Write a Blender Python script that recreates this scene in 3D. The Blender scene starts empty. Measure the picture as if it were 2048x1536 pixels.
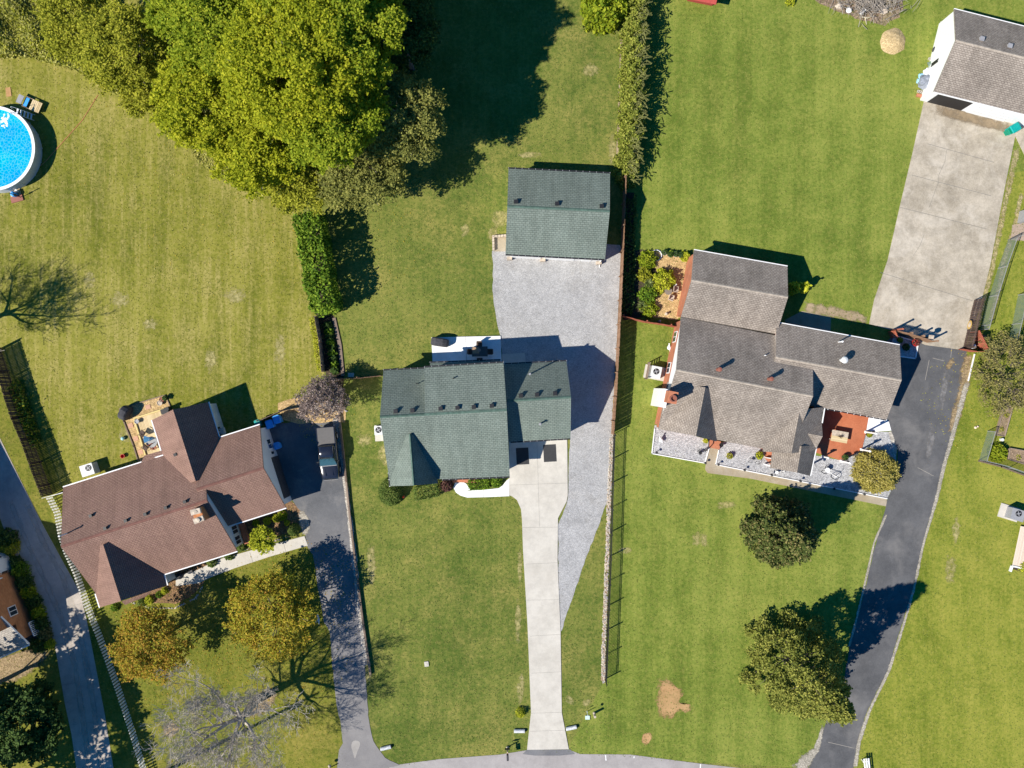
import bpy, math, random
import numpy as np
from mathutils import Vector, Matrix

R = math.radians
random.seed(7)
rng = np.random.default_rng(11)
scn = bpy.context.scene
col = scn.collection

# ------------------------------------------------------------------ camera, sky, sun, exposure
FPX, CAMH = 1550.0, 77.5            # focal length in photograph pixels, camera height in metres
cam = bpy.data.cameras.new('drone_camera')
cam.sensor_fit = 'HORIZONTAL'
cam.sensor_width = 36.0
cam.lens = 36.0 * FPX / 2048.0
cam.clip_start = 0.5
cam.clip_end = 2000
camo = bpy.data.objects.new('drone_camera', cam)
camo.location = (0, 0, CAMH)
col.objects.link(camo)
scn.camera = camo

ELEV = 43.0
SH = Vector((0.89, 0.456, 0)).normalized()        # the way shadows fall on the ground
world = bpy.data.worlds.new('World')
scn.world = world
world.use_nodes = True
wn = world.node_tree.nodes
wn.clear()
wo = wn.new('ShaderNodeOutputWorld')
wb = wn.new('ShaderNodeBackground')
sky = wn.new('ShaderNodeTexSky')
sky.sky_type = 'NISHITA'
sky.sun_disc = False
sky.sun_elevation = R(ELEV)
sky.sun_rotation = math.atan2(-SH.x, -SH.y)
sky.air_density = 1.0
sky.dust_density = 0.0
sky.ozone_density = 6.0
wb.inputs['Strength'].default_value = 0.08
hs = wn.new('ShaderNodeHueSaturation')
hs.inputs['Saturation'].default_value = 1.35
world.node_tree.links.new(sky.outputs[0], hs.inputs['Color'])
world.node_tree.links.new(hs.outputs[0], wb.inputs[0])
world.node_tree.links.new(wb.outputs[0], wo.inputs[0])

sl = bpy.data.lights.new('sun', 'SUN')
sl.energy = 5.0
sl.angle = R(0.53)
sl.color = (1.0, 0.94, 0.84)
so = bpy.data.objects.new('sun', sl)
d = Vector((SH.x * math.cos(R(ELEV)), SH.y * math.cos(R(ELEV)), -math.sin(R(ELEV))))
so.rotation_euler = d.to_track_quat('-Z', 'Y').to_euler()
so.location = (-60, -30, 90)
col.objects.link(so)

scn.view_settings.view_transform = 'Standard'
scn.view_settings.look = 'None'
scn.view_settings.exposure = 0.52
scn.view_settings.gamma = 1.0
scn.view_settings.use_curve_mapping = False

# ------------------------------------------------------------------ survey helper: plan pixel + height -> metres
def G(px, py, z=0.0):
    k = (CAMH - z) / FPX
    return Vector(((px - 1024.0) * k, (768.0 - py) * k, z))

# ------------------------------------------------------------------ mesh builder
class B:
    def __init__(s):
        s.v = []; s.f = []; s.mi = []
    def add(s, vs, fs, mi=0):
        n = len(s.v)
        s.v += [Vector(v) for v in vs]
        s.f += [tuple(n + i for i in f) for f in fs]
        s.mi += [mi] * len(fs)
        return s
    def box(s, c, d, rz=0.0, mi=0, taper=1.0, m=None):
        x, y, z = d[0] / 2, d[1] / 2, d[2] / 2
        ca, sa = math.cos(rz), math.sin(rz)
        vs = []
        for sz in (-1, 1):
            t = taper if sz > 0 else 1
            for sx, sy in ((-1, -1), (1, -1), (1, 1), (-1, 1)):
                a, b = sx * x * t, sy * y * t
                p = Vector((a * ca - b * sa, a * sa + b * ca, sz * z))
                if m is not None: p = m @ p
                vs.append(p + Vector(c))
        return s.add(vs, [(3, 2, 1, 0), (4, 5, 6, 7), (0, 1, 5, 4), (1, 2, 6, 5), (2, 3, 7, 6), (3, 0, 4, 7)], mi)
    def beam(s, a, b, w, h, mi=0):
        a, b = Vector(a), Vector(b)
        d = b - a; L = d.length
        if L < 1e-6: return s
        d.normalize()
        up = Vector((0, 0, 1)) if abs(d.z) < .95 else Vector((1, 0, 0))
        sx = d.cross(up).normalized(); uz = sx.cross(d).normalized()
        vs = []
        for p in (a, b):
            for i, j in ((-1, -1), (1, -1), (1, 1), (-1, 1)):
                vs.append(p + sx * (i * w / 2) + uz * (j * h / 2))
        return s.add(vs, [(0, 1, 2, 3), (7, 6, 5, 4), (0, 4, 5, 1), (1, 5, 6, 2), (2, 6, 7, 3), (3, 7, 4, 0)], mi)
    def cyl(s, c, r, h, n=12, r2=None, mi=0, caps=True):
        r2 = r if r2 is None else r2
        vs = []
        for z, rr in ((0, r), (h, r2)):
            for i in range(n):
                a = 2 * math.pi * i / n
                vs.append((c[0] + rr * math.cos(a), c[1] + rr * math.sin(a), c[2] + z))
        fs = [(i, (i + 1) % n, n + (i + 1) % n, n + i) for i in range(n)]
        if caps: fs += [tuple(range(n - 1, -1, -1)), tuple(range(n, 2 * n))]
        return s.add(vs, fs, mi)
    def lathe(s, c, prof, n=14, mi=0, cap=True):
        vs = []
        for r, z in prof:
            for i in range(n):
                a = 2 * math.pi * i / n
                vs.append((c[0] + r * math.cos(a), c[1] + r * math.sin(a), c[2] + z))
        fs = []
        for k in range(len(prof) - 1):
            for i in range(n):
                j = (i + 1) % n
                fs.append((k * n + i, k * n + j, (k + 1) * n + j, (k + 1) * n + i))
        if cap:
            fs.append(tuple(range(n - 1, -1, -1)))
            m = (len(prof) - 1) * n
            fs.append(tuple(range(m, m + n)))
        return s.add(vs, fs, mi)
    def tube(s, pts, rad, n=6, mi=0, cap=True):
        pts = [Vector(p) for p in pts]
        if not hasattr(rad, '__len__'): rad = [rad] * len(pts)
        vs = []
        for k, p in enumerate(pts):
            q = pts[min(k + 1, len(pts) - 1)] - pts[max(k - 1, 0)]
            q.normalize()
            up = Vector((0, 0, 1)) if abs(q.z) < .9 else Vector((1, 0, 0))
            a = q.cross(up).normalized(); b = a.cross(q).normalized()
            for i in range(n):
                t = 2 * math.pi * i / n
                vs.append(p + a * (rad[k] * math.cos(t)) + b * (rad[k] * math.sin(t)))
        fs = []
        for k in range(len(pts) - 1):
            for i in range(n):
                j = (i + 1) % n
                fs.append((k * n + i, (k + 1) * n + i, (k + 1) * n + j, k * n + j))
        if cap:
            fs.append(tuple(range(n)))
            m = (len(pts) - 1) * n
            fs.append(tuple(range(m + n - 1, m - 1, -1)))
        return s.add(vs, fs, mi)
    def ring(s, c, r, w, h, n=24, mi=0, a0=0, a1=2 * math.pi, m=None):
        full = abs(a1 - a0 - 2 * math.pi) < 1e-6
        cnt = n if full else n + 1
        vs = []
        for i in range(cnt):
            a = a0 + (a1 - a0) * i / n
            for rr, z in ((r, 0), (r + w, 0), (r + w, h), (r, h)):
                p = Vector((rr * math.cos(a), rr * math.sin(a), z))
                if m is not None: p = m @ p
                vs.append(p + Vector(c))
        fs = []
        for i in range(n):
            j = (i + 1) % cnt
            for k in range(4):
                l = (k + 1) % 4
                fs.append((i * 4 + k, j * 4 + k, j * 4 + l, i * 4 + l))
        return s.add(vs, fs, mi)
    def prism(s, pts, z0, z1, mi=0):
        n = len(pts)
        area = sum(pts[i][0] * pts[(i + 1) % n][1] - pts[(i + 1) % n][0] * pts[i][1] for i in range(n))
        if area < 0: pts = list(reversed(pts))
        z1s = z1 if hasattr(z1, '__len__') else [z1] * n
        vs = [(p[0], p[1], z0) for p in pts] + [(p[0], p[1], z1s[i]) for i, p in enumerate(pts)]
        fs = [tuple(range(n - 1, -1, -1)), tuple(range(n, 2 * n))]
        fs += [(i, (i + 1) % n, n + (i + 1) % n, n + i) for i in range(n)]
        return s.add(vs, fs, mi)
    def slab(s, pts, th, mi=0):
        pts = [Vector(p) for p in pts]
        n = len(pts)
        nz = sum(pts[i][0] * pts[(i + 1) % n][1] - pts[(i + 1) % n][0] * pts[i][1] for i in range(n))
        if nz < 0: pts.reverse()
        dn = Vector((0, 0, -th))
        vs = pts + [p + dn for p in pts]
        fs = [tuple(range(n)), tuple(range(2 * n - 1, n - 1, -1))]
        fs += [(i, n + i, n + (i + 1) % n, (i + 1) % n) for i in range(n)]
        return s.add(vs, fs, mi)
    def blob(s, c, r, n=8, k=5, jit=.0, mi=0, flat=1.0):
        prof = []
        vs = []
        for j in range(1, k):
            t = math.pi * j / k - math.pi / 2
            for i in range(n):
                a = 2 * math.pi * i / n
                q = 1 + random.uniform(-jit, jit)
                vs.append((c[0] + r * q * math.cos(t) * math.cos(a), c[1] + r * q * math.cos(t) * math.sin(a), c[2] + r * flat * q * math.sin(t)))
        m = len(vs)
        vs += [(c[0], c[1], c[2] - r * flat), (c[0], c[1], c[2] + r * flat)]
        fs = []
        for j in range(k - 2):
            for i in range(n):
                i2 = (i + 1) % n
                fs.append((j * n + i, j * n + i2, (j + 1) * n + i2, (j + 1) * n + i))
        for i in range(n):
            i2 = (i + 1) % n
            fs.append((m, i2, i)); fs.append((m + 1, (k - 2) * n + i, (k - 2) * n + i2))
        return s.add(vs, fs, mi)
    def mesh(s, name, mats, off=(0, 0, 0), smooth=False):
        off = Vector(off)
        me = bpy.data.meshes.new(name)
        me.from_pydata([tuple(v - off) for v in s.v], [], s.f)
        if not isinstance(mats, (list, tuple)): mats = [mats]
        for m in mats: me.materials.append(m)
        if len(mats) > 1: me.polygons.foreach_set('material_index', s.mi)
        # metric UVs: u runs level across each face, v runs up it
        uv = me.uv_layers.new(name='metric')
        vv = [Vector(v) for v in s.v]
        data = np.zeros((len(me.loops), 2), dtype=np.float32)
        for p in me.polygons:
            nrm = p.normal
            if abs(nrm.z) > .995:
                t = Vector((1, 0, 0)); b = Vector((0, 1, 0))
            else:
                t = Vector((-nrm.y, nrm.x, 0)).normalized(); b = nrm.cross(t).normalized()
            for li in p.loop_indices:
                q = vv[me.loops[li].vertex_index]
                data[li] = (q.dot(t), q.dot(b))
        uv.data.foreach_set('uv', data.ravel())
        if smooth: me.polygons.foreach_set('use_smooth', [True] * len(me.polygons))
        me.update()
        return me
    def build(s, name, mats, parent=None, local=False, smooth=False, **tagkw):
        off = Vector((0, 0, 0))
        if parent is not None and not local:
            off = world_loc(parent)
        elif parent is None and not local:
            xs = [v.x for v in s.v]; ys = [v.y for v in s.v]; zs = [v.z for v in s.v]
            off = Vector(((min(xs) + max(xs)) / 2, (min(ys) + max(ys)) / 2, min(zs)))
        me = s.mesh(name, mats, off, smooth)
        o = bpy.data.objects.new(name, me)
        col.objects.link(o)
        if parent is not None: o.parent = parent
        elif not local: o.location = off
        if tagkw: tag(o, **tagkw)
        return o

def world_loc(o):
    p = Vector(o.location)
    while o.parent is not None:
        o = o.parent
        p = p + Vector(o.location)
    return p

def tag(o, label=None, cat=None, group=None, kind=None):
    if label: o['label'] = label
    if cat: o['category'] = cat
    if group: o['group'] = group
    if kind: o['kind'] = kind
    return o

def thing(name, label, cat, loc=(0, 0, 0), rz=0.0, group=None):
    o = bpy.data.objects.new(name, None)
    o.empty_display_size = .3
    col.objects.link(o)
    o.location = loc
    o.rotation_euler = (0, 0, rz)
    return tag(o, label, cat, group)

KIDS = {}
def copy_tree(o, parent=None, **kw):
    c = o.copy()
    col.objects.link(c)
    if parent is not None: c.parent = parent
    for ch in [x for x in list(o.children)]:
        copy_tree(ch, c)
    if kw: tag(c, **kw)
    return c

def inst(name, me, parent, loc, rz=0.0, rot=None, sc=None):
    o = bpy.data.objects.new(name, me)
    col.objects.link(o)
    o.parent = parent
    o.location = loc
    o.rotation_euler = rot if rot is not None else (0, 0, rz)
    if sc is not None: o.scale = sc
    return o

# ------------------------------------------------------------------ materials
def srgb(r, g, b, k=1.0):
    def f(c):
        c = c / 255.0
        return (c / 12.92 if c <= .04045 else ((c + .055) / 1.055) ** 2.4) * k
    return (f(r), f(g), f(b))

class N:
    def __init__(s, name, rough=.85, spec=.3):
        s.m = bpy.data.materials.new(name)
        s.m.use_nodes = True
        s.nt = s.m.node_tree
        s.nt.nodes.clear()
        s.out = s.n('ShaderNodeOutputMaterial')
        s.b = s.n('ShaderNodeBsdfPrincipled')
        s.b.inputs['Roughness'].default_value = rough
        s.b.inputs['Specular IOR Level'].default_value = spec
        s.l(s.b.outputs[0], s.out.inputs[0])
        s._c = None
    def n(s, t, **kw):
        x = s.nt.nodes.new(t)
        for k, v in kw.items(): setattr(x, k, v)
        return x
    def l(s, a, b): s.nt.links.new(a, b)
    def co(s, kind='Object'):
        t = s.n('ShaderNodeTexCoord')
        return t.outputs[kind]
    def geo(s):
        g = s.n('ShaderNodeNewGeometry')
        return g.outputs['Position']
    def map(s, src, scale=(1, 1, 1), rot=(0, 0, 0), loc=(0, 0, 0)):
        m = s.n('ShaderNodeMapping')
        m.inputs['Scale'].default_value = scale
        m.inputs['Rotation'].default_value = rot
        m.inputs['Location'].default_value = loc
        s.l(src, m.inputs[0])
        return m.outputs[0]
    def noise(s, src, scale, detail=2, rough=.5, dist=0, col=False):
        t = s.n('ShaderNodeTexNoise')
        t.inputs['Scale'].default_value = scale
        t.inputs['Detail'].default_value = detail
        t.inputs['Roughness'].default_value = rough
        t.inputs['Distortion'].default_value = dist
        s.l(src, t.inputs['Vector'])
        return t.outputs['Color' if col else 'Fac']
    def ramp(s, fac, stops, interp='LINEAR'):
        r = s.n('ShaderNodeValToRGB')
        r.color_ramp.interpolation = interp
        e = r.color_ramp.elements
        while len(e) > 1: e.remove(e[-1])
        e[0].position = stops[0][0]; c = stops[0][1]; e[0].color = (*c, 1) if hasattr(c, '__len__') else (c, c, c, 1)
        for p, c in stops[1:]:
            x = e.new(p); x.color = (*c, 1) if hasattr(c, '__len__') else (c, c, c, 1)
        s.l(fac, r.inputs[0])
        return r.outputs[0]
    def mix(s, fac, a, b, mode='MIX'):
        m = s.n('ShaderNodeMix', data_type='RGBA', blend_type=mode)
        for sock, v in ((m.inputs[0], fac), (m.inputs[6], a), (m.inputs[7], b)):
            if hasattr(v, 'links') or hasattr(v, 'is_output'): s.l(v, sock)
            elif hasattr(v, '__len__'): sock.default_value = (*v, 1)
            else: sock.default_value = v if sock == m.inputs[0] else (v, v, v, 1)
        return m.outputs[2]
    def math(s, op, a, b=None):
        m = s.n('ShaderNodeMath', operation=op)
        for i, v in enumerate((a, b)):
            if v is None: continue
            if hasattr(v, 'is_output'): s.l(v, m.inputs[i])
            else: m.inputs[i].default_value = v
        return m.outputs[0]
    def color(s, c):
        if hasattr(c, 'is_output'): s.l(c, s.b.inputs['Base Color'])
        else: s.b.inputs['Base Color'].default_value = (*c, 1)
        return s
    def bump(s, h, strength=.3, dist=.02):
        b = s.n('ShaderNodeBump')
        b.inputs['Strength'].default_value = strength
        b.inputs['Distance'].default_value = dist
        s.l(h, b.inputs['Height'])
        s.l(b.outputs[0], s.b.inputs['Normal'])
        return s

def plain(name, c, rough=.7, spec=.3, var=.12, scale=6.0, metal=0.0):
    """a paint, metal or plastic with slight mottling and wear"""
    n = N(name, rough, spec)
    g = n.geo()
    f = n.noise(g, scale, 4, .6)
    lo = tuple(x * (1 - var) for x in c); hi = tuple(min(1, x * (1 + var)) for x in c)
    n.color(n.ramp(f, [(.3, lo), (.7, hi)]))
    n.b.inputs['Metallic'].default_value = metal
    return n.m

def leafmat(name, c1, c2, c3=None, trans=.25, clump=.5):
    n = N(name, .75, .12)
    g = n.n('ShaderNodeNewGeometry')
    rnd = g.outputs['Random Per Island']
    nz = n.noise(g.outputs['Position'], clump, 3, .6)
    f = n.math('ADD', n.math('MULTIPLY', rnd, .55), n.math('MULTIPLY', nz, .55))
    st = [(.25, c1), (.62, c2)] + ([(.85, c3)] if c3 else [])
    c = n.ramp(f, st)
    n.color(c)
    t = n.n('ShaderNodeBsdfTranslucent')
    tc = n.mix(1.0, c, (1.0, 1.0, .45), 'MULTIPLY')
    n.l(tc, t.inputs[0])
    mx = n.n('ShaderNodeMixShader')
    mx.inputs[0].default_value = trans
    n.l(n.b.outputs[0], mx.inputs[1]); n.l(t.outputs[0], mx.inputs[2])
    n.l(mx.outputs[0], n.out.inputs[0])
    return n.m

def grassmat(name, dark, mid, light, dry, dryamt=.5, stripe=0.0, sdir=0.0, swid=1.1, streak=0.0, pat=.055, dryrange=(.50, .72)):
    n = N(name, .95, .08)
    g = n.geo()
    big = n.noise(g, pat, 4, .6)
    mid_n = n.noise(g, .45, 4, .65)
    fine = n.noise(g, 3.4, 5, .8)
    vfine = n.noise(g, 9.0, 4, .85)
    hue = n.noise(n.map(g, (1, 1, 1), loc=(31, 17, 5)), 2.0, 5, .75)
    f = n.math('ADD', n.math('MULTIPLY', big, .28), n.math('MULTIPLY', mid_n, .17))
    f = n.math('ADD', f, n.math('MULTIPLY', fine, .32))
    f = n.math('ADD', f, n.math('MULTIPLY', vfine, .26))
    lines = n.noise(n.map(g, (2.6, .05, 1), rot=(0, 0, sdir)), 1.0, 3, .6)
    f = n.math('ADD', f, n.math('MULTIPLY', lines, .10))
    if stripe > 0:
        mp = n.map(g, rot=(0, 0, sdir))
        sx = n.n('ShaderNodeSeparateXYZ'); n.l(mp, sx.inputs[0])
        wob = n.math('MULTIPLY', mid_n, .5)
        s = n.math('SINE', n.math('ADD', n.math('MULTIPLY', sx.outputs[0], 2 * math.pi / swid / 2), wob))
        f = n.math('ADD', f, n.math('MULTIPLY', s, stripe))
    c = n.ramp(f, [(.44, tuple(x * .85 for x in dark)), (.51, dark), (.565, mid), (.63, light), (.70, tuple(min(1, x * 1.12) for x in light))])
    c = n.mix(n.math('MULTIPLY', n.ramp(hue, [(.48, 0.0), (.62, 1.0)]), .24), c, dry)
    c = n.mix(n.math('MULTIPLY', n.ramp(hue, [(.38, 1.0), (.47, 0.0)]), .22), c, tuple(x * y for x, y in zip(dark, (.75, .95, 1.15))))
    # dry straw-coloured patches and mower streaks
    dn = n.noise(g, .16, 5, .7)
    if streak > 0:
        st = n.noise(n.map(g, (2.2, .12, 1), rot=(0, 0, sdir)), 1.0, 4, .65)
        dn = n.math('ADD', n.math('MULTIPLY', dn, 1 - streak), n.math('MULTIPLY', st, streak))
    dm = n.ramp(dn, [(dryrange[0], 0.0), (dryrange[1], 1.0)])
    sp = n.ramp(fine, [(.42, 0.15), (.6, 1.0)])
    dm = n.math('MULTIPLY', n.math('MULTIPLY', dm, sp), dryamt)
    c = n.mix(dm, c, dry)
    # fallen leaves / bright blades
    le = n.ramp(n.noise(g, 5.0, 2, .5), [(.69, 0.0), (.74, 1.0)])
    c = n.mix(n.math('MULTIPLY', le, .35), c, tuple(min(1, x * 1.6) for x in dry))
    n.color(c)
    n.bump(n.math('ADD', fine, vfine), .35, .018)
    return n.m

def masked(name, base_fn, scale=2.2, soft=.12, gain=1.25):
    """a ground cover that thins out towards its edge (vertex attribute 'cover')"""
    m = base_fn(name)
    nt = m.node_tree
    out = [x for x in nt.nodes if x.type == 'OUTPUT_MATERIAL'][0]
    src = out.inputs[0].links[0].from_socket
    a = nt.nodes.new('ShaderNodeAttribute'); a.attribute_name = 'cover'
    g = nt.nodes.new('ShaderNodeNewGeometry')
    t = nt.nodes.new('ShaderNodeTexNoise'); t.inputs['Scale'].default_value = scale; t.inputs['Detail'].default_value = 6; t.inputs['Roughness'].default_value = .7
    nt.links.new(g.outputs['Position'], t.inputs['Vector'])
    mu = nt.nodes.new('ShaderNodeMath'); mu.operation = 'MULTIPLY_ADD'; nt.links.new(a.outputs['Fac'], mu.inputs[0]); mu.inputs[1].default_value = gain; nt.links.new(t.outputs['Fac'], mu.inputs[2])
    r = nt.nodes.new('ShaderNodeMapRange'); nt.links.new(mu.outputs[0], r.inputs[0]); r.inputs[1].default_value = .78 - soft; r.inputs[2].default_value = .78 + soft
    tr = nt.nodes.new('ShaderNodeBsdfTransparent'); mx = nt.nodes.new('ShaderNodeMixShader')
    nt.links.new(r.outputs[0], mx.inputs[0]); nt.links.new(tr.outputs[0], mx.inputs[1]); nt.links.new(src, mx.inputs[2]); nt.links.new(mx.outputs[0], out.inputs[0])
    return m

def paving(name, lo, hi, dark=None, grain=18.0, bump=.25, spots=.0, speck=0.0, stain=None, stain_amt=.5, mottle=.25):
    n = N(name, .9, .25)
    g = n.geo()
    a = n.noise(g, .35, 5, .65)
    b = n.noise(g, grain, 3, .7)
    f = n.math('ADD', n.math('MULTIPLY', a, .6), n.math('MULTIPLY', b, .4))
    c = n.ramp(f, [(.35, lo), (.65, hi)])
    if stain is not None:
        s = n.ramp(n.noise(g, .22, 6, .7, .6), [(.5, 0.0), (.68, 1.0)])
        c = n.mix(n.math('MULTIPLY', s, stain_amt), c, stain)
    if speck > 0:
        v = n.n('ShaderNodeTexVoronoi'); v.inputs['Scale'].default_value = grain * .6
        n.l(g, v.inputs['Vector'])
        sv = n.n('ShaderNodeSeparateColor'); n.l(v.outputs['Color'], sv.inputs[0])
        c = n.mix(speck, c, n.ramp(sv.outputs[0], [(0, tuple(x * .45 for x in lo)), (.5, lo), (1, tuple(min(1, x * 1.25) for x in hi))]))
        n.bump(n.math('ADD', v.outputs['Distance'], b), bump, .04)
    else:
        n.bump(b, bump, .01)
    if mottle > 0:
        mm = n.noise(n.map(g, loc=(9, 4, 2)), 1.3, 7, .78)
        c = n.mix(mottle, c, n.ramp(mm, [(.36, .62), (.5, 1.0), (.64, 1.30)]), 'MULTIPLY')
    n.color(c)
    return n.m

def shingle(name, base, dark, light, tint=None, row=.2, tab=.33, contrast=.7, patchy=.5):
    n = N(name, .92, .15)
    uv = n.co('UV')
    br = n.n('ShaderNodeTexBrick')
    br.offset = .5; br.squash = 1.0
    br.inputs['Scale'].default_value = 1.0
    br.inputs['Brick Width'].default_value = tab
    br.inputs['Row Height'].default_value = row
    br.inputs['Mortar Size'].default_value = .022
    br.inputs['Mortar Smooth'].default_value = .3
    br.inputs['Bias'].default_value = 0.0
    br.inputs['Color1'].default_value = (*base, 1)
    br.inputs['Color2'].default_value = (*light, 1)
    br.inputs['Mortar'].default_value = (*dark, 1)
    n.l(uv, br.inputs['Vector'])
    c = br.outputs['Color']
    g = n.geo()
    gr = n.noise(g, 9.0, 3, .8)
    c = n.mix(n.math('MULTIPLY', n.ramp(gr, [(.4, 0.0), (.62, 1.0)]), .35), c, tint or light)
    pn = n.noise(g, .3, 5, .65)
    c = n.mix(patchy, c, n.ramp(pn, [(.38, .72), (.62, 1.22)]), 'MULTIPLY')
    stk = n.noise(n.map(uv, (1.6, .16, 1)), 1.0, 4, .7)
    c = n.mix(.55, c, n.ramp(stk, [(.34, .78), (.5, 1.0), (.66, 1.16)]), 'MULTIPLY')
    n.color(c)
    n.bump(br.outputs['Fac'], contrast, .02)
    n.nt.nodes[-1]
    return n.m

def brickmat(name, c1, c2, mortar):
    n = N(name, .9, .2)
    br = n.n('ShaderNodeTexBrick')
    br.inputs['Scale'].default_value = 1.0
    br.inputs['Brick Width'].default_value = .22
    br.inputs['Row Height'].default_value = .075
    br.inputs['Mortar Size'].default_value = .008
    br.inputs['Color1'].default_value = (*c1, 1)
    br.inputs['Color2'].default_value = (*c2, 1)
    br.inputs['Mortar'].default_value = (*mortar, 1)
    n.l(n.co('UV'), br.inputs['Vector'])
    c = n.mix(.5, br.outputs['Color'], n.ramp(n.noise(n.geo(), 1.2, 4, .6), [(.35, .7), (.65, 1.25)]), 'MULTIPLY')
    n.color(c)
    n.bump(br.outputs['Fac'], -.4, .01)
    return n.m

def sidingmat(name, c, row=.16):
    n = N(name, .6, .3)
    uv = n.co('UV')
    sx = n.n('ShaderNodeSeparateXYZ'); n.l(uv, sx.inputs[0])
    fr = n.math('FRACT', n.math('MULTIPLY', sx.outputs[1], 1 / row))
    gap = n.ramp(fr, [(.0, 0.72), (.08, 1.0)])
    cc = n.mix(1.0, n.ramp(n.noise(n.geo(), .8, 4, .6), [(.3, tuple(x * .92 for x in c)), (.7, c)]), gap, 'MULTIPLY')
    n.color(cc)
    n.bump(fr, .5, .015)
    return n.m

def woodmat(name, c1, c2, along=(1, 1, 12)):
    n = N(name, .85, .2)
    g = n.co('Object')
    info = n.n('ShaderNodeObjectInfo')
    f = n.noise(n.map(g, (14, 14, 1.2)), 1.0, 4, .65)
    f = n.math('ADD', n.math('MULTIPLY', f, .6), n.math('MULTIPLY', info.outputs['Random'], .4))
    n.color(n.ramp(f, [(.25, c1), (.75, c2)]))
    n.bump(f, .2, .005)
    return n.m

def glassmat(name, c=(.02, .03, .04), rough=.06):
    n = N(name, rough, .8)
    n.color(c)
    return n.m

MG_left = grassmat('lawn_olive_dry', (0.120, 0.134, 0.016), (0.189, 0.189, 0.026), (0.248, 0.235, 0.043), (0.405, 0.331, 0.123), .75, .02, R(4), 1.6, .55, dryrange=(.47, .60))
MG_leftfront = grassmat('lawn_olive_green', (0.090, 0.113, 0.014), (0.149, 0.162, 0.022), (0.211, 0.203, 0.034), (0.324, 0.252, 0.068), .6, dryrange=(.48, .64))  # front lawn grass, greener and darker olive
MG_mid = grassmat('lawn_centre_green', (0.074, 0.121, 0.018), (0.123, 0.169, 0.027), (0.184, 0.212, 0.040), (0.350, 0.285, 0.084), .65, .030, R(2), 1.9, .3, dryrange=(.49, .64))
MG_base = grassmat('open_grass', (0.079, 0.118, 0.020), (0.131, 0.161, 0.031), (0.191, 0.204, 0.045), (0.350, 0.285, 0.086), .6, dryrange=(.49, .64))
MG_right = grassmat('lawn_bright_green', (0.103, 0.146, 0.021), (0.158, 0.202, 0.033), (0.222, 0.251, 0.049), (0.348, 0.313, 0.081), .5, .018, R(3), 1.6, .35, dryrange=(.52, .68))
MG_far = grassmat('lawn_yellow_green', (0.116, 0.151, 0.016), (0.183, 0.211, 0.028), (0.260, 0.262, 0.044), (0.387, 0.326, 0.074), .5, .014, R(-14), 1.8, .3, dryrange=(.50, .68))
M_conc = paving('driveway_concrete', (0.475, 0.442, 0.383), (0.589, 0.553, 0.485), grain=14, stain=(0.418, 0.381, 0.320), stain_amt=.35)
M_white_conc = paving('fresh_white_concrete', (.74, .74, .73), (.86, .86, .85), grain=14)
M_oldconc = paving('weathered_concrete', (0.280, 0.240, 0.180), (0.490, 0.430, 0.340), grain=9, stain=(0.600, 0.540, 0.450), stain_amt=.6, mottle=.45)
M_tanconc = paving('stained_tan_concrete', (.30, .25, .17), (.42, .36, .27), grain=10, stain=(.27, .19, .09), stain_amt=.7)
M_lane = paving('lane_concrete', (.37, .325, .28), (.50, .445, .385), grain=12, stain=(.28, .245, .22), stain_amt=.6, mottle=.4)
M_asph = paving('asphalt', (.070, .071, .075), (.135, .134, .136), grain=14, bump=.4, stain=(.20, .19, .18), stain_amt=.55)
M_asph_old = paving('worn_asphalt', (.135, .135, .145), (.20, .20, .205), grain=14, bump=.4, stain=(.26, .24, .22), stain_amt=.7)
def asphalt_two_age():
    n = N('two_age_asphalt', .9, .25)
    g = n.geo(); sx = n.n('ShaderNodeSeparateXYZ'); n.l(g, sx.inputs[0])
    f = n.math('ADD', n.math('MULTIPLY', n.noise(g, .35, 5, .65), .6), n.math('MULTIPLY', n.noise(g, 14, 3, .7), .4))
    yy = n.math('ADD', sx.outputs[1], n.math('MULTIPLY', n.noise(g, .25, 4, .6), 6.0))
    mr = n.n('ShaderNodeMapRange'); n.l(yy, mr.inputs[0]); mr.inputs[1].default_value = -9.0; mr.inputs[2].default_value = -20.0
    new = n.ramp(f, [(.35, (.085, .088, .095)), (.62, (.15, .152, .158))]); old = n.ramp(f, [(.35, (.18, .172, .172)), (.65, (.26, .248, .240))])
    st = n.ramp(n.noise(g, .5, 6, .75), [(.52, 0.0), (.66, 1.0)])
    c = n.mix(mr.outputs[0], new, old); c = n.mix(n.math('MULTIPLY', st, .35), c, (.27, .255, .24))
    n.color(c); n.bump(f, .4, .01)
    return n.m
M_asph2 = asphalt_two_age()
M_road = paving('road_asphalt', (.29, .265, .255), (.38, .355, .34), grain=14, bump=.3)
M_gravel = paving('grey_gravel', (.345, .340, .335), (.50, .492, .482), grain=26, bump=.9, speck=.4, stain=(.40, .37, .33), stain_amt=.5, mottle=.35)
M_wgravel = paving('pale_stone_gravel', (.40, .37, .32), (.66, .61, .54), grain=20, bump=1.0, speck=.6, stain=(.30, .22, .11), stain_amt=.6)
M_bedgravel = paving('pale_grey_bed_gravel', (.36, .36, .37), (.56, .555, .55), grain=20, bump=1.0, speck=.6)
M_mulch = paving('bark_mulch', (.16, .095, .05), (.34, .20, .10), grain=16, bump=1.0, speck=.6)
M_tanmulch = paving('tan_wood_chips', (.42, .28, .12), (.66, .47, .24), grain=16, bump=1.0, speck=.5)
M_clay = paving('orange_clay', (.36, .19, .075), (.56, .34, .16), grain=10, bump=1.0, stain=(.22, .17, .06), stain_amt=.55)
M_straw = paving('dry_straw', (.42, .30, .14), (.68, .52, .29), grain=16, bump=1.0, speck=.4)
M_soil = paving('dark_soil', (.035, .026, .018), (.09, .065, .045), grain=12, bump=.8, speck=.4)
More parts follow.
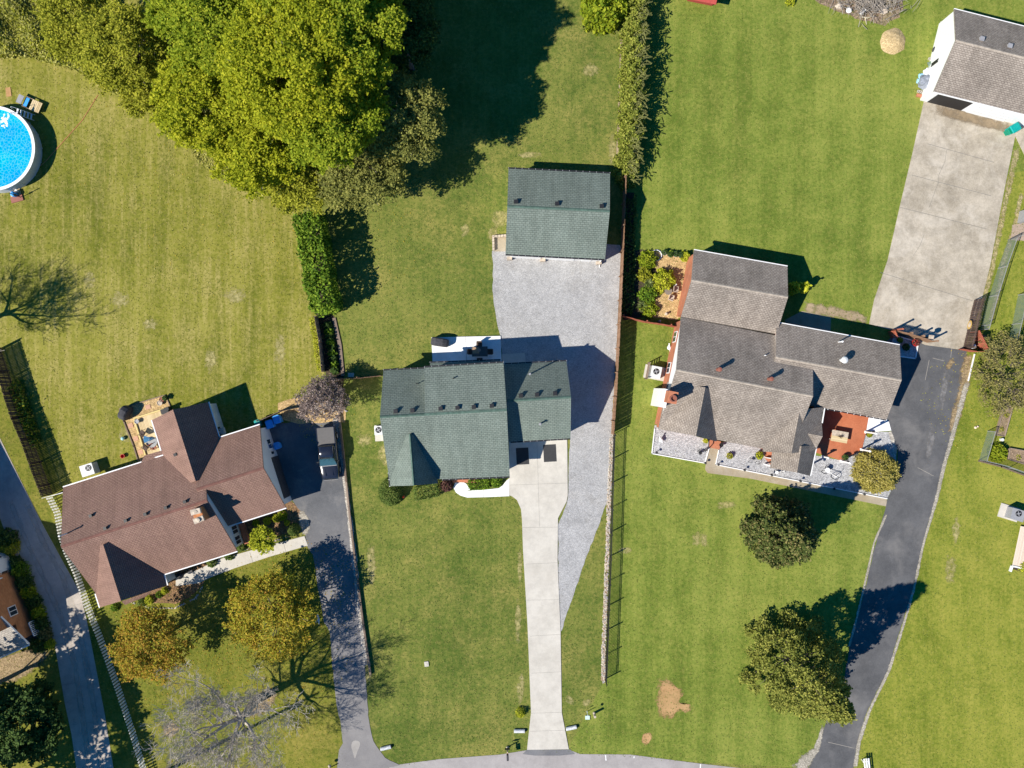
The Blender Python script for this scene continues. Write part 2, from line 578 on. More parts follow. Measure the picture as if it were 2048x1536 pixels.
M_redpatio = paving('red_stained_concrete', (.34, .10, .045), (.47, .17, .085), grain=8, stain=(.28, .08, .04), stain_amt=.5)
M_line = plain('white_road_paint', (.75, .75, .73), .8)
M_roofgreen = shingle('green_shingles', (.142, .176, .152), (.066, .088, .076), (.182, .218, .190), (.232, .258, .215), row=.20, tab=.36, patchy=.25)
M_roofred = shingle('red_brown_shingles', (0.236, 0.140, 0.115), (0.127, 0.067, 0.055), (0.276, 0.168, 0.136), (0.316, 0.218, 0.147), row=.17, tab=.33, contrast=1.0, patchy=.3)
M_roofbrown = shingle('grey_brown_shingles', (0.230, 0.193, 0.162), (0.112, 0.092, 0.078), (0.325, 0.280, 0.237), (0.375, 0.330, 0.278), row=.18, tab=.3, patchy=.6)
M_roofpale = shingle('pale_grey_shingles', (.36, .33, .29), (.18, .16, .14), (.46, .42, .37), row=.2, tab=.35)
M_ridge_g = plain('green_ridge_cap', (.085, .135, .11), .9, .1, .25, 3)
M_ridge_r = plain('red_ridge_cap', (.20, .10, .08), .9, .1, .25, 3)
M_ridge_b = plain('pale_brown_ridge_cap', (.36, .31, .255), .9, .1, .25, 3)
M_white = plain('white_paint', (.80, .80, .79), .5, .4, .04)
def vinyl():
    n = N('white_vinyl', .5, .3); n.color((.86, .86, .85))
    t = n.n('ShaderNodeBsdfTranslucent'); t.inputs[0].default_value = (.88, .88, .86, 1)
    mx = n.n('ShaderNodeMixShader'); mx.inputs[0].default_value = .6
    n.l(n.b.outputs[0], mx.inputs[1]); n.l(t.outputs[0], mx.inputs[2]); n.l(mx.outputs[0], n.out.inputs[0])
    return n.m
M_vinyl = vinyl()
M_siding = sidingmat('white_siding', (.78, .78, .77))
M_brick = brickmat('orange_red_brick', (.42, .13, .065), (.50, .18, .09), (.38, .22, .15))
M_brickbrown = brickmat('weathered_brown_brick', (.46, .17, .065), (.56, .24, .10), (.34, .18, .10))
M_dark = plain('black_metal', (.018, .018, .020), .5, .4, .2)
M_darkgrey = plain('charcoal_cover', (.055, .055, .062), .8, .2, .25, 5)
M_grey = plain('grey_metal', (.30, .30, .31), .45, .5, .12)
M_acmetal = plain('pale_metal_cabinet', (.62, .63, .62), .5, .5, .06)
M_tie = woodmat('weathered_timber', (.14, .10, .075), (.34, .26, .20))
M_fence = woodmat('brown_stained_boards', (.20, .115, .065), (.33, .20, .125))
M_fencedark = woodmat('dark_brown_and_shaded_boards', (.060, .040, .032), (.14, .095, .075))  # the gate's dark brown; left fence's shaded side put into the colour
M_redfence = woodmat('red_brown_boards', (.30, .085, .05), (.42, .14, .085))
M_deck = woodmat('yellow_pine_boards', (.50, .38, .20), (.70, .56, .34))
M_bark = plain('grey_bark', (.14, .115, .095), .95, .1, .35, 4)
M_palebark = plain('pale_lichen_bark', (.47, .42, .36), .95, .1, .3, 4)
M_glass = glassmat('window_glass', (.03, .045, .06))
M_terra = plain('terracotta', (.26, .10, .07), .8, .2, .15)
M_blue = plain('blue_plastic', (.05, .34, .80), .5, .4, .1)
M_bluefab = plain('blue_umbrella_fabric', (.07, .20, .35), .85, .1, .15)
M_teal = plain('teal_plastic', (.0, .30, .27), .5, .4, .1)
M_green_pl = plain('green_plastic', (.0, .22, .13), .5, .4, .1)
M_stone = plain('cream_stone', (.50, .42, .33), .9, .2, .3, 3)
M_river = paving('river_stone', (.30, .24, .18), (.70, .64, .56), grain=5, bump=.2)
M_red = plain('red_plastic', (.55, .03, .02), .4, .5, .1)
M_stem = plain('green_stem', (.06, .09, .03), .9, .1)
M_trampoline = plain('black_roof_mat', (.012, .012, .013), .9, .1)
# ------------------------------------------------------------------ ground, lawns, drives
def ragged(pts, step=.5, amp=.06, close=True):
    out = []
    n = len(pts)
    for i in range(n if close else n - 1):
        a, b = pts[i], pts[(i + 1) % n]
        L = (b - a).length
        m = max(1, int(L / step))
        t = (b - a).normalized() if L > 0 else Vector((1, 0, 0))
        nn = Vector((-t.y, t.x, 0))
        for k in range(m):
            p = a.lerp(b, k / m)
            out.append(p + nn * random.uniform(-amp, amp) * (0 if k == 0 else 1))
    return out

def smooth_poly(pts, it=2):
    for _ in range(it):
        q = []
        n = len(pts)
        for i in range(n):
            a, b = pts[i], pts[(i + 1) % n]
            q += [a.lerp(b, .25), a.lerp(b, .75)]
        pts = q
    return pts

def sheet(name, px, z, mat, th=0.0, rag=0.0, kind='structure', parent=None, smooth=0, **kw):
    pts = [G(x, y, 0) for x, y in px]
    if smooth: pts = smooth_poly(pts, smooth)
    if rag > 0: pts = ragged(pts, .45, rag)
    b = B()
    if th > 0:
        b.prism([(p.x, p.y) for p in pts], z - th, z)
    else:
        n = len(pts)
        ar = sum(pts[i].x * pts[(i + 1) % n].y - pts[(i + 1) % n].x * pts[i].y for i in range(n))
        if ar < 0: pts.reverse()
        b.add([(p.x, p.y, z) for p in pts], [tuple(range(n))])
    if parent is None and kind: kw['kind'] = kind
    return b.build(name, mat, parent, **kw)

gb = B()
gb.add([(-450, -450, 0), (450, -450, 0), (450, 450, 0), (-450, 450, 0)], [(0, 1, 2, 3)])
gb.build('ground', MG_base, kind='structure')

sheet('lawn_left', [(-900, -600), (560, -600), (606, 440), (650, 750), (600, 790), (560, 860), (440, 900), (300, 960), (120, 995), (60, 870), (-900, 700)], .004, MG_left)
sheet('lawn_front_left', [(-200, 700), (60, 800), (126, 990), (230, 1190), (480, 1100), (640, 1080), (690, 1540), (700, 1700), (-200, 1700)], .006, MG_leftfront)
sheet('lawn_right', [(1246, -600), (2700, -600), (2700, 600), (1960, 620), (1900, 700), (1850, 1000), (1700, 1536), (1600, 1536), (1130, 1508), (1207, 1365), (1222, 1000), (1233, 700), (1243, 500), (1250, 350)], .004, MG_right)
sheet('lawn_far_right', [(2010, 350), (2700, 200), (2700, 1800), (1700, 1800), (1710, 1480), (1830, 1100), (1900, 800), (1950, 640)], .008, MG_far)

# street along the bottom edge
sheet('street', [(-900, 1760), (300, 1610), (640, 1560), (690, 1540), (747, 1525), (790, 1530), (880, 1518), (1000, 1509), (1055, 1500), (1140, 1500), (1160, 1508), (1260, 1509), (1400, 1527), (1480, 1536), (1560, 1548), (1610, 1556), (1760, 1580), (2900, 1700), (2900, 1960), (-900, 1960)], .020, M_road)
for k, (a, b) in enumerate([((1211, 1510), (1212, 1521)), ((1268, 1512), (1268, 1516)), ((1401, 1528), (1400, 1541))]):
    sheet('edge_line', [(a[0] - 1, a[1]), (a[0] + 1, a[1]), (b[0] + 1, b[1]), (b[0] - 1, b[1])], .0245, M_line)
sheet('drive_apron', [(1054, 1499), (1141, 1499), (1150, 1508), (1120, 1511), (1070, 1511), (1045, 1508)], .026, M_asph_old)

# far left lane
lane = [(-60, 760), (0, 876), (66, 1010), (88, 1054), (128, 1127), (160, 1184), (173, 1237), (193, 1341), (210, 1430), (227, 1536), (240, 1640), (168, 1640), (153, 1536), (143, 1467), (130, 1407), (117, 1331), (110, 1291), (90, 1224), (67, 1171), (40, 1124), (20, 1090), (0, 1035), (-60, 900)]
sheet('lane', lane, .03, M_lane, th=.05)
M_joint = plain('worn_joint', (.20, .19, .17), .95, .1)
def joints(lst, z, w=.017, mat=None, name='joint'):
    for a, b in lst:
        bb = B(); bb.beam(G(*a, 0) + Vector((0, 0, z)), G(*b, 0) + Vector((0, 0, z)), w, .004)
        bb.build(name, mat or M_joint, kind='structure')
joints([((2, 1044), (62, 1020)), ((44, 1098), (98, 1078)), ((63, 1156), (122, 1133)), ((96, 1224), (165, 1206)), ((112, 1290), (182, 1272)), ((123, 1370), (198, 1356)), ((139, 1450), (213, 1440))], .031)

K_rut = masked('pale_wheel_wear', lambda n: paving(n, (.46, .41, .35), (.56, .50, .43), grain=12, bump=.2), .5, soft=.4, gain=.42) if 'masked' in globals() else None
LANE_RUTS = [[(20, 1000), (50, 1075), (92, 1165), (124, 1240), (150, 1330), (165, 1430), (180, 1540)], [(55, 1010), (85, 1080), (125, 1150), (146, 1215), (168, 1300), (186, 1400), (203, 1540)]]
# middle asphalt drive beside the brown-roofed house
sheet('asphalt_drive_left', [(545, 848), (610, 842), (655, 830), (668, 838), (682, 900), (692, 1000), (703, 1100), (716, 1200), (727, 1290), (733, 1380), (738, 1440), (747, 1482), (770, 1515), (800, 1530), (700, 1548), (672, 1545), (678, 1500), (686, 1486), (682, 1450), (672, 1400), (664, 1330), (659, 1262), (648, 1245), (635, 1170), (626, 1110), (613, 1090), (608, 1030), (590, 1008), (560, 960), (530, 850)], .030, M_asph2, rag=.05)
sheet('patched_asphalt', [(705, 1482), (713, 1480), (721, 1484), (719, 1494), (714, 1505), (710, 1520), (706, 1505), (702, 1492)], .036, paving('patch_asphalt', (.30, .28, .26), (.36, .34, .31), bump=.4), smooth=1)
sheet('gravel_strip', [(666, 836), (677, 836), (694, 960), (712, 1100), (735, 1330), (727, 1330), (705, 1130), (692, 1010), (684, 940)], .040, M_wgravel, rag=.08)

# centre: gravel yard, concrete drive, walk
sheet('gravel_yard', [(984, 502), (1012, 500), (1012, 470), (1240, 490), (1243, 500), (1233, 700), (1222, 868), (1215, 1000), (1200, 1045), (1170, 1120), (1150, 1180), (1123, 1262), (1118, 1262), (1116, 1050), (1135, 1000), (1140, 876), (1005, 720), (1001, 672), (996, 655), (990, 620), (985, 580), (986, 540)], .022, M_gravel, rag=.06)
drive = [(1018, 880), (1134, 876), (1134.5, 900), (1135.5, 990), (1133, 1003), (1116, 1036), (1115, 1120), (1121, 1260), (1123.5, 1425), (1137.5, 1498), (1054, 1499), (1062, 1425), (1055, 1250), (1046, 1100), (1044, 1040), (1042, 1018), (1034, 1000), (1025, 993), (1018, 990)]
sheet('concrete_drive', drive, .065, M_conc, th=.12)
joints([((1074, 882), (1079, 1053)), ((1019, 970), (1135, 966)), ((1045, 1055), (1115, 1054)), ((1052, 1128), (1114, 1125)), ((1050, 1200), (1119, 1199)), ((1060, 1272), (1122, 1268)), ((1063, 1346), (1123, 1343)), ((1062, 1426), (1124, 1424)), ((1060, 1462), (1130, 1460))], .0665)
walk = [(1018, 990), (1018, 957), (1013, 961), (1006, 970), (998, 976), (982, 978), (962, 980), (948, 980), (938, 975), (932, 967), (926, 964), (910, 965), (907, 975), (912, 985), (921, 991), (935, 995), (975, 994), (1019, 992)]
sheet('front_walk', walk, .070, M_white_conc, th=.12)
joints([((921, 989), (933, 972)), ((967, 994), (967, 980)), ((996, 992), (996, 977))], .0715, w=.03)
sheet('back_patio', [(863, 675), (1001, 672), (1004, 735), (866, 738)], .14, M_white_conc, th=.2)
joints([((931, 674), (934, 728))], .1415, w=.03)
sheet('side_slab', [(1004, 708), (1050, 706), (1052, 735), (1005, 738)], .075, M_conc, th=.12)
sheet('storage_pad', [(990, 475), (1014, 473), (1014, 503), (988, 503)], .055, M_tanconc, th=.10)

# right: old concrete court and asphalt drive
sheet('concrete_court', [(1848, 200), (1870, 100), (2200, 180), (2140, 500), (2030, 272), (2010, 370), (1980, 530), (1958, 620), (1925, 700), (1850, 690), (1790, 662), (1738, 648), (1748, 600), (1775, 520), (1800, 410), (1825, 305)], .05, M_oldconc, th=.10)
joints([((1855, 288), (1988, 325)), ((1822, 350), (1982, 392)), ((1800, 415), (1972, 458)), ((1760, 545), (1945, 602))], .0515, w=.04)
cr = [(1893, 300), (1889, 325), (1877, 350), (1876, 366), (1866, 392), (1858, 415)]
joints(list(zip(cr[:-1], cr[1:])), .0515, w=.03, name='crack')
cr = [(1848, 468), (1840, 490), (1826, 512)]
joints(list(zip(cr[:-1], cr[1:])), .0515, w=.03, name='crack')
asr = [(1752, 700), (1800, 660), (1856, 688), (1890, 694), (1933, 702), (1930, 750), (1913, 830), (1890, 920), (1870, 1000), (1845, 1085), (1825, 1180), (1800, 1260), (1775, 1340), (1735, 1420), (1715, 1480), (1706, 1536), (1700, 1600), (1560, 1580), (1615, 1540), (1638, 1490), (1650, 1450), (1690, 1350), (1700, 1280), (1725, 1200), (1745, 1110), (1770, 1020), (1775, 995), (1793, 960), (1795, 900), (1782, 862), (1772, 840), (1752, 780)]
sheet('asphalt_drive_right', asr, .036, M_asph, rag=.05)
M_wear = paving('scuffed_asphalt', (.22, .215, .215), (.30, .29, .28), grain=16, bump=.4, stain=(.12, .12, .12), stain_amt=.7)
joints([((1865, 716), (1888, 722)), ((1858, 720), (1850, 760)), ((1903, 697), (1901, 715)), ((1835, 935), (1867, 952)), ((1656, 1484), (1708, 1496))], .037, w=.04, mat=plain('tan_crack_fill', (.33, .30, .26), .9), name='crack')
def strip_sheet(name, pts, w, z, mat, rag=.07, kind='structure'):
    P = [G(*p, 0) for p in pts]
    L, Rr = [], []
    for i, p in enumerate(P):
        t = (P[min(i + 1, len(P) - 1)] - P[max(i - 1, 0)]).normalized()
        n = Vector((-t.y, t.x, 0)) * (w[i] if hasattr(w, '__len__') else w) / 2
        L.append(p + n); Rr.append(p - n)
    poly = L + Rr[::-1]
    poly = ragged(poly, .4, rag)
    n = len(poly)
    ar = sum(poly[i].x * poly[(i + 1) % n].y - poly[(i + 1) % n].x * poly[i].y for i in range(n))
    if ar < 0: poly.reverse()
    b = B(); b.add([(p.x, p.y, z) for p in poly], [tuple(range(n))])
    return b.build(name, mat, kind=kind)

def cover_attr(o, vals):
    at = o.data.attributes.new('cover', 'FLOAT', 'POINT'); at.data.foreach_set('value', np.array(vals, dtype=np.float32))
def patch(name, px, z, mat, inner=.55, kind='structure'):
    P = smooth_poly([G(x, y, 0) for x, y in px], 1)
    ar = sum(P[i].x * P[(i + 1) % len(P)].y - P[(i + 1) % len(P)].x * P[i].y for i in range(len(P)))
    if ar < 0: P.reverse()
    c = sum(P, Vector()) / len(P); n = len(P)
    I = [c + (p - c) * inner for p in P]; O = [c + (p - c) * 1.18 for p in P]
    b = B(); b.add([(p.x, p.y, z) for p in O + I], [(i, (i + 1) % n, n + (i + 1) % n, n + i) for i in range(n)] + [tuple(range(n, 2 * n))])
    o = b.build(name, mat, kind=kind); cover_attr(o, [0.0] * n + [1.0] * n); return o
def band(name, pts, w, z, mat, kind='structure', step=.6):
    P0 = [G(*p, 0) for p in pts]; W0 = list(w) if hasattr(w, '__len__') else [w] * len(P0)
    P, W = [], []
    for a, c, wa, wc in zip(P0[:-1], P0[1:], W0[:-1], W0[1:]):
        m = max(1, int((c - a).length / step))
        for k in range(m): P.append(a.lerp(c, k / m)); W.append(wa + (wc - wa) * k / m)
    P.append(P0[-1]); W.append(W0[-1])
    vs, val = [], []
    for i, p in enumerate(P):
        t = (P[min(i + 1, len(P) - 1)] - P[max(i - 1, 0)]).normalized(); nn = Vector((-t.y, t.x, 0)) * W[i] * .5 * random.uniform(.85, 1.15)
        e = 0 if i in (0, len(P) - 1) else 1
        for k, v_ in ((1.5, 0), (.6, .8 * e), (-.6, .8 * e), (-1.5, 0)): q = p + nn * k; vs.append((q.x, q.y, z)); val.append(v_)
    fs = [(i * 4 + k, i * 4 + k + 1, i * 4 + k + 5, i * 4 + k + 4) for i in range(len(P) - 1) for k in range(3)]
    b = B(); b.add(vs, fs); o = b.build(name, mat, kind=kind)
    cover_attr(o, val); return o
K_clay = masked('patchy_clay', lambda n: paving(n, (.36, .20, .085), (.56, .35, .17), grain=10, bump=1.0, stain=(.22, .17, .06), stain_amt=.55), 2.6, gain=.60)
K_straw = masked('patchy_straw', lambda n: paving(n, (.34, .27, .12), (.50, .42, .22), grain=14, bump=1.0, speck=.4), 2.5, gain=.42)
K_dirt = masked('patchy_dirt_cover', lambda n: paving(n, (.28, .21, .13), (.44, .35, .23), grain=14, bump=.7), 1.8, gain=.48)
K_wgr = masked('patchy_pale_gravel', lambda n: paving(n, (.30, .27, .21), (.54, .49, .41), grain=20, bump=1.0, speck=.5), 3.5, gain=.62)
K_wear = masked('patchy_scuffs', lambda n: paving(n, (.16, .155, .15), (.23, .22, .215), grain=14, bump=.3), 1.6, soft=.16, gain=.34)
K_brown = masked('brown_runoff_stain', lambda n: paving(n, (.20, .15, .09), (.30, .23, .15), grain=10, bump=.2), 1.1, soft=.2, gain=.45)
K_yel = masked('yellow_lichen_stain', lambda n: paving(n, (.40, .33, .17), (.48, .41, .24), grain=10, bump=.2), 1.2, soft=.35, gain=.8)
K_leaf = masked('patchy_leaf_litter', lambda n: paving(n, (.24, .17, .09), (.40, .30, .17), grain=14, bump=.8, speck=.5), 2.4, gain=.5)
K_track = masked('packed_gravel', lambda n: paving(n, (.33, .315, .30), (.47, .45, .43), grain=26, bump=.6, speck=.4), 1.2, soft=.2, gain=.32)
K_thin = masked('thin_dry_grass', lambda n: paving(n, (.30, .27, .09), (.44, .38, .17), grain=12, bump=.5), 2.2, soft=.12, gain=.30)
# bare patches
sheet('paved_strip', [(1570, 640), (1604, 622), (1662, 634), (1660, 690), (1570, 680)], .012, M_tanconc)
sheet('mulch_bed', [(606, 448), (655, 445), (668, 628), (690, 745), (682, 800), (652, 758), (634, 640)], .012, M_soil, rag=.08)
sheet('wood_chip_bed', [(556, 808), (580, 798), (625, 790), (690, 815), (690, 845), (650, 845), (600, 848), (560, 836)], .033, M_tanmulch, rag=.1)
sheet('wood_chip_strip', [(556, 806), (590, 797), (630, 790), (640, 800), (600, 812), (558, 822)], .045, M_tanmulch, rag=.06)
sheet('mulch_bed', [(332, 1190), (392, 1160), (430, 1120), (460, 1100), (600, 1058), (610, 1030), (580, 1000), (480, 1040), (330, 1160)], .010, M_mulch, rag=.05)
sheet('mulch_bed', [(262, 1195), (300, 1205), (350, 1208), (378, 1196), (410, 1165), (380, 1130), (300, 1160)], .012, M_mulch, rag=.05)
sheet('front_path', [(609, 1072), (616, 1091), (540, 1113), (470, 1136), (420, 1155), (398, 1166), (352, 1172), (352, 1150), (390, 1142), (440, 1118), (540, 1090)], .055, M_tanconc if False else M_conc, th=.09)
joints([((567, 1084), (572, 1104)), ((500, 1104), (506, 1124)), ((438, 1122), (443, 1146))], .0565, w=.03)
# beds of the grey-brown house
sheet('patio_red', [(1631, 905), (1649, 815), (1737, 830), (1731, 865), (1723, 899), (1682, 921)], .10, M_redpatio, th=.15)
joints([((1700, 823), (1690, 918)), ((1640, 880), (1727, 884))], .1015, w=.03, mat=M_redpatio)
sheet('patio_apron', [(1737, 830), (1770, 836), (1777, 843), (1782, 861), (1731, 865)], .07, M_white_conc, th=.1)
sheet('gravel_bed', [(1309, 850), (1303, 907), (1410, 926), (1419, 880)], .030, M_bedgravel)
sheet('gravel_bed', [(1440, 885), (1431, 928), (1774, 997), (1790, 965), (1793, 895), (1783, 863), (1731, 865), (1723, 899), (1682, 921), (1600, 905), (1500, 880)], .030, M_bedgravel)
sheet('dry_leaf_edge', [(1783, 863), (1794, 895), (1792, 912), (1784, 908), (1786, 893), (1776, 864)], .034, M_wgravel, rag=.06)
sheet('entry_walk', [(1418, 880), (1439, 885), (1431, 930), (1773, 998), (1774, 1013), (1500, 957), (1415, 946), (1410, 939)], .035, M_tanconc, th=.06)
sheet('chip_bed', [(1290, 500), (1386, 515), (1362, 633), (1352, 640), (1284, 632), (1276, 560)], .014, M_tanmulch, rag=.06)
sheet('garden_soil', [(1254, 500), (1300, 500), (1320, 560), (1300, 632), (1246, 640)], .018, M_soil, rag=.1)
sheet('fence_border', [(1250, 385), (1268, 385), (1266, 500), (1246, 500)], .012, M_soil, rag=.1)
sheet('screen_bed', [(1955, 862), (1990, 850), (2048, 880), (2048, 945), (1958, 918)], .012, M_soil, rag=.05) if False else None

patch('gravel_patch', [(598, 1018), (612, 1022), (622, 1050), (616, 1070), (606, 1072), (596, 1050)], .041, K_wgr)
patch('worn_strip', [(1886, 730), (1896, 728), (1898, 770), (1890, 800), (1886, 830), (1878, 830), (1876, 800), (1882, 770)], .041, K_wear)
patch('worn_strip', [(1856, 845), (1870, 840), (1872, 880), (1864, 920), (1852, 935), (1848, 900)], .041, K_wear)
band('gravel_edge', [(1935, 760), (1924, 800), (1905, 870), (1888, 930), (1872, 1000), (1847, 1085), (1827, 1180), (1803, 1262), (1777, 1342), (1738, 1422), (1718, 1482), (1709, 1540)], [.5, .5, .4, .38, .3, .24, .24, .24, .28, .28, .36, .4], .043, K_wgr)
band('gravel_edge', [(1775, 1022), (1748, 1085), (1730, 1165), (1712, 1240), (1696, 1300)], .2, .043, K_wgr)
band('gravel_edge', [(1646, 1448), (1640, 1475), (1632, 1500), (1612, 1520), (1595, 1545)], [.3, .35, .6, 1.1, 1.4], .043, K_wgr)
band('dirt_edge', [(1936, 702), (1930, 760), (1918, 810), (1900, 870)], [.9, 1.1, 1.0, .6], .041, K_leaf)
band('dry_grass_edge', [(2036, 290), (2012, 400), (1985, 530), (1968, 600), (1952, 660)], .55, .0125, K_straw)
band('dry_grass_edge', [(2044, 380), (2028, 460), (2008, 520), (1995, 590), (1978, 650)], .5, .0125, K_straw)
patch('clay_patch', [(1316, 1358), (1335, 1356), (1345, 1366), (1362, 1378), (1368, 1390), (1358, 1398), (1363, 1410), (1385, 1408), (1386, 1418), (1375, 1428), (1358, 1420), (1348, 1436), (1332, 1440), (1316, 1430), (1310, 1405), (1315, 1380)], .010, K_clay)
patch('clay_patch', [(1282, 1470), (1300, 1462), (1306, 1475), (1294, 1492), (1284, 1488)], .010, K_clay)
band('dirt_strip', [(1604, 614), (1640, 620), (1690, 628), (1738, 640)], 1.0, .010, K_dirt)
band('sand_strip', [(1244, 60), (1240, 200), (1234, 345)], .35, .010, K_dirt)
patch('mulch_ring', [(505, 1395), (530, 1375), (555, 1372), (560, 1392), (535, 1425), (505, 1440), (490, 1425)], .010, K_leaf)
patch('mulch_ring', [(322, 1455), (340, 1440), (362, 1452), (352, 1474), (330, 1478)], .010, K_leaf)
patch('bare_soil', [(-60, 1330), (20, 1310), (80, 1290), (108, 1300), (60, 1350), (0, 1372), (-60, 1380)], .012, K_leaf, .8)

# dry and worn places in the lawns, stains on the court
patch('stain', [(1868, 208), (1905, 214), (1960, 232), (2030, 250), (2028, 268), (1960, 254), (1900, 238), (1862, 226)], .0512, K_brown)
band('leaf_litter', [(1900, 716), (1903, 724), (1896, 734), (1890, 738)], .6, .040, K_leaf)
random.seed(5)
for cx, cy, rx, ry in ((770, 905, 16, 30), (1000, 440, 26, 22), (985, 470, 14, 20), (930, 460, 12, 16), (1180, 140, 20, 16), (1225, 300, 10, 40), (1060, 310, 30, 8), (742, 1130, 10, 60), (736, 1330, 10, 50), (730, 880, 20, 14), (1140, 1400, 12, 10), (1172, 1405, 12, 10), (1041, 1380, 10, 40), (1036, 1240, 8, 50), (1040, 1130, 6, 50), (1250, 1100, 20, 8), (1900, 1140, 14, 40), (1912, 1060, 10, 30), (1450, 1010, 26, 10), (1400, 1080, 20, 20), (250, 870, 14, 22), (470, 590, 30, 20), (560, 700, 16, 40), (420, 720, 14, 30), (240, 600, 22, 22), (300, 650, 20, 14), (330, 850, 16, 8), (180, 560, 14, 20)):
    patch('worn_grass', [(cx + rx * random.uniform(.8, 1.2) * math.cos(t), cy + ry * random.uniform(.8, 1.2) * math.sin(t)) for t in [i * .7 for i in range(9)]], .0135, K_straw2 if False else K_thin)

for q in LANE_RUTS: band('wheel_wear', q, .45, .0325, K_rut)
HARD = [[G(x, y, 0) for x, y in q] for q in (lane, drive, walk, cr and asr, [(984, 502), (1012, 470), (1240, 490), (1243, 500), (1233, 700), (1222, 868), (1215, 1000), (1123, 1262), (1116, 1050), (1140, 876), (1005, 720), (990, 620), (985, 580)], [(1848, 200), (2200, 180), (2140, 500), (2030, 272), (1980, 530), (1925, 700), (1850, 690), (1738, 648), (1775, 520)], [(545, 848), (655, 830), (692, 1000), (727, 1290), (747, 1482), (800, 1530), (700, 1548), (664, 1330), (613, 1090), (530, 850)], [(863, 675), (1001, 672), (1052, 706), (1142, 722), (1142, 880), (1019, 957), (780, 972), (760, 735), (866, 735)], [(1300, 855), (1390, 498), (1800, 690), (1795, 960), (1774, 1016), (1415, 948)], [(-900, 1760), (640, 1560), (880, 1518), (1055, 1500), (1160, 1508), (1400, 1527), (1610, 1556), (2900, 1700), (2900, 1960), (-900, 1960)])]
def inside(P, px, py):
    ins = np.zeros(len(px), bool)
    for i in range(len(P)):
        a, b = P[i], P[(i + 1) % len(P)]
        ins ^= ((a.y > py) != (b.y > py)) & (px < (b.x - a.x) * (py - a.y) / (b.y - a.y + 1e-9) + a.x)
    return ins

# ------------------------------------------------------------------ houses
SL = {}
OV, OG = .32, .12     # eave and gable overhang

def slopez(A, Rr, t):
    return A.z + (Rr.z - A.z) * t

def gable(par, A, Bp, C, D, R1, R2, roofm, wallm=None, gablem=None, th=.16, ov=OV, og=OG, cap=None, e1=True, e2=True, g1=True, g2=True, base=0.0, walls=True):
    """A-B one eave, D-C the other, R1-R2 the ridge (R1 between A and D). World points."""
    for (p, q) in (((A, Bp), 'a'), ((D, C), 'b')):
        pts = [p[0], p[1], R2, R1]
        SL.setdefault(par.name, []).append(pts)
        b = B(); b.slab(pts, th); b.build('roof', roofm, par)
    if cap:
        b = B()
        d = (R2 - R1).normalized(); n = Vector((-d.y, d.x, 0))
        for s in (1, -1):
            side = (A if s > 0 else D)
            foot = A if (A - R1).dot(n) * s > 0 else D
            run = abs((foot - R1).dot(n)); drop = (R1.z - foot.z) / run
            w = .12
            o = n * (w * s); o.z = -w * drop
            up = Vector((0, 0, .018))
            b.slab([R1 + up, R2 + up, R2 + up + o, R1 + up + o], .02)
        b.build('ridge_cap', cap, par)
    if not walls: return
    def inset(E, Eo, Rr, Ro, along):
        # E eave corner, Eo other end of same eave, Rr ridge end near E
        r = Vector((Rr.x - E.x, Rr.y - E.y, 0)); L = r.length
        a = (Eo - E); a.z = 0; a = a.normalized()
        t = ov / L
        p = E + r * t + a * along
        p.z = E.z + (Rr.z - E.z) * t - th - .01
        return p
    A2 = inset(A, Bp, R1, R2, og); B2 = inset(Bp, A, R2, R1, og)
    D2 = inset(D, C, R1, R2, og); C2 = inset(C, D, R2, R1, og)
    a = (R2 - R1).normalized()
    r1 = R1 + a * og; r1.z = R1.z - th - .01
    r2 = R2 - a * og; r2.z = R2.z - th - .01
    ze = min(A2.z, B2.z, C2.z, D2.z)
    if gablem is None: gablem = wallm
    b = B(); b.prism([(p.x, p.y) for p in (A2, B2, C2, D2)], base, ze - .004); b.build('wall', wallm, par)
    b = B()
    vs = [Vector((p.x, p.y, ze)) for p in (A2, B2, C2, D2)] + [r1, r2, A2, B2, C2, D2]
    fs = [(0, 3, 9, 4, 6), (1, 7, 5, 8, 2), (6, 4, 5, 7), (9, 8, 5, 4), (0, 6, 7, 1), (3, 2, 8, 9), (0, 1, 2, 3)]
    b.add(vs, fs); b.build('gable_wall', gablem, par)
    return A2, B2, C2, D2

def gutter(par, p, q, mat, hang=None, w=.12, drop=.06, side=None):
    d = (q - p).normalized(); n = Vector((-d.y, d.x, 0))
    if side is not None and n.dot(side) < 0: n = -n
    o = n * (w / 2 + .012) + Vector((0, 0, -drop))
    b = B(); b.beam(p + o, q + o, w, .12)
    g = b.build('gutter', mat, par)
    if hang:
        L = (q - p).length; m = int(L / .62)
        b = B()
        for i in range(m + 1):
            c = p + d * (L * i / m) + o + Vector((0, 0, .065))
            b.box(c, (.045, .10, .02), math.atan2(d.y, d.x))
        tag(b.build('gutter_hangers', hang, par), kind='stuff')

def on_roof(par, px, py, zdef):
    best = None
    cam_ = Vector((0, 0, CAMH)); dr = G(px, py, 0) - cam_
    for pts in SL.get(par.name, []):
        n = (pts[1] - pts[0]).cross(pts[3] - pts[0])
        if abs(n.dot(dr)) < 1e-6: continue
        t = n.dot(pts[0] - cam_) / n.dot(dr); q = cam_ + dr * t
        s = [(pts[(i + 1) % 4].x - pts[i].x) * (q.y - pts[i].y) - (pts[(i + 1) % 4].y - pts[i].y) * (q.x - pts[i].x) for i in range(4)]
        if all(x >= -.3 for x in s) or all(x <= .3 for x in s):
            if best is None or q.z > best.z: best = q
    return best if best is not None else G(px, py, zdef)

def vent_box(par, px, py, z, rz=0, s=.32, mat=None, name='roof_vent'):
    p = on_roof(par, px, py, z)
    b = B(); b.box(p + Vector((0, 0, .04)), (s, s, .30), rz, taper=.8); b.box(p + Vector((0, 0, .21)), (s * 1.1, s * 1.1, .05), rz)
    return b.build(name, mat or M_dark, par)

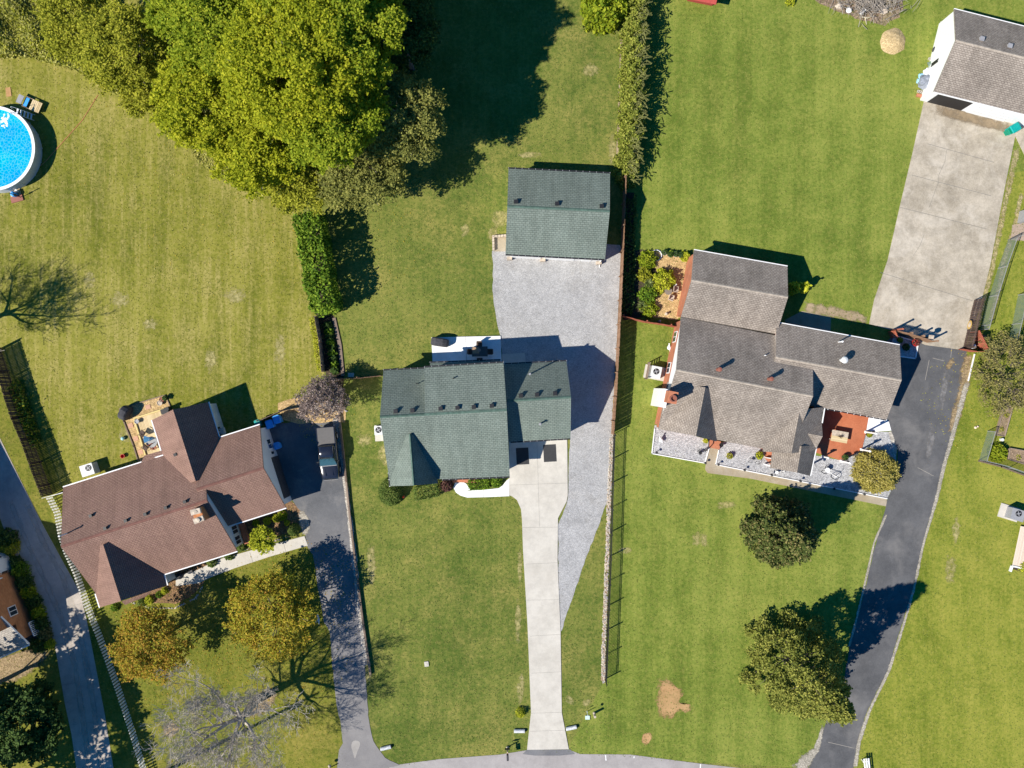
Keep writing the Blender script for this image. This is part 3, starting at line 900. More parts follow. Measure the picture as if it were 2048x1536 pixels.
def vent_pipe(par, px, py, z, h=.45, r=.05, mat=None, cap=False):
    p = on_roof(par, px, py, z)
    b = B(); b.cyl(p + Vector((0, 0, -.15)), r, h + .15, 10)
    if cap: b.cyl(p + Vector((0, 0, h)), r * 1.8, .10, 12, r * 1.2)
    return b.build('vent_pipe', mat or M_dark, par)

def walled(par, name, a, b_, t0, t1, z0, z1, mat, proud=.03, out=None, sub=None):
    """thin panel on the outside of the wall running a->b (world xy), from t0..t1 metres along it"""
    a = Vector((a.x, a.y, 0)); b_ = Vector((b_.x, b_.y, 0))
    d = (b_ - a).normalized(); n = Vector((-d.y, d.x, 0))
    if out is not None and n.dot(out) < 0: n = -n
    c = a + d * ((t0 + t1) / 2) + n * (proud / 2 + .003); c.z = (z0 + z1) / 2
    b = B(); b.box(c, (t1 - t0, proud, z1 - z0), math.atan2(d.y, d.x))
    return b.build(name, mat, par)

def window(par, a, b_, t0, t1, z0, z1, out, cross=True):
    w = walled(par, 'window', a, b_, t0, t1, z0, z1, M_white, .05, out)
    f = .08
    mid = (t0 + t1) / 2
    panes = [(t0 + f, mid - .03), (mid + .03, t1 - f)] if cross else [(t0 + f, t1 - f)]
    for p0, p1 in panes:
        walled(w, 'pane', a, b_, p0, p1, z0 + f, z1 - f, M_glass, .062, out)
    return w

def slopeclamp(px, py, z): return G(px, py, z)

# ---- green-roofed house in the middle
gh = thing('house', 'two-storey house with green shingle roofs, steep front gable and garage wing beside the gravel yard', 'house', G(890, 850, 0))
A = G(767, 741, 3.5); NW = A
RW = G(759.8, 834, 6.75); RE = G(1013.5, 819.5, 6.75)
NWd = G(849, 735, 5.75); NEd = G(1007, 725.5, 5.75)
SW = G(779, 962, 3.3); SE = G(1019.5, 953, 3.3)
# the lower north-west slope, wall to wall with the raised dormer block
RM = RW.lerp(RE, (849.5 - 759.8) / 253.7)
N_lowE = Vector((G(849, 737, 3.5).x, G(849, 737, 3.5).y, 3.5))
wl = M_siding
gable(gh, NW, N_lowE, Vector((*SW.lerp(SE, .355).xy, 3.3)), SW, RW, RM, M_roofgreen, wl, cap=M_ridge_g)
gable(gh, NWd, NEd, SE, Vector((*SW.lerp(SE, .355).xy, 3.3)), RM, RE, M_roofgreen, wl, cap=M_ridge_g)
# first-floor pent roof showing under the dormer eave
b = B(); b.slab([G(860, 725.8, 3.3), G(1001, 720.8, 3.3), Vector((*G(1003, 733, 3.6).xy, 3.75)), Vector((*G(861, 739, 3.6).xy, 3.75))], .14); b.build('roof', M_roofgreen, gh)
b = B(); q = [G(866, 727, 3.1), G(999, 722, 3.1), G(1001, 742, 3.1), G(868, 745, 3.1)]; b.prism([(p.x, p.y) for p in q], 0, 3.1); b.build('wall', wl, gh)
# steep front gable
fa, fb = G(820, 868, 6.15), G(828, 971, 6.15)
W1, W2 = G(772, 885, 3.25), G(780.8, 972.3, 3.25)
E1, E2 = G(867, 880, 3.25), G(875.5, 966.8, 3.25)
gable(gh, W1, W2, E2, E1, fa, fb, M_roofgreen, wl, og=.12, ov=.25, cap=M_ridge_g)
# garage wing to the east
wNW, wNE = G(1000, 729.3, 3.25), G(1133, 722.5, 3.25)
wSW, wSE = G(1010, 883.8, 3.25), G(1141, 876.5, 3.25)
wR1, wR2 = G(1000, 802.5, 5.9), G(1142, 794, 5.9)
gw = gable(gh, wNW, wNE, wSE, wSW, wR1, wR2, M_roofgreen, wl, cap=M_ridge_g)
for p, q, s in ((SW.lerp(SE, .44), SE, -1), (wNW.lerp(wNE, .07), wNE, 1), (wSW.lerp(wSE, .08), wSE, -1), (NWd, NEd, 1), (NW, N_lowE, 1), (G(860, 725.8, 3.3), G(1001, 720.8, 3.3), 1)):
    gutter(gh, p, q, M_dark, M_grey, side=Vector((0, s, 0)))
gutter(gh, W1.lerp(W2, .7), W2, M_dark, M_white, side=Vector((-1, 0, 0)))
for X, Y, z in ((290, 697, 6.3), (425, 690, 6.3), (652, 675, 6.65), (788, 668, 6.65), (920, 662, 6.65), (1065, 652, 6.65), (1300, 570, 5.95), (1430, 562, 5.95), (1575, 552, 5.95)):
    vent_box(gh, 720 + X / 4.04, 650 + Y / 4.04, z, .05, .34)
vent_pipe(gh, 720 + 463 / 4.04, 650 + 475 / 4.04, 4.6, .9, .05)
vent_pipe(gh, 720 + 755 / 4.04, 650 + 430 / 4.04, 6.05, .35, .06)
vent_pipe(gh, 720 + 1370 / 4.04, 650 + 398 / 4.04, 3.9, 2.1, .07, M_grey, True)
vent_pipe(gh, 720 + 1455 / 4.04, 650 + 797 / 4.04, 4.9, .75, .08, M_grey, True)
# garage doors and openings on the south wall of the wing
o = Vector((0, -1, 0))
for t in (.6, 3.6):
    d_ = walled(gh, 'garage_door', gw[3], gw[2], t, t + 2.5, .1, 2.3, M_white, .04, o)
b = B(); b.box(G(938, 962, 1.0) + Vector((0, .25, -.9)), (1.6, 1.0, .18)); b.build('step', M_brick, gh)

# ---- green-roofed detached garage
gg = thing('garage', 'detached garage with green shingle roof and white doors at the top of the gravel yard', 'garage', G(1115, 430, 0))
A, Bq, C, D = G(1017, 337, 2.75), G(1220, 347, 2.75), G(1210, 518, 2.75), G(1011, 508, 2.75)
R1, R2 = G(1014.5, 412.3, 4.45), G(1219.7, 422, 4.45)
w = gable(gg, A, Bq, C, D, R1, R2, M_roofgreen, M_siding, ov=.14, cap=M_ridge_g)
gutter(gg, A, Bq, M_dark, M_grey, side=Vector((0, 1, 0))); gutter(gg, D, C, M_dark, M_grey, side=Vector((0, -1, 0)))
for X, Y in ((1032, 404), (1114, 408), (1203, 413)): vent_box(gg, X, Y, 4.65, .05, .36)
for t in (.45, 3.75): walled(gg, 'garage_door', w[3], w[2], t, t + 2.9, .05, 2.25, M_white, .05, Vector((0, -1, 0)))
walled(gg, 'door', w[3], w[2], 7.4, 8.35, .05, 2.1, M_white, .05, Vector((0, -1, 0)))
for t in (.0, 3.32, 8.9):
    wpt = w[3] + (w[2] - w[3]).normalized() * (t + .25); bb = B(); bb.box((wpt.x, wpt.y - .16, .3), (.5, .3, .6), .05); bb.build('pier', M_stone, gg)
bb = B(); p = w[2]; bb.tube([(p.x - .1, p.y - .06, 2.6), (p.x - .1, p.y - .07, .25), (p.x - .12, p.y - .55, .1)], .05, 6); bb.build('downspout', M_white, gg)

# ---- red-brown-roofed house on the left
rh = thing('house', 'white-sided house with red-brown shingle roof and stone-topped chimney, left of the pickup truck', 'house', G(330, 1010, 0))
u = Vector((math.cos(R(17.6)), math.sin(R(17.6)), 0)); v = Vector((math.sin(R(17.6)), -math.cos(R(17.6)), 0))
mNW = G(126, 975, 2.8)
t_e = 14.6          # length of the main block along u
mNE = mNW + u * 14.15
mSW = mNW + v * 10.9; mSE = mNE + v * 10.9
def rz(p, z): return Vector((p.x, p.y, z))
mR1, mR2 = rz(mNW + v * 5.3, 5.9), rz(mNE + v * 5.3, 5.9)
gable(rh, mNW, mNE, mSE, mSW, mR1, mR2, M_roofred, M_siding, cap=M_ridge_r)
gNW = mNE - u * .8; gNE = G(519.5, 850, 2.8)
gSE = gNE + v * 8.35; gSW = gNW + v * 8.35
gR1, gR2 = rz(gNW + v * 4.05, 5.5), rz(gNE + v * 4.05, 5.5)
gr = gable(rh, gNW, gNE, gSE, gSW, gR1, gR2, M_roofred, M_siding, cap=M_ridge_r)
# rear wing
a1, a2 = G(304, 840, 2.8), G(323, 901, 2.8)
b1, b2 = G(416, 804, 2.8), G(438, 876, 2.8)
rr1 = G(346, 819, 5.25)
a3 = a1 + v * 7.0; b3 = b1 + v * 7.0; rr2 = rz(rr1 + v * 7.0, 5.25)
rw = gable(rh, a1, a3, b3, b1, rr1, rr2, M_roofred, M_siding, cap=None)
# front wing
f1 = G(200, 1215, 2.8); f2 = G(334, 1171, 2.8)
fr = G(242, 1202, 5.75)
gable(rh, f1, f1 - v * 5.5, f2 - v * 5.5, f2, fr, fr - v * 5.5, M_roofred, M_siding, cap=None)
# small pent roof on the front wing and covered bit at the rear
b = B(); b.slab([G(243, 1203, 2.75), G(303, 1182, 2.75), G(292, 1193, 2.35), G(250, 1210, 2.35)], .1); b.build('roof', M_roofred, rh)
b = B(); b.slab([G(282, 925, 2.84), G(289, 911, 2.80), G(323, 901, 2.80), G(328, 911, 2.78)], .12); b.build('roof', M_roofred, rh)
for p, q, s in ((mNW, gNE, -v), (mSW.lerp(mSE, .02), mSE, v), (gSW.lerp(gSE, .12), gSE, v), (b1, b2, u), (f2, f2 - v * 1.3, u), (f1, f1 - v * 1.4, -u), (a1, a2, -u)):
    gutter(rh, p, q, M_white, side=s, w=.10)
# stone chimney at the east gable
cp = rz(G(394, 1031, 6.6), 0)
b = B(); b.box(cp + Vector((0, 0, 3.2)), (.85, 1.3, 6.4), R(17.6)); ch = b.build('chimney', M_brickbrown, rh)
b = B(); b.box(cp + v * -.38 + Vector((0, 0, 6.55)), (.9, .5, .3), R(14)); b.box(cp + v * .42 + Vector((0, 0, 6.5)), (.95, .5, .2), R(22))
for sg in (-1, 1): b.blob(cp + v * (.42 * sg) + Vector((0, 0, 6.62)), .26, 7, 5, .3, 0, .5)
b.build('cap', M_stone, ch)
for X, Y, z in ((333, 1015, 5.1), (371, 1003, 5.1), (212, 1056, 5.2), (253, 1041, 5.2), (292, 1028, 5.2), (183, 1031, 4.6), (352, 909, 4.2)):
    vent_box(rh, X, Y, z, R(17.6), .26, M_dark if (X, Y) != (371, 1003) else M_dark)
vent_pipe(rh, 134, 1067, 5.0, 1.2, .06, M_white, True)
# east wall of the garage wing
wa, wb_ = gr[1], gr[2]
wlen = (Vector(wb_.xy) - Vector(wa.xy)).length
window(rh, wa, wb_, 1.15, 2.2, .95, 2.05, u)
walled(rh, 'garage_door', wa, wb_, 3.0, 7.2, .05, 2.2, M_darkgrey, .05, u)
for k in range(1, 4): walled(rh, 'door_joint', wa, wb_, 3.0, 7.2, .05 + .54 * k - .01, .05 + .54 * k + .01, M_dark, .058, u)
walled(rh, 'meter_box', wa, wb_, 2.45, 2.7, 1.2, 1.6, M_dark, .12, u)
window(rh, rw[3], rw[2], 2.3, 3.5, 1.0, 2.2, u)
walled(rh, 'back_door', rw[3], rw[2], 1.0, 1.9, .1, 2.1, M_white, .04, u)
bb = B(); q = rw[3] + v * 2.9 + u * .25; bb.box((q.x, q.y, 1.35), (.5, .6, .4), R(17.6)); bb.build('window_air_conditioner', M_acmetal, rh)
# sunroom windows of the east end of the main block
e0 = mSE - u * .12 - v * 2.6; e1_ = mSE - u * .12 - v * .35
window(rh, e0, e1_, .2, 1.1, .9, 2.3, u, True)
window(rh, e0, e1_, 1.25, 2.15, .9, 2.3, u, True)
bb = B(); q = e0.lerp(e1_, .5) + u * .35; bb.box((q.x, q.y, .25), (.5, 2.6, .5), R(17.6)); bb.build('brick_ledge', M_brick, rh)

# ---- grey-brown-roofed house on the right
bh = thing('house', 'orange brick house with grey-brown shingle roofs and a red stained patio', 'house', G(1560, 760, 0))
west = Vector((-1, .15, 0)).normalized()
# main block
A, D = G(1362, 634, 2.8), G(1317, 857, 2.8)
al = Vector((.982, -.19, 0)).normalized(); dn_ = Vector((al.y, -al.x, 0))
Lm = 12.95
Bq = A + al * Lm; C = D + al * (Lm)
mr1 = rz(A.lerp(D, .478), 5.5); mr2 = rz(Bq.lerp(C, .478), 5.5)
mb = gable(bh, A, Bq, C, D, mr1, mr2, M_roofbrown, M_brick, M_white, cap=M_ridge_b, og=.08)
# rear wing
A, Bq = G(1388, 500, 2.8), G(1575, 533, 2.8)
D, C = G(1362, 634, 2.75), G(1553, 668, 2.75)
rb = gable(bh, A, Bq, C, D, rz(A.lerp(D, .482), 4.35), rz(Bq.lerp(C, .482), 4.35), M_roofbrown, M_brick, cap=M_ridge_b, og=.08)
gutter(bh, A, Bq, M_white, side=Vector((0, 1, 0)), w=.08)
# north-east wing
A, Bq = G(1553, 645, 2.8), G(1799.5, 690.5, 2.8)
C = G(1773, 839, 2.8); D = A + (C - Bq)
ne = gable(bh, A, Bq, C, D, rz(A.lerp(D, .472), 4.35), rz(Bq.lerp(C, .472), 4.35), M_roofbrown, M_brick, M_white, cap=M_ridge_b)
gutter(bh, A, Bq, M_white, side=Vector((0, 1, 0)), w=.08)
gutter(bh, D.lerp(C, .42), C, M_dark, M_white, side=Vector((0, -1, 0)), w=.10)
# steep front-left gable
W_, E_ = G(1317, 858, 2.8), G(1433, 883, 2.8)
up = -dn_
lg1, lg2 = W_, W_ + up * 4.6
lr = G(1392, 872, 5.45)
gable(bh, W_, lg2, E_ + up * 4.6, E_, lr, lr + up * 4.6, M_roofbrown, M_brick, M_white, og=.08, cap=None)
# front-right gable and its porch
W_, E_ = G(1526, 903, 2.82), G(1631, 900, 2.82)
rg = G(1583, 907, 4.7)
W2_ = W_ + up * 4.2; E2_ = E_ + up * 4.2
b = B(); b.slab([W_, rg, rz(rg + up * 4.2, 4.7), W2_], .16); b.build('roof', M_roofbrown, bh)
b = B(); b.slab([E_, rg, rz(rg + up * 4.2, 4.7), E2_], .16); b.build('roof', M_roofbrown, bh)
b = B(); q = [W_ + al * .4 + up * .2, E_ - al * .35 + up * .2, E2_ - al * .35, W2_ + al * .4]; b.prism([(p.x, p.y) for p in q], 0, 2.6); b.build('wall', M_brick, bh)
p1, p2, p3, p4 = G(1544, 906, 2.62), G(1541, 936, 2.62), G(1620, 952, 2.62), G(1632, 896, 2.62)
q1, q2 = G(1600, 911, 4.25), G(1594, 945, 4.25); q1 = q1 + up * .9; p1 = p1 + up * .5; p4 = p4 + up * .3
b = B(); b.slab([p1, q1, q2, p2], .14); b.build('roof', M_roofbrown, bh)
b = B(); b.slab([p4, q1, q2, p3], .14); b.build('roof', M_roofbrown, bh)
gutter(bh, p4, p3, M_white, side=Vector((1, 0, 0)), w=.09)
for p in (p2, p3):
    bb = B(); c_ = p.lerp((p1 + p2 + p3 + p4) / 4, .12); bb.box((c_.x, c_.y, 1.3), (.14, .14, 2.6), R(-11)); bb.build('porch_post', M_white, bh)
# side bay gable above the patio
s1, s2 = G(1643.5, 846, 2.82), G(1632.5, 897, 2.82)
sr = rz(s1.lerp(s2, .5), 3.7)
b = B(); b.slab([s1, sr, rz(sr - al * 2.2, 3.75), s1 - al * 1.6], .12); b.build('roof', M_roofbrown, bh)
b = B(); b.slab([s2, sr, rz(sr - al * 2.2, 3.75), s2 - al * 1.6], .12); b.build('roof', M_roofbrown, bh)
s3 = G(1648.5, 816, 2.82)
gutter(bh, s3, s1, M_white, side=Vector((1, 0, 0)), w=.09)
b = B(); q = [s3 - al * .4, s2 - al * .4, s2 - al * 3, s3 - al * 3]; b.prism([(p.x, p.y) for p in q], 0, 2.6); b.build('wall', M_brick, bh)
# brick step, entry, side door
for nm, pp, h_, mt in (('entry_step', [(1419, 879), (1442, 883), (1439, 899), (1418, 895)], .3, M_brick), ('planter', [(1534, 899), (1545, 901), (1543, 930), (1531, 916)], .35, M_brick)):
    b = B(); b.prism([tuple(G(x, y, h_).xy) for x, y in pp], 0, h_); b.build(nm, mt, bh)
bb = B(); bb.beam(G(1531, 915, .5), G(1546, 917, .5), .08, .5); bb.build('rail', M_white, bh)
# west wall windows
window(bh, mb[0], mb[3], 1.0, 2.1, .9, 2.2, west)
window(bh, mb[0], mb[3], 4.1, 5.2, .9, 2.2, west)
# chimney
cc = Vector((14.95, -1.05, 0))
cc = (G(1349, 795, 7.0)); cc = Vector((cc.x - .1, cc.y, 0))
b = B(); b.box(cc + Vector((0, 0, 3.4)), (.85, 1.1, 6.8), R(-11)); ch = b.build('chimney', M_brick, bh)
b = B(); b.box(cc + Vector((-.42, -.1, 2.6)), (.5, 1.75, 5.2), R(-11)); b.build('chimney_chase', M_white, bh)
b = B(); b.lathe(cc + Vector((0, -.1, 6.8)), [(.33, 0), (.33, .25), (.22, .25), (.22, .05)], 14, cap=False); b.cyl(cc + Vector((0, -.1, 6.82)), .22, .05, 12); b.build('chimney_pot', M_terra, ch)
# roof fittings
for X, Y, z in ((1438, 739, 5.9), (1541, 758, 5.75)):
    p = G(X, Y, z); b = B(); b.lathe(p, [(.17, -.5), (.17, .22), (.21, .24), (.21, .32), (.05, .36)], 14); b.build('turbine_vent', M_terra, bh)
vent_pipe(bh, 1529, 711, 5.0, .35, .05, M_white)
vent_pipe(bh, 1677, 684, 3.6, .9, .06, M_white, True)
p = G(1687, 720, 4.45); b = B(); b.lathe(p, [(.18, -.5), (.18, .15), (.32, .2), (.34, .3), (.25, .42), (.08, .48)], 16); b.build('turbine_vent', M_acmetal, bh, smooth=False)

# ---- white garage with a grey-brown roof, top right
wg = thing('garage', 'white detached garage with a grey-brown roof at the top of the old concrete court', 'garage', G(1990, 130, 0))
A = G(1908.5, 18, 2.7); D = G(1867.5, 183, 2.7)
al2 = (G(2048, 53, 2.7) - A).normalized()
Bq = A + al2 * 11.5; C = D + al2 * 11.5
q_ = gable(wg, A, Bq, C, D, rz(A.lerp(D, .485), 4.65), rz(Bq.lerp(C, .485), 4.65), M_roofbrown, M_white, cap=M_ridge_b, ov=.15, og=.05)
gutter(wg, A, Bq, M_white, side=Vector((0, 1, 0)), w=.08)
gutter(wg, D, C, M_white, side=Vector((0, -1, 0)), w=.08)
for X, Y in ((1962, 79), (2018, 93)): vent_box(wg, X, Y, 4.4, R(-14), .38, M_grey)
walled(wg, 'open_bay_shade', q_[3], q_[2], .7, 4.2, .05, 2.2, M_dark, .02, Vector((0, -1, 0)))  # flat black panel; the bay's shaded inside is put into its colour
walled(wg, 'garage_door', q_[3], q_[2], 4.7, 8.6, .05, 2.2, M_white, .06, Vector((0, -1, 0)))
for k in range(1, 4): walled(wg, 'door_joint', q_[3], q_[2], 4.7, 8.6, .05 + .54 * k - .008, .05 + .54 * k + .008, M_grey, .066, Vector((0, -1, 0)))
for dx in (0, .22): walled(wg, 'wall_bracket', q_[0], q_[3], 4.4 + dx, 4.55 + dx, .7, 1.9, M_dark, .06, Vector((-1, 0, 0)))

# ---- tall brick neighbour at the left edge (mostly outside the frame; its shade covers the lane)
nh = thing('house', 'tall brick house with white bay and pale shingled porch roof at the left edge', 'house', G(0, 1210, 0))
NEc, SEc = G(28, 1140, 0), G(61, 1234, 0)
ud = (SEc - NEc).normalized(); wd = Vector((ud.y, -ud.x, 0)); wd = wd if wd.x < 0 else -wd
zE = 6.2
b = B(); q = [NEc, SEc, SEc + wd * 9, NEc + wd * 9]; b.prism([(p.x, p.y) for p in q], 0, zE); b.build('wall', M_brickbrown, nh)
e1, e2 = rz(NEc - ud * .2 - wd * .3, zE), rz(SEc + ud * .2 - wd * .3, zE)
e3, e4 = rz(e2 + wd * 9.6, zE), rz(e1 + wd * 9.6, zE)
k1, k2 = rz(e1.lerp(e4, .5), 8.0), rz(e2.lerp(e3, .5), 8.0)
for pts in ([e1, e2, k2, k1], [e4, e3, k2, k1]):
    b = B(); b.slab(pts, .16); b.build('roof', M_roofpale, nh)
b = B(); q = [G(27, 1139, 0), G(4, 1118, 0), G(-46, 1106, 0), G(-150, 905, 0), G(-300, 960, 0), G(-200, 1160, 0)]; b.prism([(p.x, p.y) for p in q], 0, zE + .4); b.build('wall', M_brickbrown, nh)
b = B(); b.prism([(p.x * 1.001, p.y * 1.001) for p in q], zE + .41, zE + .6); b.build('roof', M_roofpale, nh)
# window in the brick
window(nh, NEc, SEc, 3.2, 4.15, 1.55, 2.7, -wd)
b = B(); q = [SEc, G(72, 1265, 0), G(20, 1290, 0), SEc + wd * 3]; b.prism([(p.x, p.y) for p in q], 0, 2.35); b.build('wall', M_brickbrown, nh)
# white bay at the north corner
b = B(); q = [(-20, 1100), (8, 1107), (18, 1113), (26, 1130), (24, 1150), (-20, 1165)]; b.prism([tuple(G(x, y, 0).xy) for x, y in q], 0, 2.3); bay = b.build('bay', M_siding, nh)
bq = [G(x, y, 0) for x, y in q]
window(nh, bq[1], bq[2], .1, .5, .8, 1.8, Vector((.5, .5, 0)), False)
window(nh, bq[3], bq[4], .2, .85, .8, 1.8, Vector((1, 0, 0)), False)
bb = B(); bb.beam(NEc + ud * .3 - wd * .03 + Vector((0, 0, 2.0)), NEc + ud * .3 - wd * .03 + Vector((0, 0, 6.0)), .1, .08); bb.build('downspout', M_white, nh)
# low porch roof and railing
pr = [G(57, 1289, 2.6), G(-60, 1341, 2.6), G(-66, 1262, 4.0), G(0, 1234, 4.0)]
b = B(); b.slab(pr, .15); b.build('porch_roof', M_roofpale, nh)
gutter(nh, pr[0], pr[1], M_white, side=Vector((0, -1, 0)), w=.12)
b = B(); b.beam(pr[0] - Vector((0, 0, .12)), pr[3] - Vector((0, 0, .12)), .06, .22); b.build('fascia', M_white, nh)
b = B(); b.prism([tuple(G(x, y, 0).xy) for x, y in ((44, 1262), (72, 1252), (84, 1275), (58, 1287))], 0, .35); b.build('porch_floor', M_darkgrey, nh)
ra, rb_ = G(57, 1246, 1.35), G(68, 1272, 1.35)
b = B(); b.beam(ra, rb_, .08, .08); b.beam(ra - Vector((0, 0, .85)), rb_ - Vector((0, 0, .85)), .08, .08); rail = b.build('porch_railing', M_white, nh)
b = B(); b.box((0, 0, 0), (.06, .06, .82)); bal = b.mesh('baluster', M_white)
for i in range(9):
    p = ra.lerp(rb_, i / 8) - Vector((0, 0, .43)); inst('baluster', bal, nh, p - world_loc(nh), R(-20))

# ---- red shed corner at the top edge
rs = thing('shed', 'red metal shed whose corner shows at the top edge above the right lawn', 'shed', G(1400, -25, 0))
q = [G(1375, -4, 2.0), G(1432, 2, 2.0), G(1432, -60, 2.6), G(1370, -60, 2.6)]
b = B(); b.slab([G(1372, -3, 1.9), G(1432, 9, 1.9), G(1444, -50, 2.5), G(1376, -60, 2.5)], .08); b.build('roof', plain('red_roof_metal', (.42, .07, .055), .5, .4), rs)
b = B(); b.prism([tuple(G(x, y, 0).xy) for x, y in ((1374, 2), (1424, 12), (1434, -45), (1378, -50))], 0, 1.8); b.build('wall', plain('red_wall_metal', (.34, .06, .05), .6), rs)
# ------------------------------------------------------------------ fences, walls, edging
def polyline(px, z=0.0):
    return [G(x, y, z) for x, y in px]
def along(P, step):
    """points and headings every `step` metres along the polyline"""
    out = []; carry = 0.0
    for a, b in zip(P[:-1], P[1:]):
        L = (b - a).length; d = (b - a).normalized(); t = carry
        while t < L:
            out.append((a + d * t, math.atan2(d.y, d.x))); t += step
        carry = t - L
    return out

def board_fence(name, label, cat, px, h, mat, bw=.135, gap=.01, th=.02, post=2.4, side=1, cap=None, wobble=.02, rails=2, topf=None, group=None, railm=None):
    P = polyline(px)
    root = thing(name, label, cat, tuple(P[0]), 0, group)
    b = B(); b.box((0, 0, h / 2), (bw, th, h)); me = b.mesh('board', mat)
    for i, (p, a) in enumerate(along(P, bw + gap)):
        k = 1 + random.uniform(-wobble, wobble)
        if topf: k *= topf(i)
        inst('board', me, root, p - P[0] + Vector((0, 0, 0)), rot=(random.uniform(-.01, .01), random.uniform(-.008, .008), a), sc=(1, 1, k))
    n_ = []
    for a, c in zip(P[:-1], P[1:]):
        d = (c - a).normalized(); nn = Vector((-d.y, d.x, 0)) * side
        for r in range(rails):
            z = .3 + (h - .6) * r / max(1, rails - 1)
            b = B(); b.beam(a + nn * (th / 2 + .025) + Vector((0, 0, z)), c + nn * (th / 2 + .025) + Vector((0, 0, z)), .04, .09); b.build('rail', railm or mat, root)
    b = B(); b.box((0, 0, h / 2 + .04), (.10, .10, h + .08)); pm = b.mesh('post', railm or mat)
    for p, a in along(P, post):
        nn = Vector((-math.sin(a), math.cos(a), 0)) * side
        inst('post', pm, root, p - P[0] + nn * .1, a)
    if cap:
        for a, c in zip(P[:-1], P[1:]):
            b = B(); b.beam(a + Vector((0, 0, h + .02)), c + Vector((0, 0, h + .02)), .14, .035); b.build('top_rail', cap, root)
    return root

board_fence('privacy_fence', 'long brown board privacy fence between the gravel yard and the right-hand garden', 'fence',
            [(1247, 362), (1242, 503), (1238, 600), (1233, 700), (1228, 790), (1222.5, 868)], 2.05, M_fence, side=-1)
board_fence('privacy_fence', 'board fence coloured dark for shade on the far left, above the white picket fence', 'fence',
            [(2, 697), (28, 775), (45, 830), (68, 885), (88, 940), (106, 988)], 2.0, M_fencedark, bw=.135, gap=.016, side=1, rails=3)
board_fence('privacy_fence', 'weathered board fence along the narrow hosta bed below the tall hedge', 'fence',
            [(636, 636), (644, 680), (650, 745)], 1.5, M_tie, side=1)
board_fence('privacy_fence', 'thin brown board fence joining the purple-leaved tree and the green-roofed house', 'fence',
            [(672, 757), (720, 757), (766, 752)], 1.7, M_fence, side=1)
board_fence('privacy_fence', 'low red-brown fence with a dipping top between the board fence and the brick house', 'fence',
            [(1243, 634), (1262, 639), (1285, 645), (1320, 650), (1347, 655)], 1.35, M_redfence, side=1)
board_fence('privacy_fence', 'short dark fence behind the blue bins beside the wood-chip strip', 'fence',
            [(522, 842), (545, 832), (566, 822), (600, 815)], 1.2, M_tie, side=1, bw=.12)

# white picket fence along the lane
P = polyline([(106, 995), (121, 1024), (129, 1070), (140, 1102), (159, 1144), (180, 1207), (206, 1273), (223, 1320), (246, 1386), (272, 1466), (291, 1530), (306, 1590)])
pf = thing('picket_fence', 'long white picket fence running down beside the lane past the red-brown roof', 'fence', tuple(P[0]))
b = B(); b.box((0, 0, .52), (.17, .022, 1.04)); b.add([(-.085, -.011, 1.04), (.085, -.011, 1.04), (.085, .011, 1.04), (-.085, .011, 1.04), (0, -.011, 1.12), (0, .011, 1.12)], [(0, 1, 4), (3, 5, 2), (1, 2, 5, 4), (0, 4, 5, 3)])
pm = b.mesh('picket', M_vinyl)
for p, a in along(P, .30): inst('picket', pm, pf, p - P[0], a)
for z in (.3, .82):
    for a, c in zip(P[:-1], P[1:]):
        dd = (c - a).normalized(); nn = Vector((dd.y, -dd.x, 0)) * .03
        b = B(); b.beam(a + nn + Vector((0, 0, z)), c + nn + Vector((0, 0, z)), .03, .06); b.build('rail', M_tie, pf)
sf = thing('fence_panel', 'short white fence panel joining the dark board fence to the corner of the red-brown house', 'fence', tuple(G(108, 990)))
a_, c_ = G(106, 991), G(146, 980)
for z in (.25, 1.0, 1.75):
    b = B(); b.beam(a_ + Vector((0, 0, z)), c_ + Vector((0, 0, z)), .05, .1); b.build('rail', M_white, sf)
bm_ = B(); bm_.box((0, 0, .9), (.12, .03, 1.8)); bm_ = bm_.mesh('board', M_white)
for p, a in along([a_, c_], .135): inst('board', bm_, sf, p - world_loc(sf), a)

# black iron fence with river-stone border
P = polyline([(1227, 868), (1225, 920), (1222, 1024), (1219, 1130), (1215, 1230), (1211.5, 1330), (1210, 1358)])
ifn = thing('iron_fence', 'black iron fence with thin uprights standing behind the river-stone border', 'fence', tuple(P[0]))
b = B(); b.box((0, 0, .72), (.036, .036, 1.34)); pm = b.mesh('upright', M_dark)
pts = along(P, .15)[:290]
for p, a in pts: inst('upright', pm, ifn, p - P[0], a)
b = B(); b.box((0, 0, .8), (.075, .075, 1.6)); b.box((0, 0, 1.62), (.10, .10, .05)); pm = b.mesh('post', M_dark)
for p, a in along(P, 2.45): inst('post', pm, ifn, p - P[0], a)
inst('post', pm, ifn, P[-1] - P[0], 0)
for z in (.14, 1.2, 1.36):
    for a, c in zip(P[:-1], P[1:]):
        b = B(); b.beam(a + Vector((0, 0, z)), c + Vector((0, 0, z)), .035, .04); b.build('rail', M_dark, ifn)
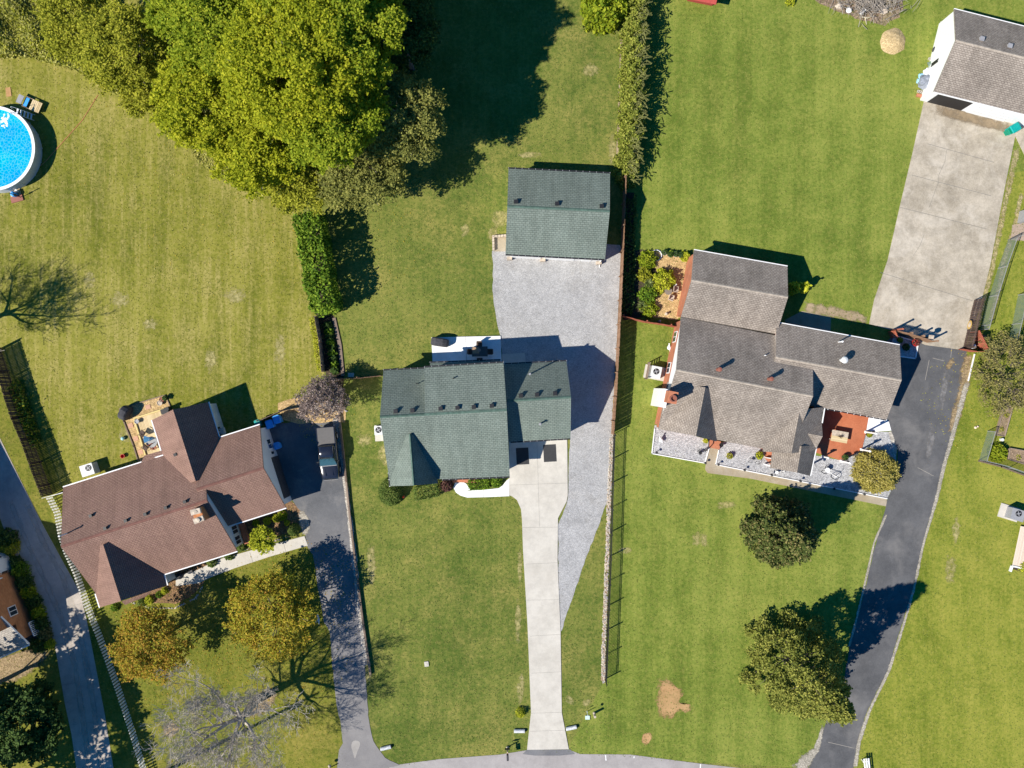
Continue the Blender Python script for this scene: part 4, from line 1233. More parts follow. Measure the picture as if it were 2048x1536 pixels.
# border stones: far too small and many to be picked apart
def stones(name, label, px, w, n, smin, smax, mats, kind='stuff', z=.0):
    P = polyline(px)
    segs = [(a, c) for a, c in zip(P[:-1], P[1:])]
    Ls = [(c - a).length for a, c in segs]; T = sum(Ls)
    b = B()
    for i in range(n):
        t = random.uniform(0, T)
        for (a, c), L in zip(segs, Ls):
            if t <= L: break
            t -= L
        d = (c - a).normalized(); nn = Vector((-d.y, d.x, 0))
        ww = w
        p = a + d * t + nn * random.uniform(-ww / 2, ww / 2)
        r = random.uniform(smin, smax)
        b.blob((p.x, p.y, z + r * .35 + random.uniform(0, .04)), r, 5, 4, .25, random.randrange(len(mats)), .65)
    o = b.build(name, mats)
    tag(o, label, 'stones', kind=kind)
    return o
M_st1 = plain('cream_pebble', (.56, .49, .39), .8, .2, .2); M_st2 = plain('brown_pebble', (.38, .27, .18), .8, .2, .2); M_st3 = plain('grey_pebble', (.34, .33, .33), .8, .2, .2)
stones('river_stones', 'long border of cream and brown river stones at the foot of the black iron fence', [(1224, 868), (1218, 1000), (1215, 1090), (1211, 1200), (1207, 1300), (1206.5, 1366)], .38, 2400, .04, .085, [M_st1, M_st1, M_st2, M_st3])
stones('rock_edging', 'pale stones edging the front flower bed of the red-brown house', [(262, 1204), (300, 1215), (350, 1216), (392, 1196), (405, 1172)], .12, 90, .04, .09, [M_st1, M_st3])
stones('rock_edging', 'row of small brown stones between the flower bed and the path of the red-brown house', [(410, 1128), (470, 1105), (540, 1085), (606, 1062)], .10, 90, .04, .08, [M_st2, M_st3])
stones('rock_pile', 'pale garden rocks at the foot of the purple-leaved tree', [(600, 815), (640, 818), (672, 808), (684, 830)], 1.2, 150, .06, .17, [M_st1, M_st2, M_st3], kind='stuff')

# retaining timbers between asphalt strip and centre lawn
P = polyline([(678, 818), (687, 900), (698, 1010), (710, 1110), (724, 1220), (739, 1328)])
tw = thing('retaining_wall', 'low timber retaining wall of long sleepers between the worn asphalt drive and the centre lawn', 'retaining wall', tuple(P[0]))
b = B(); b.box((0, 0, .14), (2.4, .18, .13)); b2 = b.mesh('timber', M_tie)
for lv in (0, 1):
    for p, a in along(P, 2.43): inst('timber', b2, tw, p - P[0] + Vector((math.cos(a), math.sin(a), 0)) * 1.2 + Vector((0, 0, lv * .135)), a)
# block edging by the garage pad
bw = thing('retaining_wall', 'low wall of pale blocks around the small pad beside the green-roofed garage', 'retaining wall', tuple(G(987, 475)))
b = B(); b.box((0, 0, .2), (.27, .22, .4), taper=.92); bm_ = b.mesh('block', M_stone)
for px in ([(987, 499), (986.5, 474)], [(987, 474), (1013, 472)]):
    for p, a in along(polyline(px), .285): inst('block', bm_, bw, p - world_loc(bw), a)
# kerb block by the purple tree
kb = thing('retaining_wall', 'short pink-brown block wall at the right foot of the purple-leaved tree', 'retaining wall', tuple(G(682, 800)))
b = B(); b.box((0, 0, .28), (.4, .3, .56), taper=.94); bm_ = b.mesh('block', plain('pink_block', (.42, .29, .22), .9))
for p, a in along(polyline([(686, 780), (683, 817)]), .42): inst('block', bm_, kb, p - world_loc(kb), a)
# kerb of the hosta bed, and stones at its top
b = B(); Pk = polyline([(668, 636), (680, 690), (686, 752)])
for a, c in zip(Pk[:-1], Pk[1:]): b.beam(a + Vector((0, 0, .06)), c + Vector((0, 0, .06)), .35, .12)
tag(b.build('kerb', plain('brown_kerb', (.20, .15, .12), .95)), 'dark brown kerb along the right side of the hosta bed', 'kerb')
lg = B(); lg.tube([G(605, 439, .1), G(620, 440, .12), G(632, 437, .1)], .09, 8)
tag(lg.build('log', plain('orange_log', (.42, .24, .13), .9)), 'short orange-brown log lying at the top end of the tall hedge', 'log')

# white bed edging of the brick house
def edging(label, px, w=.09, h=.12, mat=None):
    P = polyline(px); b = B()
    for a, c in zip(P[:-1], P[1:]):
        dd = (c - a).normalized() * (w / 2)
        b.beam(a - dd + Vector((0, 0, h / 2)), c + dd + Vector((0, 0, h / 2)), w, h)
    tag(b.build('bed_edging', mat or M_white), label, 'edging')
edging('white edging around the left gravel bed of the brick house', [(1309, 858), (1303.5, 907), (1409.5, 926), (1418, 896)])
edging('long white edging between the entry walk and the right gravel bed of the brick house', [(1437, 901), (1431, 929), (1773, 997)])
edging('timber edging around the wood-chip bed by the pine deck', [(240, 817), (331, 790), (344, 820)], .08, .12, M_tie)
edging('brown timber edging on the left of the wood-chip bed by the pine deck', [(240, 820), (248, 842), (268, 892), (277, 921)], .1, .14, M_tie)
sheet('wood_chip_bed', [(240, 818), (331, 791), (343, 822), (330, 905), (290, 925), (277, 921), (268, 892), (248, 842)], .03, M_tanmulch)

# screened wire fences on the right
M_mesh = N('green_windscreen', .8, .2)
tr = M_mesh.n('ShaderNodeBsdfTransparent'); mxs = M_mesh.n('ShaderNodeMixShader'); mxs.inputs[0].default_value = .22
M_mesh.color((.26, .33, .28))
M_mesh.l(tr.outputs[0], mxs.inputs[1]); M_mesh.l(M_mesh.b.outputs[0], mxs.inputs[2]); M_mesh.l(mxs.outputs[0], M_mesh.out.inputs[0])
M_mesh = M_mesh.m
def wire_fence(label, px, h=1.5, step=3.0, mesh=True):
    P = polyline(px)
    r = thing('wire_fence', label, 'fence', tuple(P[0]))
    b = B(); b.cyl((0, 0, 0), .035, h + .05, 8); pm = b.mesh('post', M_grey)
    for p, a in along(P, step): inst('post', pm, r, p - P[0])
    inst('post', pm, r, P[-1] - P[0])
    for a, c in zip(P[:-1], P[1:]):
        b = B(); b.beam(a + Vector((0, 0, h)), c + Vector((0, 0, h)), .04, .04); b.build('rail', M_grey, r)
        b = B(); b.beam(a + Vector((0, 0, h / 2)), c + Vector((0, 0, h / 2)), .01, h - .05); b.build('mesh_screen', M_mesh, r)
    return r
wire_fence('wire fence with green screening running down right of the concrete court', [(2016, 480), (1998, 530), (1976, 600), (1960, 660)], 1.5)
wire_fence('short wire fence turning off at the right edge beside the bare soil pen', [(2016, 480), (2060, 462)], 1.5)
wire_fence('wire fence with green screening at the right edge above the sprawling bush', [(2036, 590), (2026, 640), (2014, 690)], 1.5)
wire_fence('wire fence with green screening on the left of the kitchen garden', [(1975, 862), (1958, 920)], 1.3)
wire_fence('grey board and wire fence along the bottom of the kitchen garden', [(1958, 920), (2000, 930), (2060, 952)], 1.3)
edging('grey base board below the kitchen garden fence', [(1957, 922), (2000, 933), (2060, 955)], .12, .25, M_tie)
# ------------------------------------------------------------------ vegetation
def leaf_mesh(name, C, size, mat, up=.6, aspect=1.5, long_dir=None, jit=.35):
    n = len(C)
    C = np.asarray(C, dtype=np.float64)
    nrm = rng.normal(size=(n, 3)); nrm[:, 2] = np.abs(nrm[:, 2]) + up
    nrm /= np.linalg.norm(nrm, axis=1)[:, None]
    if long_dir is None:
        t = rng.normal(size=(n, 3))
    else:
        t = np.asarray(long_dir) + rng.normal(size=(n, 3)) * .25
    t -= (t * nrm).sum(1)[:, None] * nrm
    t /= np.linalg.norm(t, axis=1)[:, None] + 1e-9
    b = np.cross(nrm, t)
    s = (size * (1 + rng.uniform(-jit, jit, n)))[:, None] * .5
    a_ = t * s * aspect; b_ = b * s
    V = np.empty((n, 4, 3), dtype=np.float32)
    V[:, 0] = C - a_; V[:, 1] = C + b_ - a_ * .1; V[:, 2] = C + a_; V[:, 3] = C - b_ - a_ * .1
    me = bpy.data.meshes.new(name)
    me.vertices.add(4 * n); me.loops.add(4 * n); me.polygons.add(n)
    me.vertices.foreach_set('co', V.reshape(-1))
    me.loops.foreach_set('vertex_index', np.arange(4 * n, dtype=np.int32))
    me.polygons.foreach_set('loop_start', np.arange(0, 4 * n, 4, dtype=np.int32))
    me.polygons.foreach_set('loop_total', np.full(n, 4, dtype=np.int32))
    if isinstance(mat, (list, tuple)):
        for m in mat: me.materials.append(m)
        me.polygons.foreach_set('material_index', rng.integers(0, len(mat), n).astype(np.int32))
    else: me.materials.append(mat)
    me.update(calc_edges=True)
    return me

def link(name, me, parent, loc=(0, 0, 0)):
    o = bpy.data.objects.new(name, me); col.objects.link(o)
    if parent is not None: o.parent = parent
    o.location = loc
    return o

def lobe_points(lobes, dens, thick=.35, upper=.15, spray=.62):
    out = []
    for c, r in lobes:
        m = max(12, int(dens * 4 * math.pi * r * r))
        d = rng.normal(size=(m, 3)); d[:, 2] += upper
        d /= np.linalg.norm(d, axis=1)[:, None]
        rad = r * (1 - thick * rng.random(m) ** 1.6)[:, None]
        # leafy sprays reaching out of the clump along twigs
        ns = 9
        sd = rng.normal(size=(ns, 3)); sd[:, 2] *= .55
        sd /= np.linalg.norm(sd, axis=1)[:, None]
        k = rng.integers(0, ns, m); on = rng.random(m) < spray
        t = rng.uniform(.35, 1.45, m)
        sp = sd[k] * (r * t)[:, None] + rng.normal(size=(m, 3)) * (r * .16 * (1.35 - t * .55))[:, None]
        p = np.where(on[:, None], sp, d * rad)
        out.append(np.asarray(c)[None] + p * np.array([1, 1, .8]))
    return np.concatenate(out)

def broad_lobes(Rr, V, n, rmin=.2, rmax=.34, zmin=-.35):
    L = []
    while len(L) < n:
        d = rng.normal(size=3); d /= np.linalg.norm(d)
        if d[2] < zmin: continue
        q = rng.uniform(.50, .90)
        r = Rr * rng.uniform(rmin, rmax)
        L.append((np.array([d[0] * Rr * q, d[1] * Rr * q, d[2] * V * q]), r))
    return L

def trunk_mesh(base_r, zc, lobes, n_limb=12, lean=(0, 0)):
    b = B()
    top = Vector((lean[0], lean[1], zc * .75))
    b.tube([(0, 0, -.1), (lean[0] * .2, lean[1] * .2, zc * .25), (lean[0] * .6, lean[1] * .6, zc * .5), top], [base_r * 1.25, base_r, base_r * .8, base_r * .55], 8)
    ls = sorted(lobes, key=lambda q: -q[1])[:n_limb]
    for c, r in ls:
        c = Vector(c) + Vector((0, 0, zc))
        s = Vector((lean[0] * .5, lean[1] * .5, zc * random.uniform(.35, .7)))
        mid = s.lerp(c, .5) + Vector((random.uniform(-.3, .3), random.uniform(-.3, .3), .25))
        b.tube([s, mid, c], [base_r * .42, base_r * .26, base_r * .08], 5)
    return b

def tree(name, label, px, py, zc, Rr, V, mat, dens=24, leaf=.24, nl=40, group=None, trunk_r=.22, up=1.1, lob=(.2, .34), cat='tree', lean=(0, 0), bark=None, twigs=0, zmin=-.35, squash=(1, 1), twigm=None):
    p = G(px, py, zc)
    root = thing(name, label, cat, (p.x, p.y, 0), 0, group)
    lobes = broad_lobes(Rr, V, nl, lob[0], lob[1], zmin)
    lobes = [(c * np.array([squash[0], squash[1], 1]), r) for c, r in lobes]
    tm = trunk_mesh(trunk_r, zc, lobes)
    tm.build('trunk', bark or M_bark, root, local=True)
    pts = lobe_points(lobes, dens) + np.array([0, 0, zc])
    pts[:, 2] = np.maximum(pts[:, 2], .15)
    link('crown', leaf_mesh('crown', pts, leaf, mat, up), root)
    if twigs:
        b = B()
        for i in range(twigs):
            c, r = lobes[random.randrange(len(lobes))]
            c = Vector(c) + Vector((0, 0, zc))
            s = c * .75; s.z = c.z * .8
            e = c + Vector((random.uniform(-1, 1), random.uniform(-1, 1), random.uniform(.2, 1))) * (r * .95)
            b.tube([s, s.lerp(e, .55) + Vector((random.uniform(-.2, .2), random.uniform(-.2, .2), .1)), e], [.035, .022, .008], 3, cap=False)
        b.build('branch', twigm or M_palebark, root, local=True)
    return root

def cone_tree(name, label, px0, py0, H, Rb, mat, dens=22, leaf=.2, n=70, tiers=True, bare_up=0, lob=(.14, .24), pw=1.0, cat='tree'):
    p = G(px0, py0, 0)
    root = thing(name, label, cat, tuple(p))
    lobes = []
    for i in range(n):
        t = (i + .5) / n
        t = t ** 1.15
        rr = Rb * (1 - t) ** pw * rng.uniform(.55, 1.0)
        a = i * 2.39996 + rng.uniform(-.4, .4)
        z = .6 + t * (H - .8)
        r = max(.28, Rb * rng.uniform(*lob) * (1 - .55 * t))
        lobes.append((np.array([rr * math.cos(a), rr * math.sin(a), z]), r))
    b = B(); b.tube([(0, 0, -.1), (0, 0, H * .5), (0, 0, H * .95)], [.24, .14, .03], 8)
    for c, r in lobes[::2]:
        b.tube([(0, 0, max(.3, c[2] - .5)), tuple(c)], [.05, .015], 4, cap=False)
    b.build('trunk', M_bark, root, local=True)
    pts = lobe_points(lobes, dens)
    pts[:, 2] = np.maximum(pts[:, 2], .12)
    link('crown', leaf_mesh('crown', pts, leaf, mat, .4), root)
    return root

def shrub(name, label, px, py, h, r, mat, leaf=.1, dens=110, group=None, squash=(1, 1), rz=0, cat='shrub', flat=None, lumpy=.12, dome=False):
    """clipped or loose low bush standing on the ground; px,py = plan position of its top middle"""
    p = G(px, py, h * .6)
    root = thing(name, label, cat, (p.x, p.y, 0), rz, group)
    b = B()
    for i in range(5):
        a = random.uniform(0, 6.28); b.tube([(0, 0, 0), (math.cos(a) * r * .5 * squash[0], math.sin(a) * r * .5 * squash[1], h * .7)], [.025, .01], 4)
    b.build('stem', M_stem, root, local=True)
    m = int(dens * 2 * math.pi * r * r * squash[0] * squash[1] + dens * r * h * 3)
    d = rng.normal(size=(m, 3)); d[:, 2] = np.abs(d[:, 2])
    d /= np.linalg.norm(d, axis=1)[:, None]
    lump = 1 + lumpy * np.sin(d[:, 0] * 7 + px) * np.cos(d[:, 1] * 7 + py) + rng.normal(size=m) * (lumpy * .3)
    k = (1 - .3 * rng.random(m) ** 2) * lump
    pts = np.stack([d[:, 0] * r * squash[0] * k, d[:, 1] * r * squash[1] * k, .04 + d[:, 2] * h * k], 1)
    link('foliage', leaf_mesh('foliage', pts, leaf, mat, .5), root)
    return root

# leaf colours (albedo)
L_bright = leafmat('bright_yellow_green_leaves', (.22, .27, .015), (.40, .43, .022), (.56, .54, .04), .42)
L_green = leafmat('mid_green_leaves', (.16, .235, .016), (.31, .375, .024), (.46, .48, .04), .4)
L_olive = leafmat('olive_leaves', (.20, .22, .020), (.36, .37, .032), (.50, .47, .06), .35)
L_greyol = leafmat('grey_olive_leaves', (.15, .165, .040), (.27, .28, .070), (.40, .38, .10), .35)
L_weed = leafmat('pale_meadow_leaves', (.24, .255, .05), (.38, .37, .085), (.50, .46, .15), .2)
L_gold = leafmat('golden_autumn_leaves', (.22, .21, .022), (.48, .36, .035), (.64, .47, .07), .35, 1.1)
L_orange = leafmat('orange_autumn_leaves', (.15, .18, .020), (.43, .27, .035), (.60, .33, .07), .35, 1.1)
L_hedge = leafmat('glossy_hedge_leaves', (.050, .11, .010), (.150, .25, .020), (.30, .40, .04), .25)
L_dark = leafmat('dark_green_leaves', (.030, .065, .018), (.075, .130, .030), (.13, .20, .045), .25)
L_cedar = leafmat('cedar_needles', (.105, .13, .024), (.25, .265, .052), (.42, .40, .09), .2)
L_magn = leafmat('magnolia_leaves', (.05, .075, .020), (.115, .145, .035), (.28, .23, .09), .15)
L_purple = leafmat('purple_plum_leaves', (.10, .075, .065), (.255, .19, .17), (.46, .375, .33), .2, 1.2)
L_box = leafmat('box_leaves', (.055, .10, .022), (.125, .185, .036), (.23, .26, .07), .2, 1.5)
L_lime = leafmat('lime_leaves', (.20, .25, .015), (.44, .46, .03), (.60, .58, .06), .25)
L_golden = leafmat('bronze_shrub_leaves', (.20, .18, .035), (.40, .34, .08), (.54, .46, .15), .2, 1.3)
L_scrub = leafmat('sparse_scrub_leaves', (.13, .12, .045), (.25, .23, .07), (.38, .32, .12), .2, .8)
L_vine = leafmat('vine_leaves', (.12, .155, .022), (.27, .30, .045), (.42, .42, .09), .28, .8)
L_burg = leafmat('burgundy_leaves', (.05, .02, .02), (.13, .06, .05), (.22, .13, .10), .15, 2)

# woodland at the top left: px, py of the crown as seen, crown height, radius, half height, leaves
WOOD = [
 (470, 60, 11.5, 5.6, 3.8, L_green, 'tall green tree on the left of the wood beside the dark gap'),
 (590, 120, 14.0, 6.4, 4.2, L_bright, 'tallest bright yellow-green tree in the middle of the wood'),
 (420, 200, 9.5, 5.0, 3.6, L_bright, 'bright yellow-green tree at the lawn edge in the middle of the wood'),
 (520, 290, 8.0, 4.8, 3.4, L_bright, 'lowest bright green tree of the wood, above the tall hedge'),
 (655, 225, 12.0, 5.2, 3.6, L_green, 'mid green tree beside the brown gap in the wood'),
 (800, 235, 8.5, 4.4, 3.4, L_greyol, 'olive tree with pale branches on the right flank of the wood'),
 (720, 335, 6.0, 4.4, 3.0, L_greyol, 'thin grey-olive tree at the lower right corner of the wood'),
 (690, 60, 13.5, 5.4, 4.0, L_green, 'tall green tree of the wood nearest its shadow, at the top'),
 (600, 365, 5.2, 3.3, 2.4, L_olive, 'small olive tree at the bottom tip of the wood'),
 (250, 95, 7.0, 4.4, 3.0, L_olive, 'olive tree on the left side of the wood'),
 (160, 40, 6.0, 4.2, 2.6, L_olive, 'olive tree near the top left corner'),
 (300, 175, 4.2, 3.2, 2.2, L_olive, 'low olive tree at the lawn edge left of the bright trees'),
 (365, 20, 10.0, 3.2, 3.0, L_green, 'narrow green tree at the top left of the wood'),
 (800, 60, 9.0, 3.8, 3.0, L_dark, 'dark shaded tree of the wood at the top, deep in shadow'),  # shade of the wood's gaps put into dark leaf colour
 (610, -70, 14.0, 6.0, 4.0, L_green, 'green tree of the wood cut by the top edge'),
]
for i, (x, y, zc, r, V, m, lb) in enumerate(WOOD):
    dn = 42 if m not in (L_greyol, L_olive) else 28
    tree('broadleaf_tree', lb, x, y, zc, r, V, m, dens=dn, leaf=.155 if m in (L_bright, L_green) else .14, nl=int(95 + r * 10), group='trees of the wood', lob=(.10, .21), twigs=120 if m is L_greyol else 50)
# trees just beyond the top edge, whose shade falls into the picture
for (x, y, zc, r, lb) in ((905, -200, 14.5, 5.6, 'tall green tree beyond the top edge whose shade crosses the lawn'), (760, -240, 14.0, 6.2, 'broad green tree beyond the top edge behind the wood'), (470, -190, 11.0, 6.0, 'green tree beyond the top edge behind the dark gap')):
    tree('broadleaf_tree', lb, x, y, zc, r, 4.2, L_green, dens=6, leaf=.3, nl=22, group='trees of the wood', lob=(.13, .26))
# low undergrowth under the wood and rough weeds in the corner
def thicket(name, label, poly_px, n, hmin, hmax, leaf, mat, cat='undergrowth', up=.5):
    P = [G(x, y, 0) for x, y in poly_px]
    x0, x1 = min(p.x for p in P), max(p.x for p in P); y0, y1 = min(p.y for p in P), max(p.y for p in P)
    px = rng.uniform(x0, x1, n * 2); py = rng.uniform(y0, y1, n * 2)
    ins = np.zeros(len(px), bool)
    for i in range(len(P)):
        a, b = P[i], P[(i + 1) % len(P)]
        c = ((a.y > py) != (b.y > py)) & (px < (b.x - a.x) * (py - a.y) / (b.y - a.y + 1e-9) + a.x)
        ins ^= c
    px, py = px[ins], py[ins]
    hh = hmin + (hmax - hmin) * (.5 + .5 * np.sin(px * 1.3) * np.cos(py * 1.1 + px * .4))
    pz = hh * rng.random(len(px)) ** .5
    pts = np.stack([px, py, pz], 1)
    o = link(name, leaf_mesh(name, pts, leaf, mat, up, 2.0), None)
    return tag(o, label, cat, kind='stuff')
thicket('undergrowth', 'dark tangled undergrowth under the trees of the wood', [(330, -200), (360, 200), (430, 300), (560, 380), (660, 400), (760, 330), (830, 180), (900, -250)], 26000, .3, 1.6, .2, [L_dark, L_greyol, L_scrub])
thicket('meadow_weeds', 'pale overgrown weeds at the top left corner above the pool', [(-120, -60), (0, -60), (220, -20), (330, 150), (330, 215), (230, 190), (150, 140), (60, 118), (-120, 118)], 70000, .2, 1.5, .15, [L_weed, L_olive, L_weed], 'weeds')
thicket('lawn_fringe', 'loose pale grass fringe along the foot of the wood', [(60, 118), (150, 140), (230, 190), (330, 215), (400, 330), (560, 410), (560, 395), (400, 300), (320, 190)], 9000, .05, .35, .12, L_weed, 'weeds')

# autumn and garden trees
tree('maple_tree', 'golden-orange autumn tree left, beside the white picket fence', 300, 1290, 4.4, 3.75, 2.8, [L_orange, L_orange, L_orange, L_orange, L_gold, L_olive], dens=34, leaf=.12, nl=100, group='autumn trees', lob=(.11, .22))
tree('maple_tree', 'larger golden-yellow autumn tree beside the worn asphalt drive', 545, 1232, 4.1, 4.5, 2.3, [L_gold, L_orange, L_gold, L_olive, L_olive, L_gold], dens=26, leaf=.12, nl=140, group='autumn trees', lob=(.09, .19), twigs=60)
tree('plum_tree', 'small purple-grey leaved tree between the dark court and the centre lawn', 640, 800, 3.0, 2.35, 1.5, L_purple, dens=55, leaf=.085, nl=80, trunk_r=.1, lob=(.10, .24), twigs=160, squash=(1.15, 1.0))
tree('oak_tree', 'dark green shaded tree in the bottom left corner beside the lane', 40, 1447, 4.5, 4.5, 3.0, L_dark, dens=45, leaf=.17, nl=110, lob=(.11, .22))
tree('oak_tree', 'green tree beyond the bottom left corner whose shade covers the lane', -103, 1666, 9.0, 4.6, 3.4, L_green, dens=9, leaf=.3, nl=34)
tree('oak_tree', 'green tree beyond the left edge whose shade dapples the lane', -150, 1450, 8.5, 4.0, 3.2, L_green, dens=7, leaf=.3, nl=26)
cone_tree('magnolia_tree', 'dark bronze-green magnolia on the lawn in front of the brick house', 1548, 1058, 9.0, 3.3, L_magn, dens=55, leaf=.16, n=130, lob=(.15, .27), pw=.7)
cone_tree('cedar_tree', 'tall olive-green cedar beside the curving asphalt drive', 1572, 1312, 14.5, 4.9, L_cedar, dens=55, leaf=.14, n=230, lob=(.09, .18), pw=.8)
tree('scrub_tree', 'sprawling sparse brown-green bush at the right edge beside the wire fence', 2012, 748, 1.5, 4.0, 1.2, L_scrub, dens=26, leaf=.10, nl=110, trunk_r=.08, lob=(.06, .16), twigs=300, squash=(.85, 1.15), twigm=M_bark)
shrub('golden_shrub', 'large round bronze-gold shrub between the gravel bed and the asphalt drive', 1760, 944, 2.5, 2.15, L_golden, .10, 240, lumpy=.14)
shrub('garden_tree', 'leafy bright green bush at the top edge beside the vine-covered fence', 1213, 5, 3.0, 2.3, L_green, .24, 60, lumpy=.2, cat='tree')

# vine-covered shrubs along the boundary above the fence
VN = [(1276, 8, 3.0), (1271, 52, 3.2), (1268, 96, 3.1), (1266, 140, 3.3), (1266, 184, 3.2), (1264, 228, 3.1), (1262, 272, 2.8), (1258, 314, 2.4), (1253, 345, 1.7)]
vl = ['topmost, cut by the top edge', 'second from the top', 'third from the top', 'fourth from the top', 'middle one with arching shoots', 'just below the middle one', 'third from the bottom', 'second from the bottom', 'lowest of all']
for (x, y, h), w in zip(VN, vl):
    s_ = shrub('vine_shrub', 'vine-covered shrub in the long row above the board fence, ' + w, x, y, h * .92, 1.3, L_vine, .15, 95, group='vine-covered shrubs in a row', squash=(.95, 1.15), lumpy=.22)
    b = B()
    for i in range(26):
        a = random.uniform(-1.2, 1.2); y0 = random.uniform(-1.1, 1.1)
        L = random.uniform(.5, 1.25)
        p0 = Vector((random.uniform(-.3, .6), y0, h * .75)); p1 = p0 + Vector((L * .5 * math.cos(a), L * .5 * math.sin(a), .45)); p2 = p0 + Vector((L * math.cos(a), L * math.sin(a), .25))
        b.tube([p0, p1, p2], [.02, .016, .006], 3, cap=False)
        for t in range(7):
            q = p1.lerp(p2, t / 6); b.add([q, q + Vector((.10, .07, .03)), q + Vector((.05, -.09, .04))], [(0, 1, 2)])
    b.build('shoot', leafmat('shoot_leaves', (.14, .16, .05), (.28, .28, .10)), s_, local=True) if (x, y) == (1276, 8) else b.build('shoot', bpy.data.materials['shoot_leaves'], s_, local=True)

# tall clipped hedge left of the centre back lawn
def hedge(name, label, px, w, h, mat, leaf=.13, dens=75, cat='hedge', rough=.12, core=True):
    P = polyline(px)
    root = thing(name, label, cat, tuple(P[0]))
    pts = []
    T = 0
    for a, c in zip(P[:-1], P[1:]):
        L = (c - a).length; d = (c - a).normalized(); nn = Vector((-d.y, d.x, 0))
        m = int(dens * L * (w + 2 * h))
        u_ = rng.uniform(0, L, m); s = rng.uniform(0, w + 2 * h, m)
        x = np.where(s < h, -w / 2, np.where(s < h + w, s - h - w / 2, w / 2))
        z = np.where(s < h, s, np.where(s < h + w, h, w + 2 * h - s))
        bump = rough * np.sin(u_ * 2.1) * np.cos(x * 2 + z * 2.3) + rng.normal(size=m) * rough * .6
        x = x * (1 + bump / w) - np.sign(x) * .05; z = np.maximum(z + bump * (z > h * .9) - .1 * rng.random(m), .05)
        base = a - P[0]
        pts.append(np.stack([base.x + d.x * u_ + nn.x * x, base.y + d.y * u_ + nn.y * x, z], 1))
        # end caps
        for e in (0, L):
            m2 = int(dens * w * h)
            xx = rng.uniform(-w / 2, w / 2, m2); zz = rng.uniform(0.05, h, m2); ee = e + rng.normal(size=m2) * rough
            pts.append(np.stack([base.x + d.x * ee + nn.x * xx, base.y + d.y * ee + nn.y * xx, zz], 1))
    pts = np.concatenate(pts)
    link('foliage', leaf_mesh('foliage', pts, leaf, mat, .5), root)
    b = B()
    for a, c in zip(P[:-1], P[1:]):
        L = (c - a).length; m = max(2, int(L / .6))
        for i in range(m):
            q = a.lerp(c, (i + .5) / m) - P[0]
            for k in range(3):
                b.tube([q, q + Vector((random.uniform(-.3, .3) * w, random.uniform(-.3, .3) * w, h * .8))], [.035, .012], 4, cap=False)
    tag(b.build('stem', M_bark, root, local=True), kind='stuff')
    return root
hedge('hedge', 'tall dense green hedge between the left lawn and the centre back lawn', [(631, 446), (640, 500), (650, 560), (663, 622)], 2.35, 3.9, L_hedge, .19, 62, rough=.22)
# hosta bed below it
for i in range(9):
    t = i / 8
    shrub('hosta', 'leafy clump in the narrow bed below the tall hedge, %s from the top' % ['first', 'second', 'third', 'fourth', 'fifth', 'sixth', 'seventh', 'eighth', 'ninth'][i], 655 + 14 * t, 652 + 88 * t, .6, .42, L_hedge if i % 2 else L_dark, .17, 90, group='leafy clumps in the narrow bed', cat='plant', lumpy=.2)
hedge('weed_strip', 'yellow-green weeds along the left of the narrow bed fence', [(626, 640), (634, 690), (640, 740)], .5, .5, L_lime, .09, 90, cat='weeds')

# front of the green-roofed house
shrub('round_bush', 'large clipped round bush at the left front corner of the green-roofed house', 780, 985, 1.7, 1.25, L_box, .075, 330, squash=(1.0, 1.15), lumpy=.04)
hedge('hedge', 'low clipped hedge under the front gable of the green-roofed house', [(832, 986), (876, 978)], 1.35, .95, L_box, .085, 170, rough=.07)
shrub('burgundy_bush', 'small burgundy-leaved bush between the low hedge and the white walk', 893, 972, .9, .62, L_burg, .10, 220)
hedge('hedge', 'dark green clipped hedge inside the curve of the white walk', [(940, 969), (976, 966)], 1.0, .85, L_hedge, .10, 150, rough=.08)
shrub('green_bush', 'rounder green bush beside the downspout at the right end of the walk hedge', 992, 963, .9, .62, L_hedge, .12, 150)
shrub('yellow_bush', 'tiny yellow-green bush left of the concrete drive near the street', 1041, 1427, .75, .5, L_lime, .08, 200)

# front of the red-brown house
tree('maple_shrub', 'bright yellow-green bushy tree in the front bed of the red-brown house', 527, 1078, 1.8, 1.35, 1.1, L_lime, dens=70, leaf=.12, nl=26, trunk_r=.08, cat='tree', lob=(.2, .38))
shrub('round_bush', 'smooth clipped green cone bush nearest the asphalt drive in the front bed', 585, 1061, 1.5, .62, L_box, .06, 420, lumpy=.02)
for x, y, r, m, lb in ((563, 1032, .5, L_green, 'small green bush by the corner of the red-brown garage wing'), (552, 1037, .42, L_lime, 'yellow-green bush under the gutter, right one of the pair'), (534, 1042, .42, L_lime, 'yellow-green bush under the gutter, left one of the pair'), (511, 1046, .36, L_green, 'small dark bush under the gutter left of the yellow pair'),
        (573, 1046, .3, L_lime, 'tiny yellow bush above the smooth cone bush'), (479, 1076, .42, L_hedge, 'loose dark bush beside the sunroom windows'), (481, 1094, .5, L_box, 'oval clipped bush below the sunroom ledge'), (457, 1111, .5, L_box, 'round clipped bush at the corner below the sunroom'),
        (422, 1125, .52, L_box, 'round clipped bush halfway along the front path'), (317, 1190, .35, L_hedge, 'small green bush in the bed, right of the yellow one'), (297, 1201, .45, L_lime, 'yellow bush in the bed in front of the front wing'), (282, 1206, .42, L_box, 'grey-green bush left of the yellow bush in the bed'), (328, 1182, .36, L_lime, 'yellowish plant at the right tip of the front wing'), (228, 1216, .38, L_hedge, 'small dark bush at the left foot of the front wing')):
    shrub('garden_bush', lb, x, y, r * 1.25, r, m, .09, 200, group='bushes of the front beds')

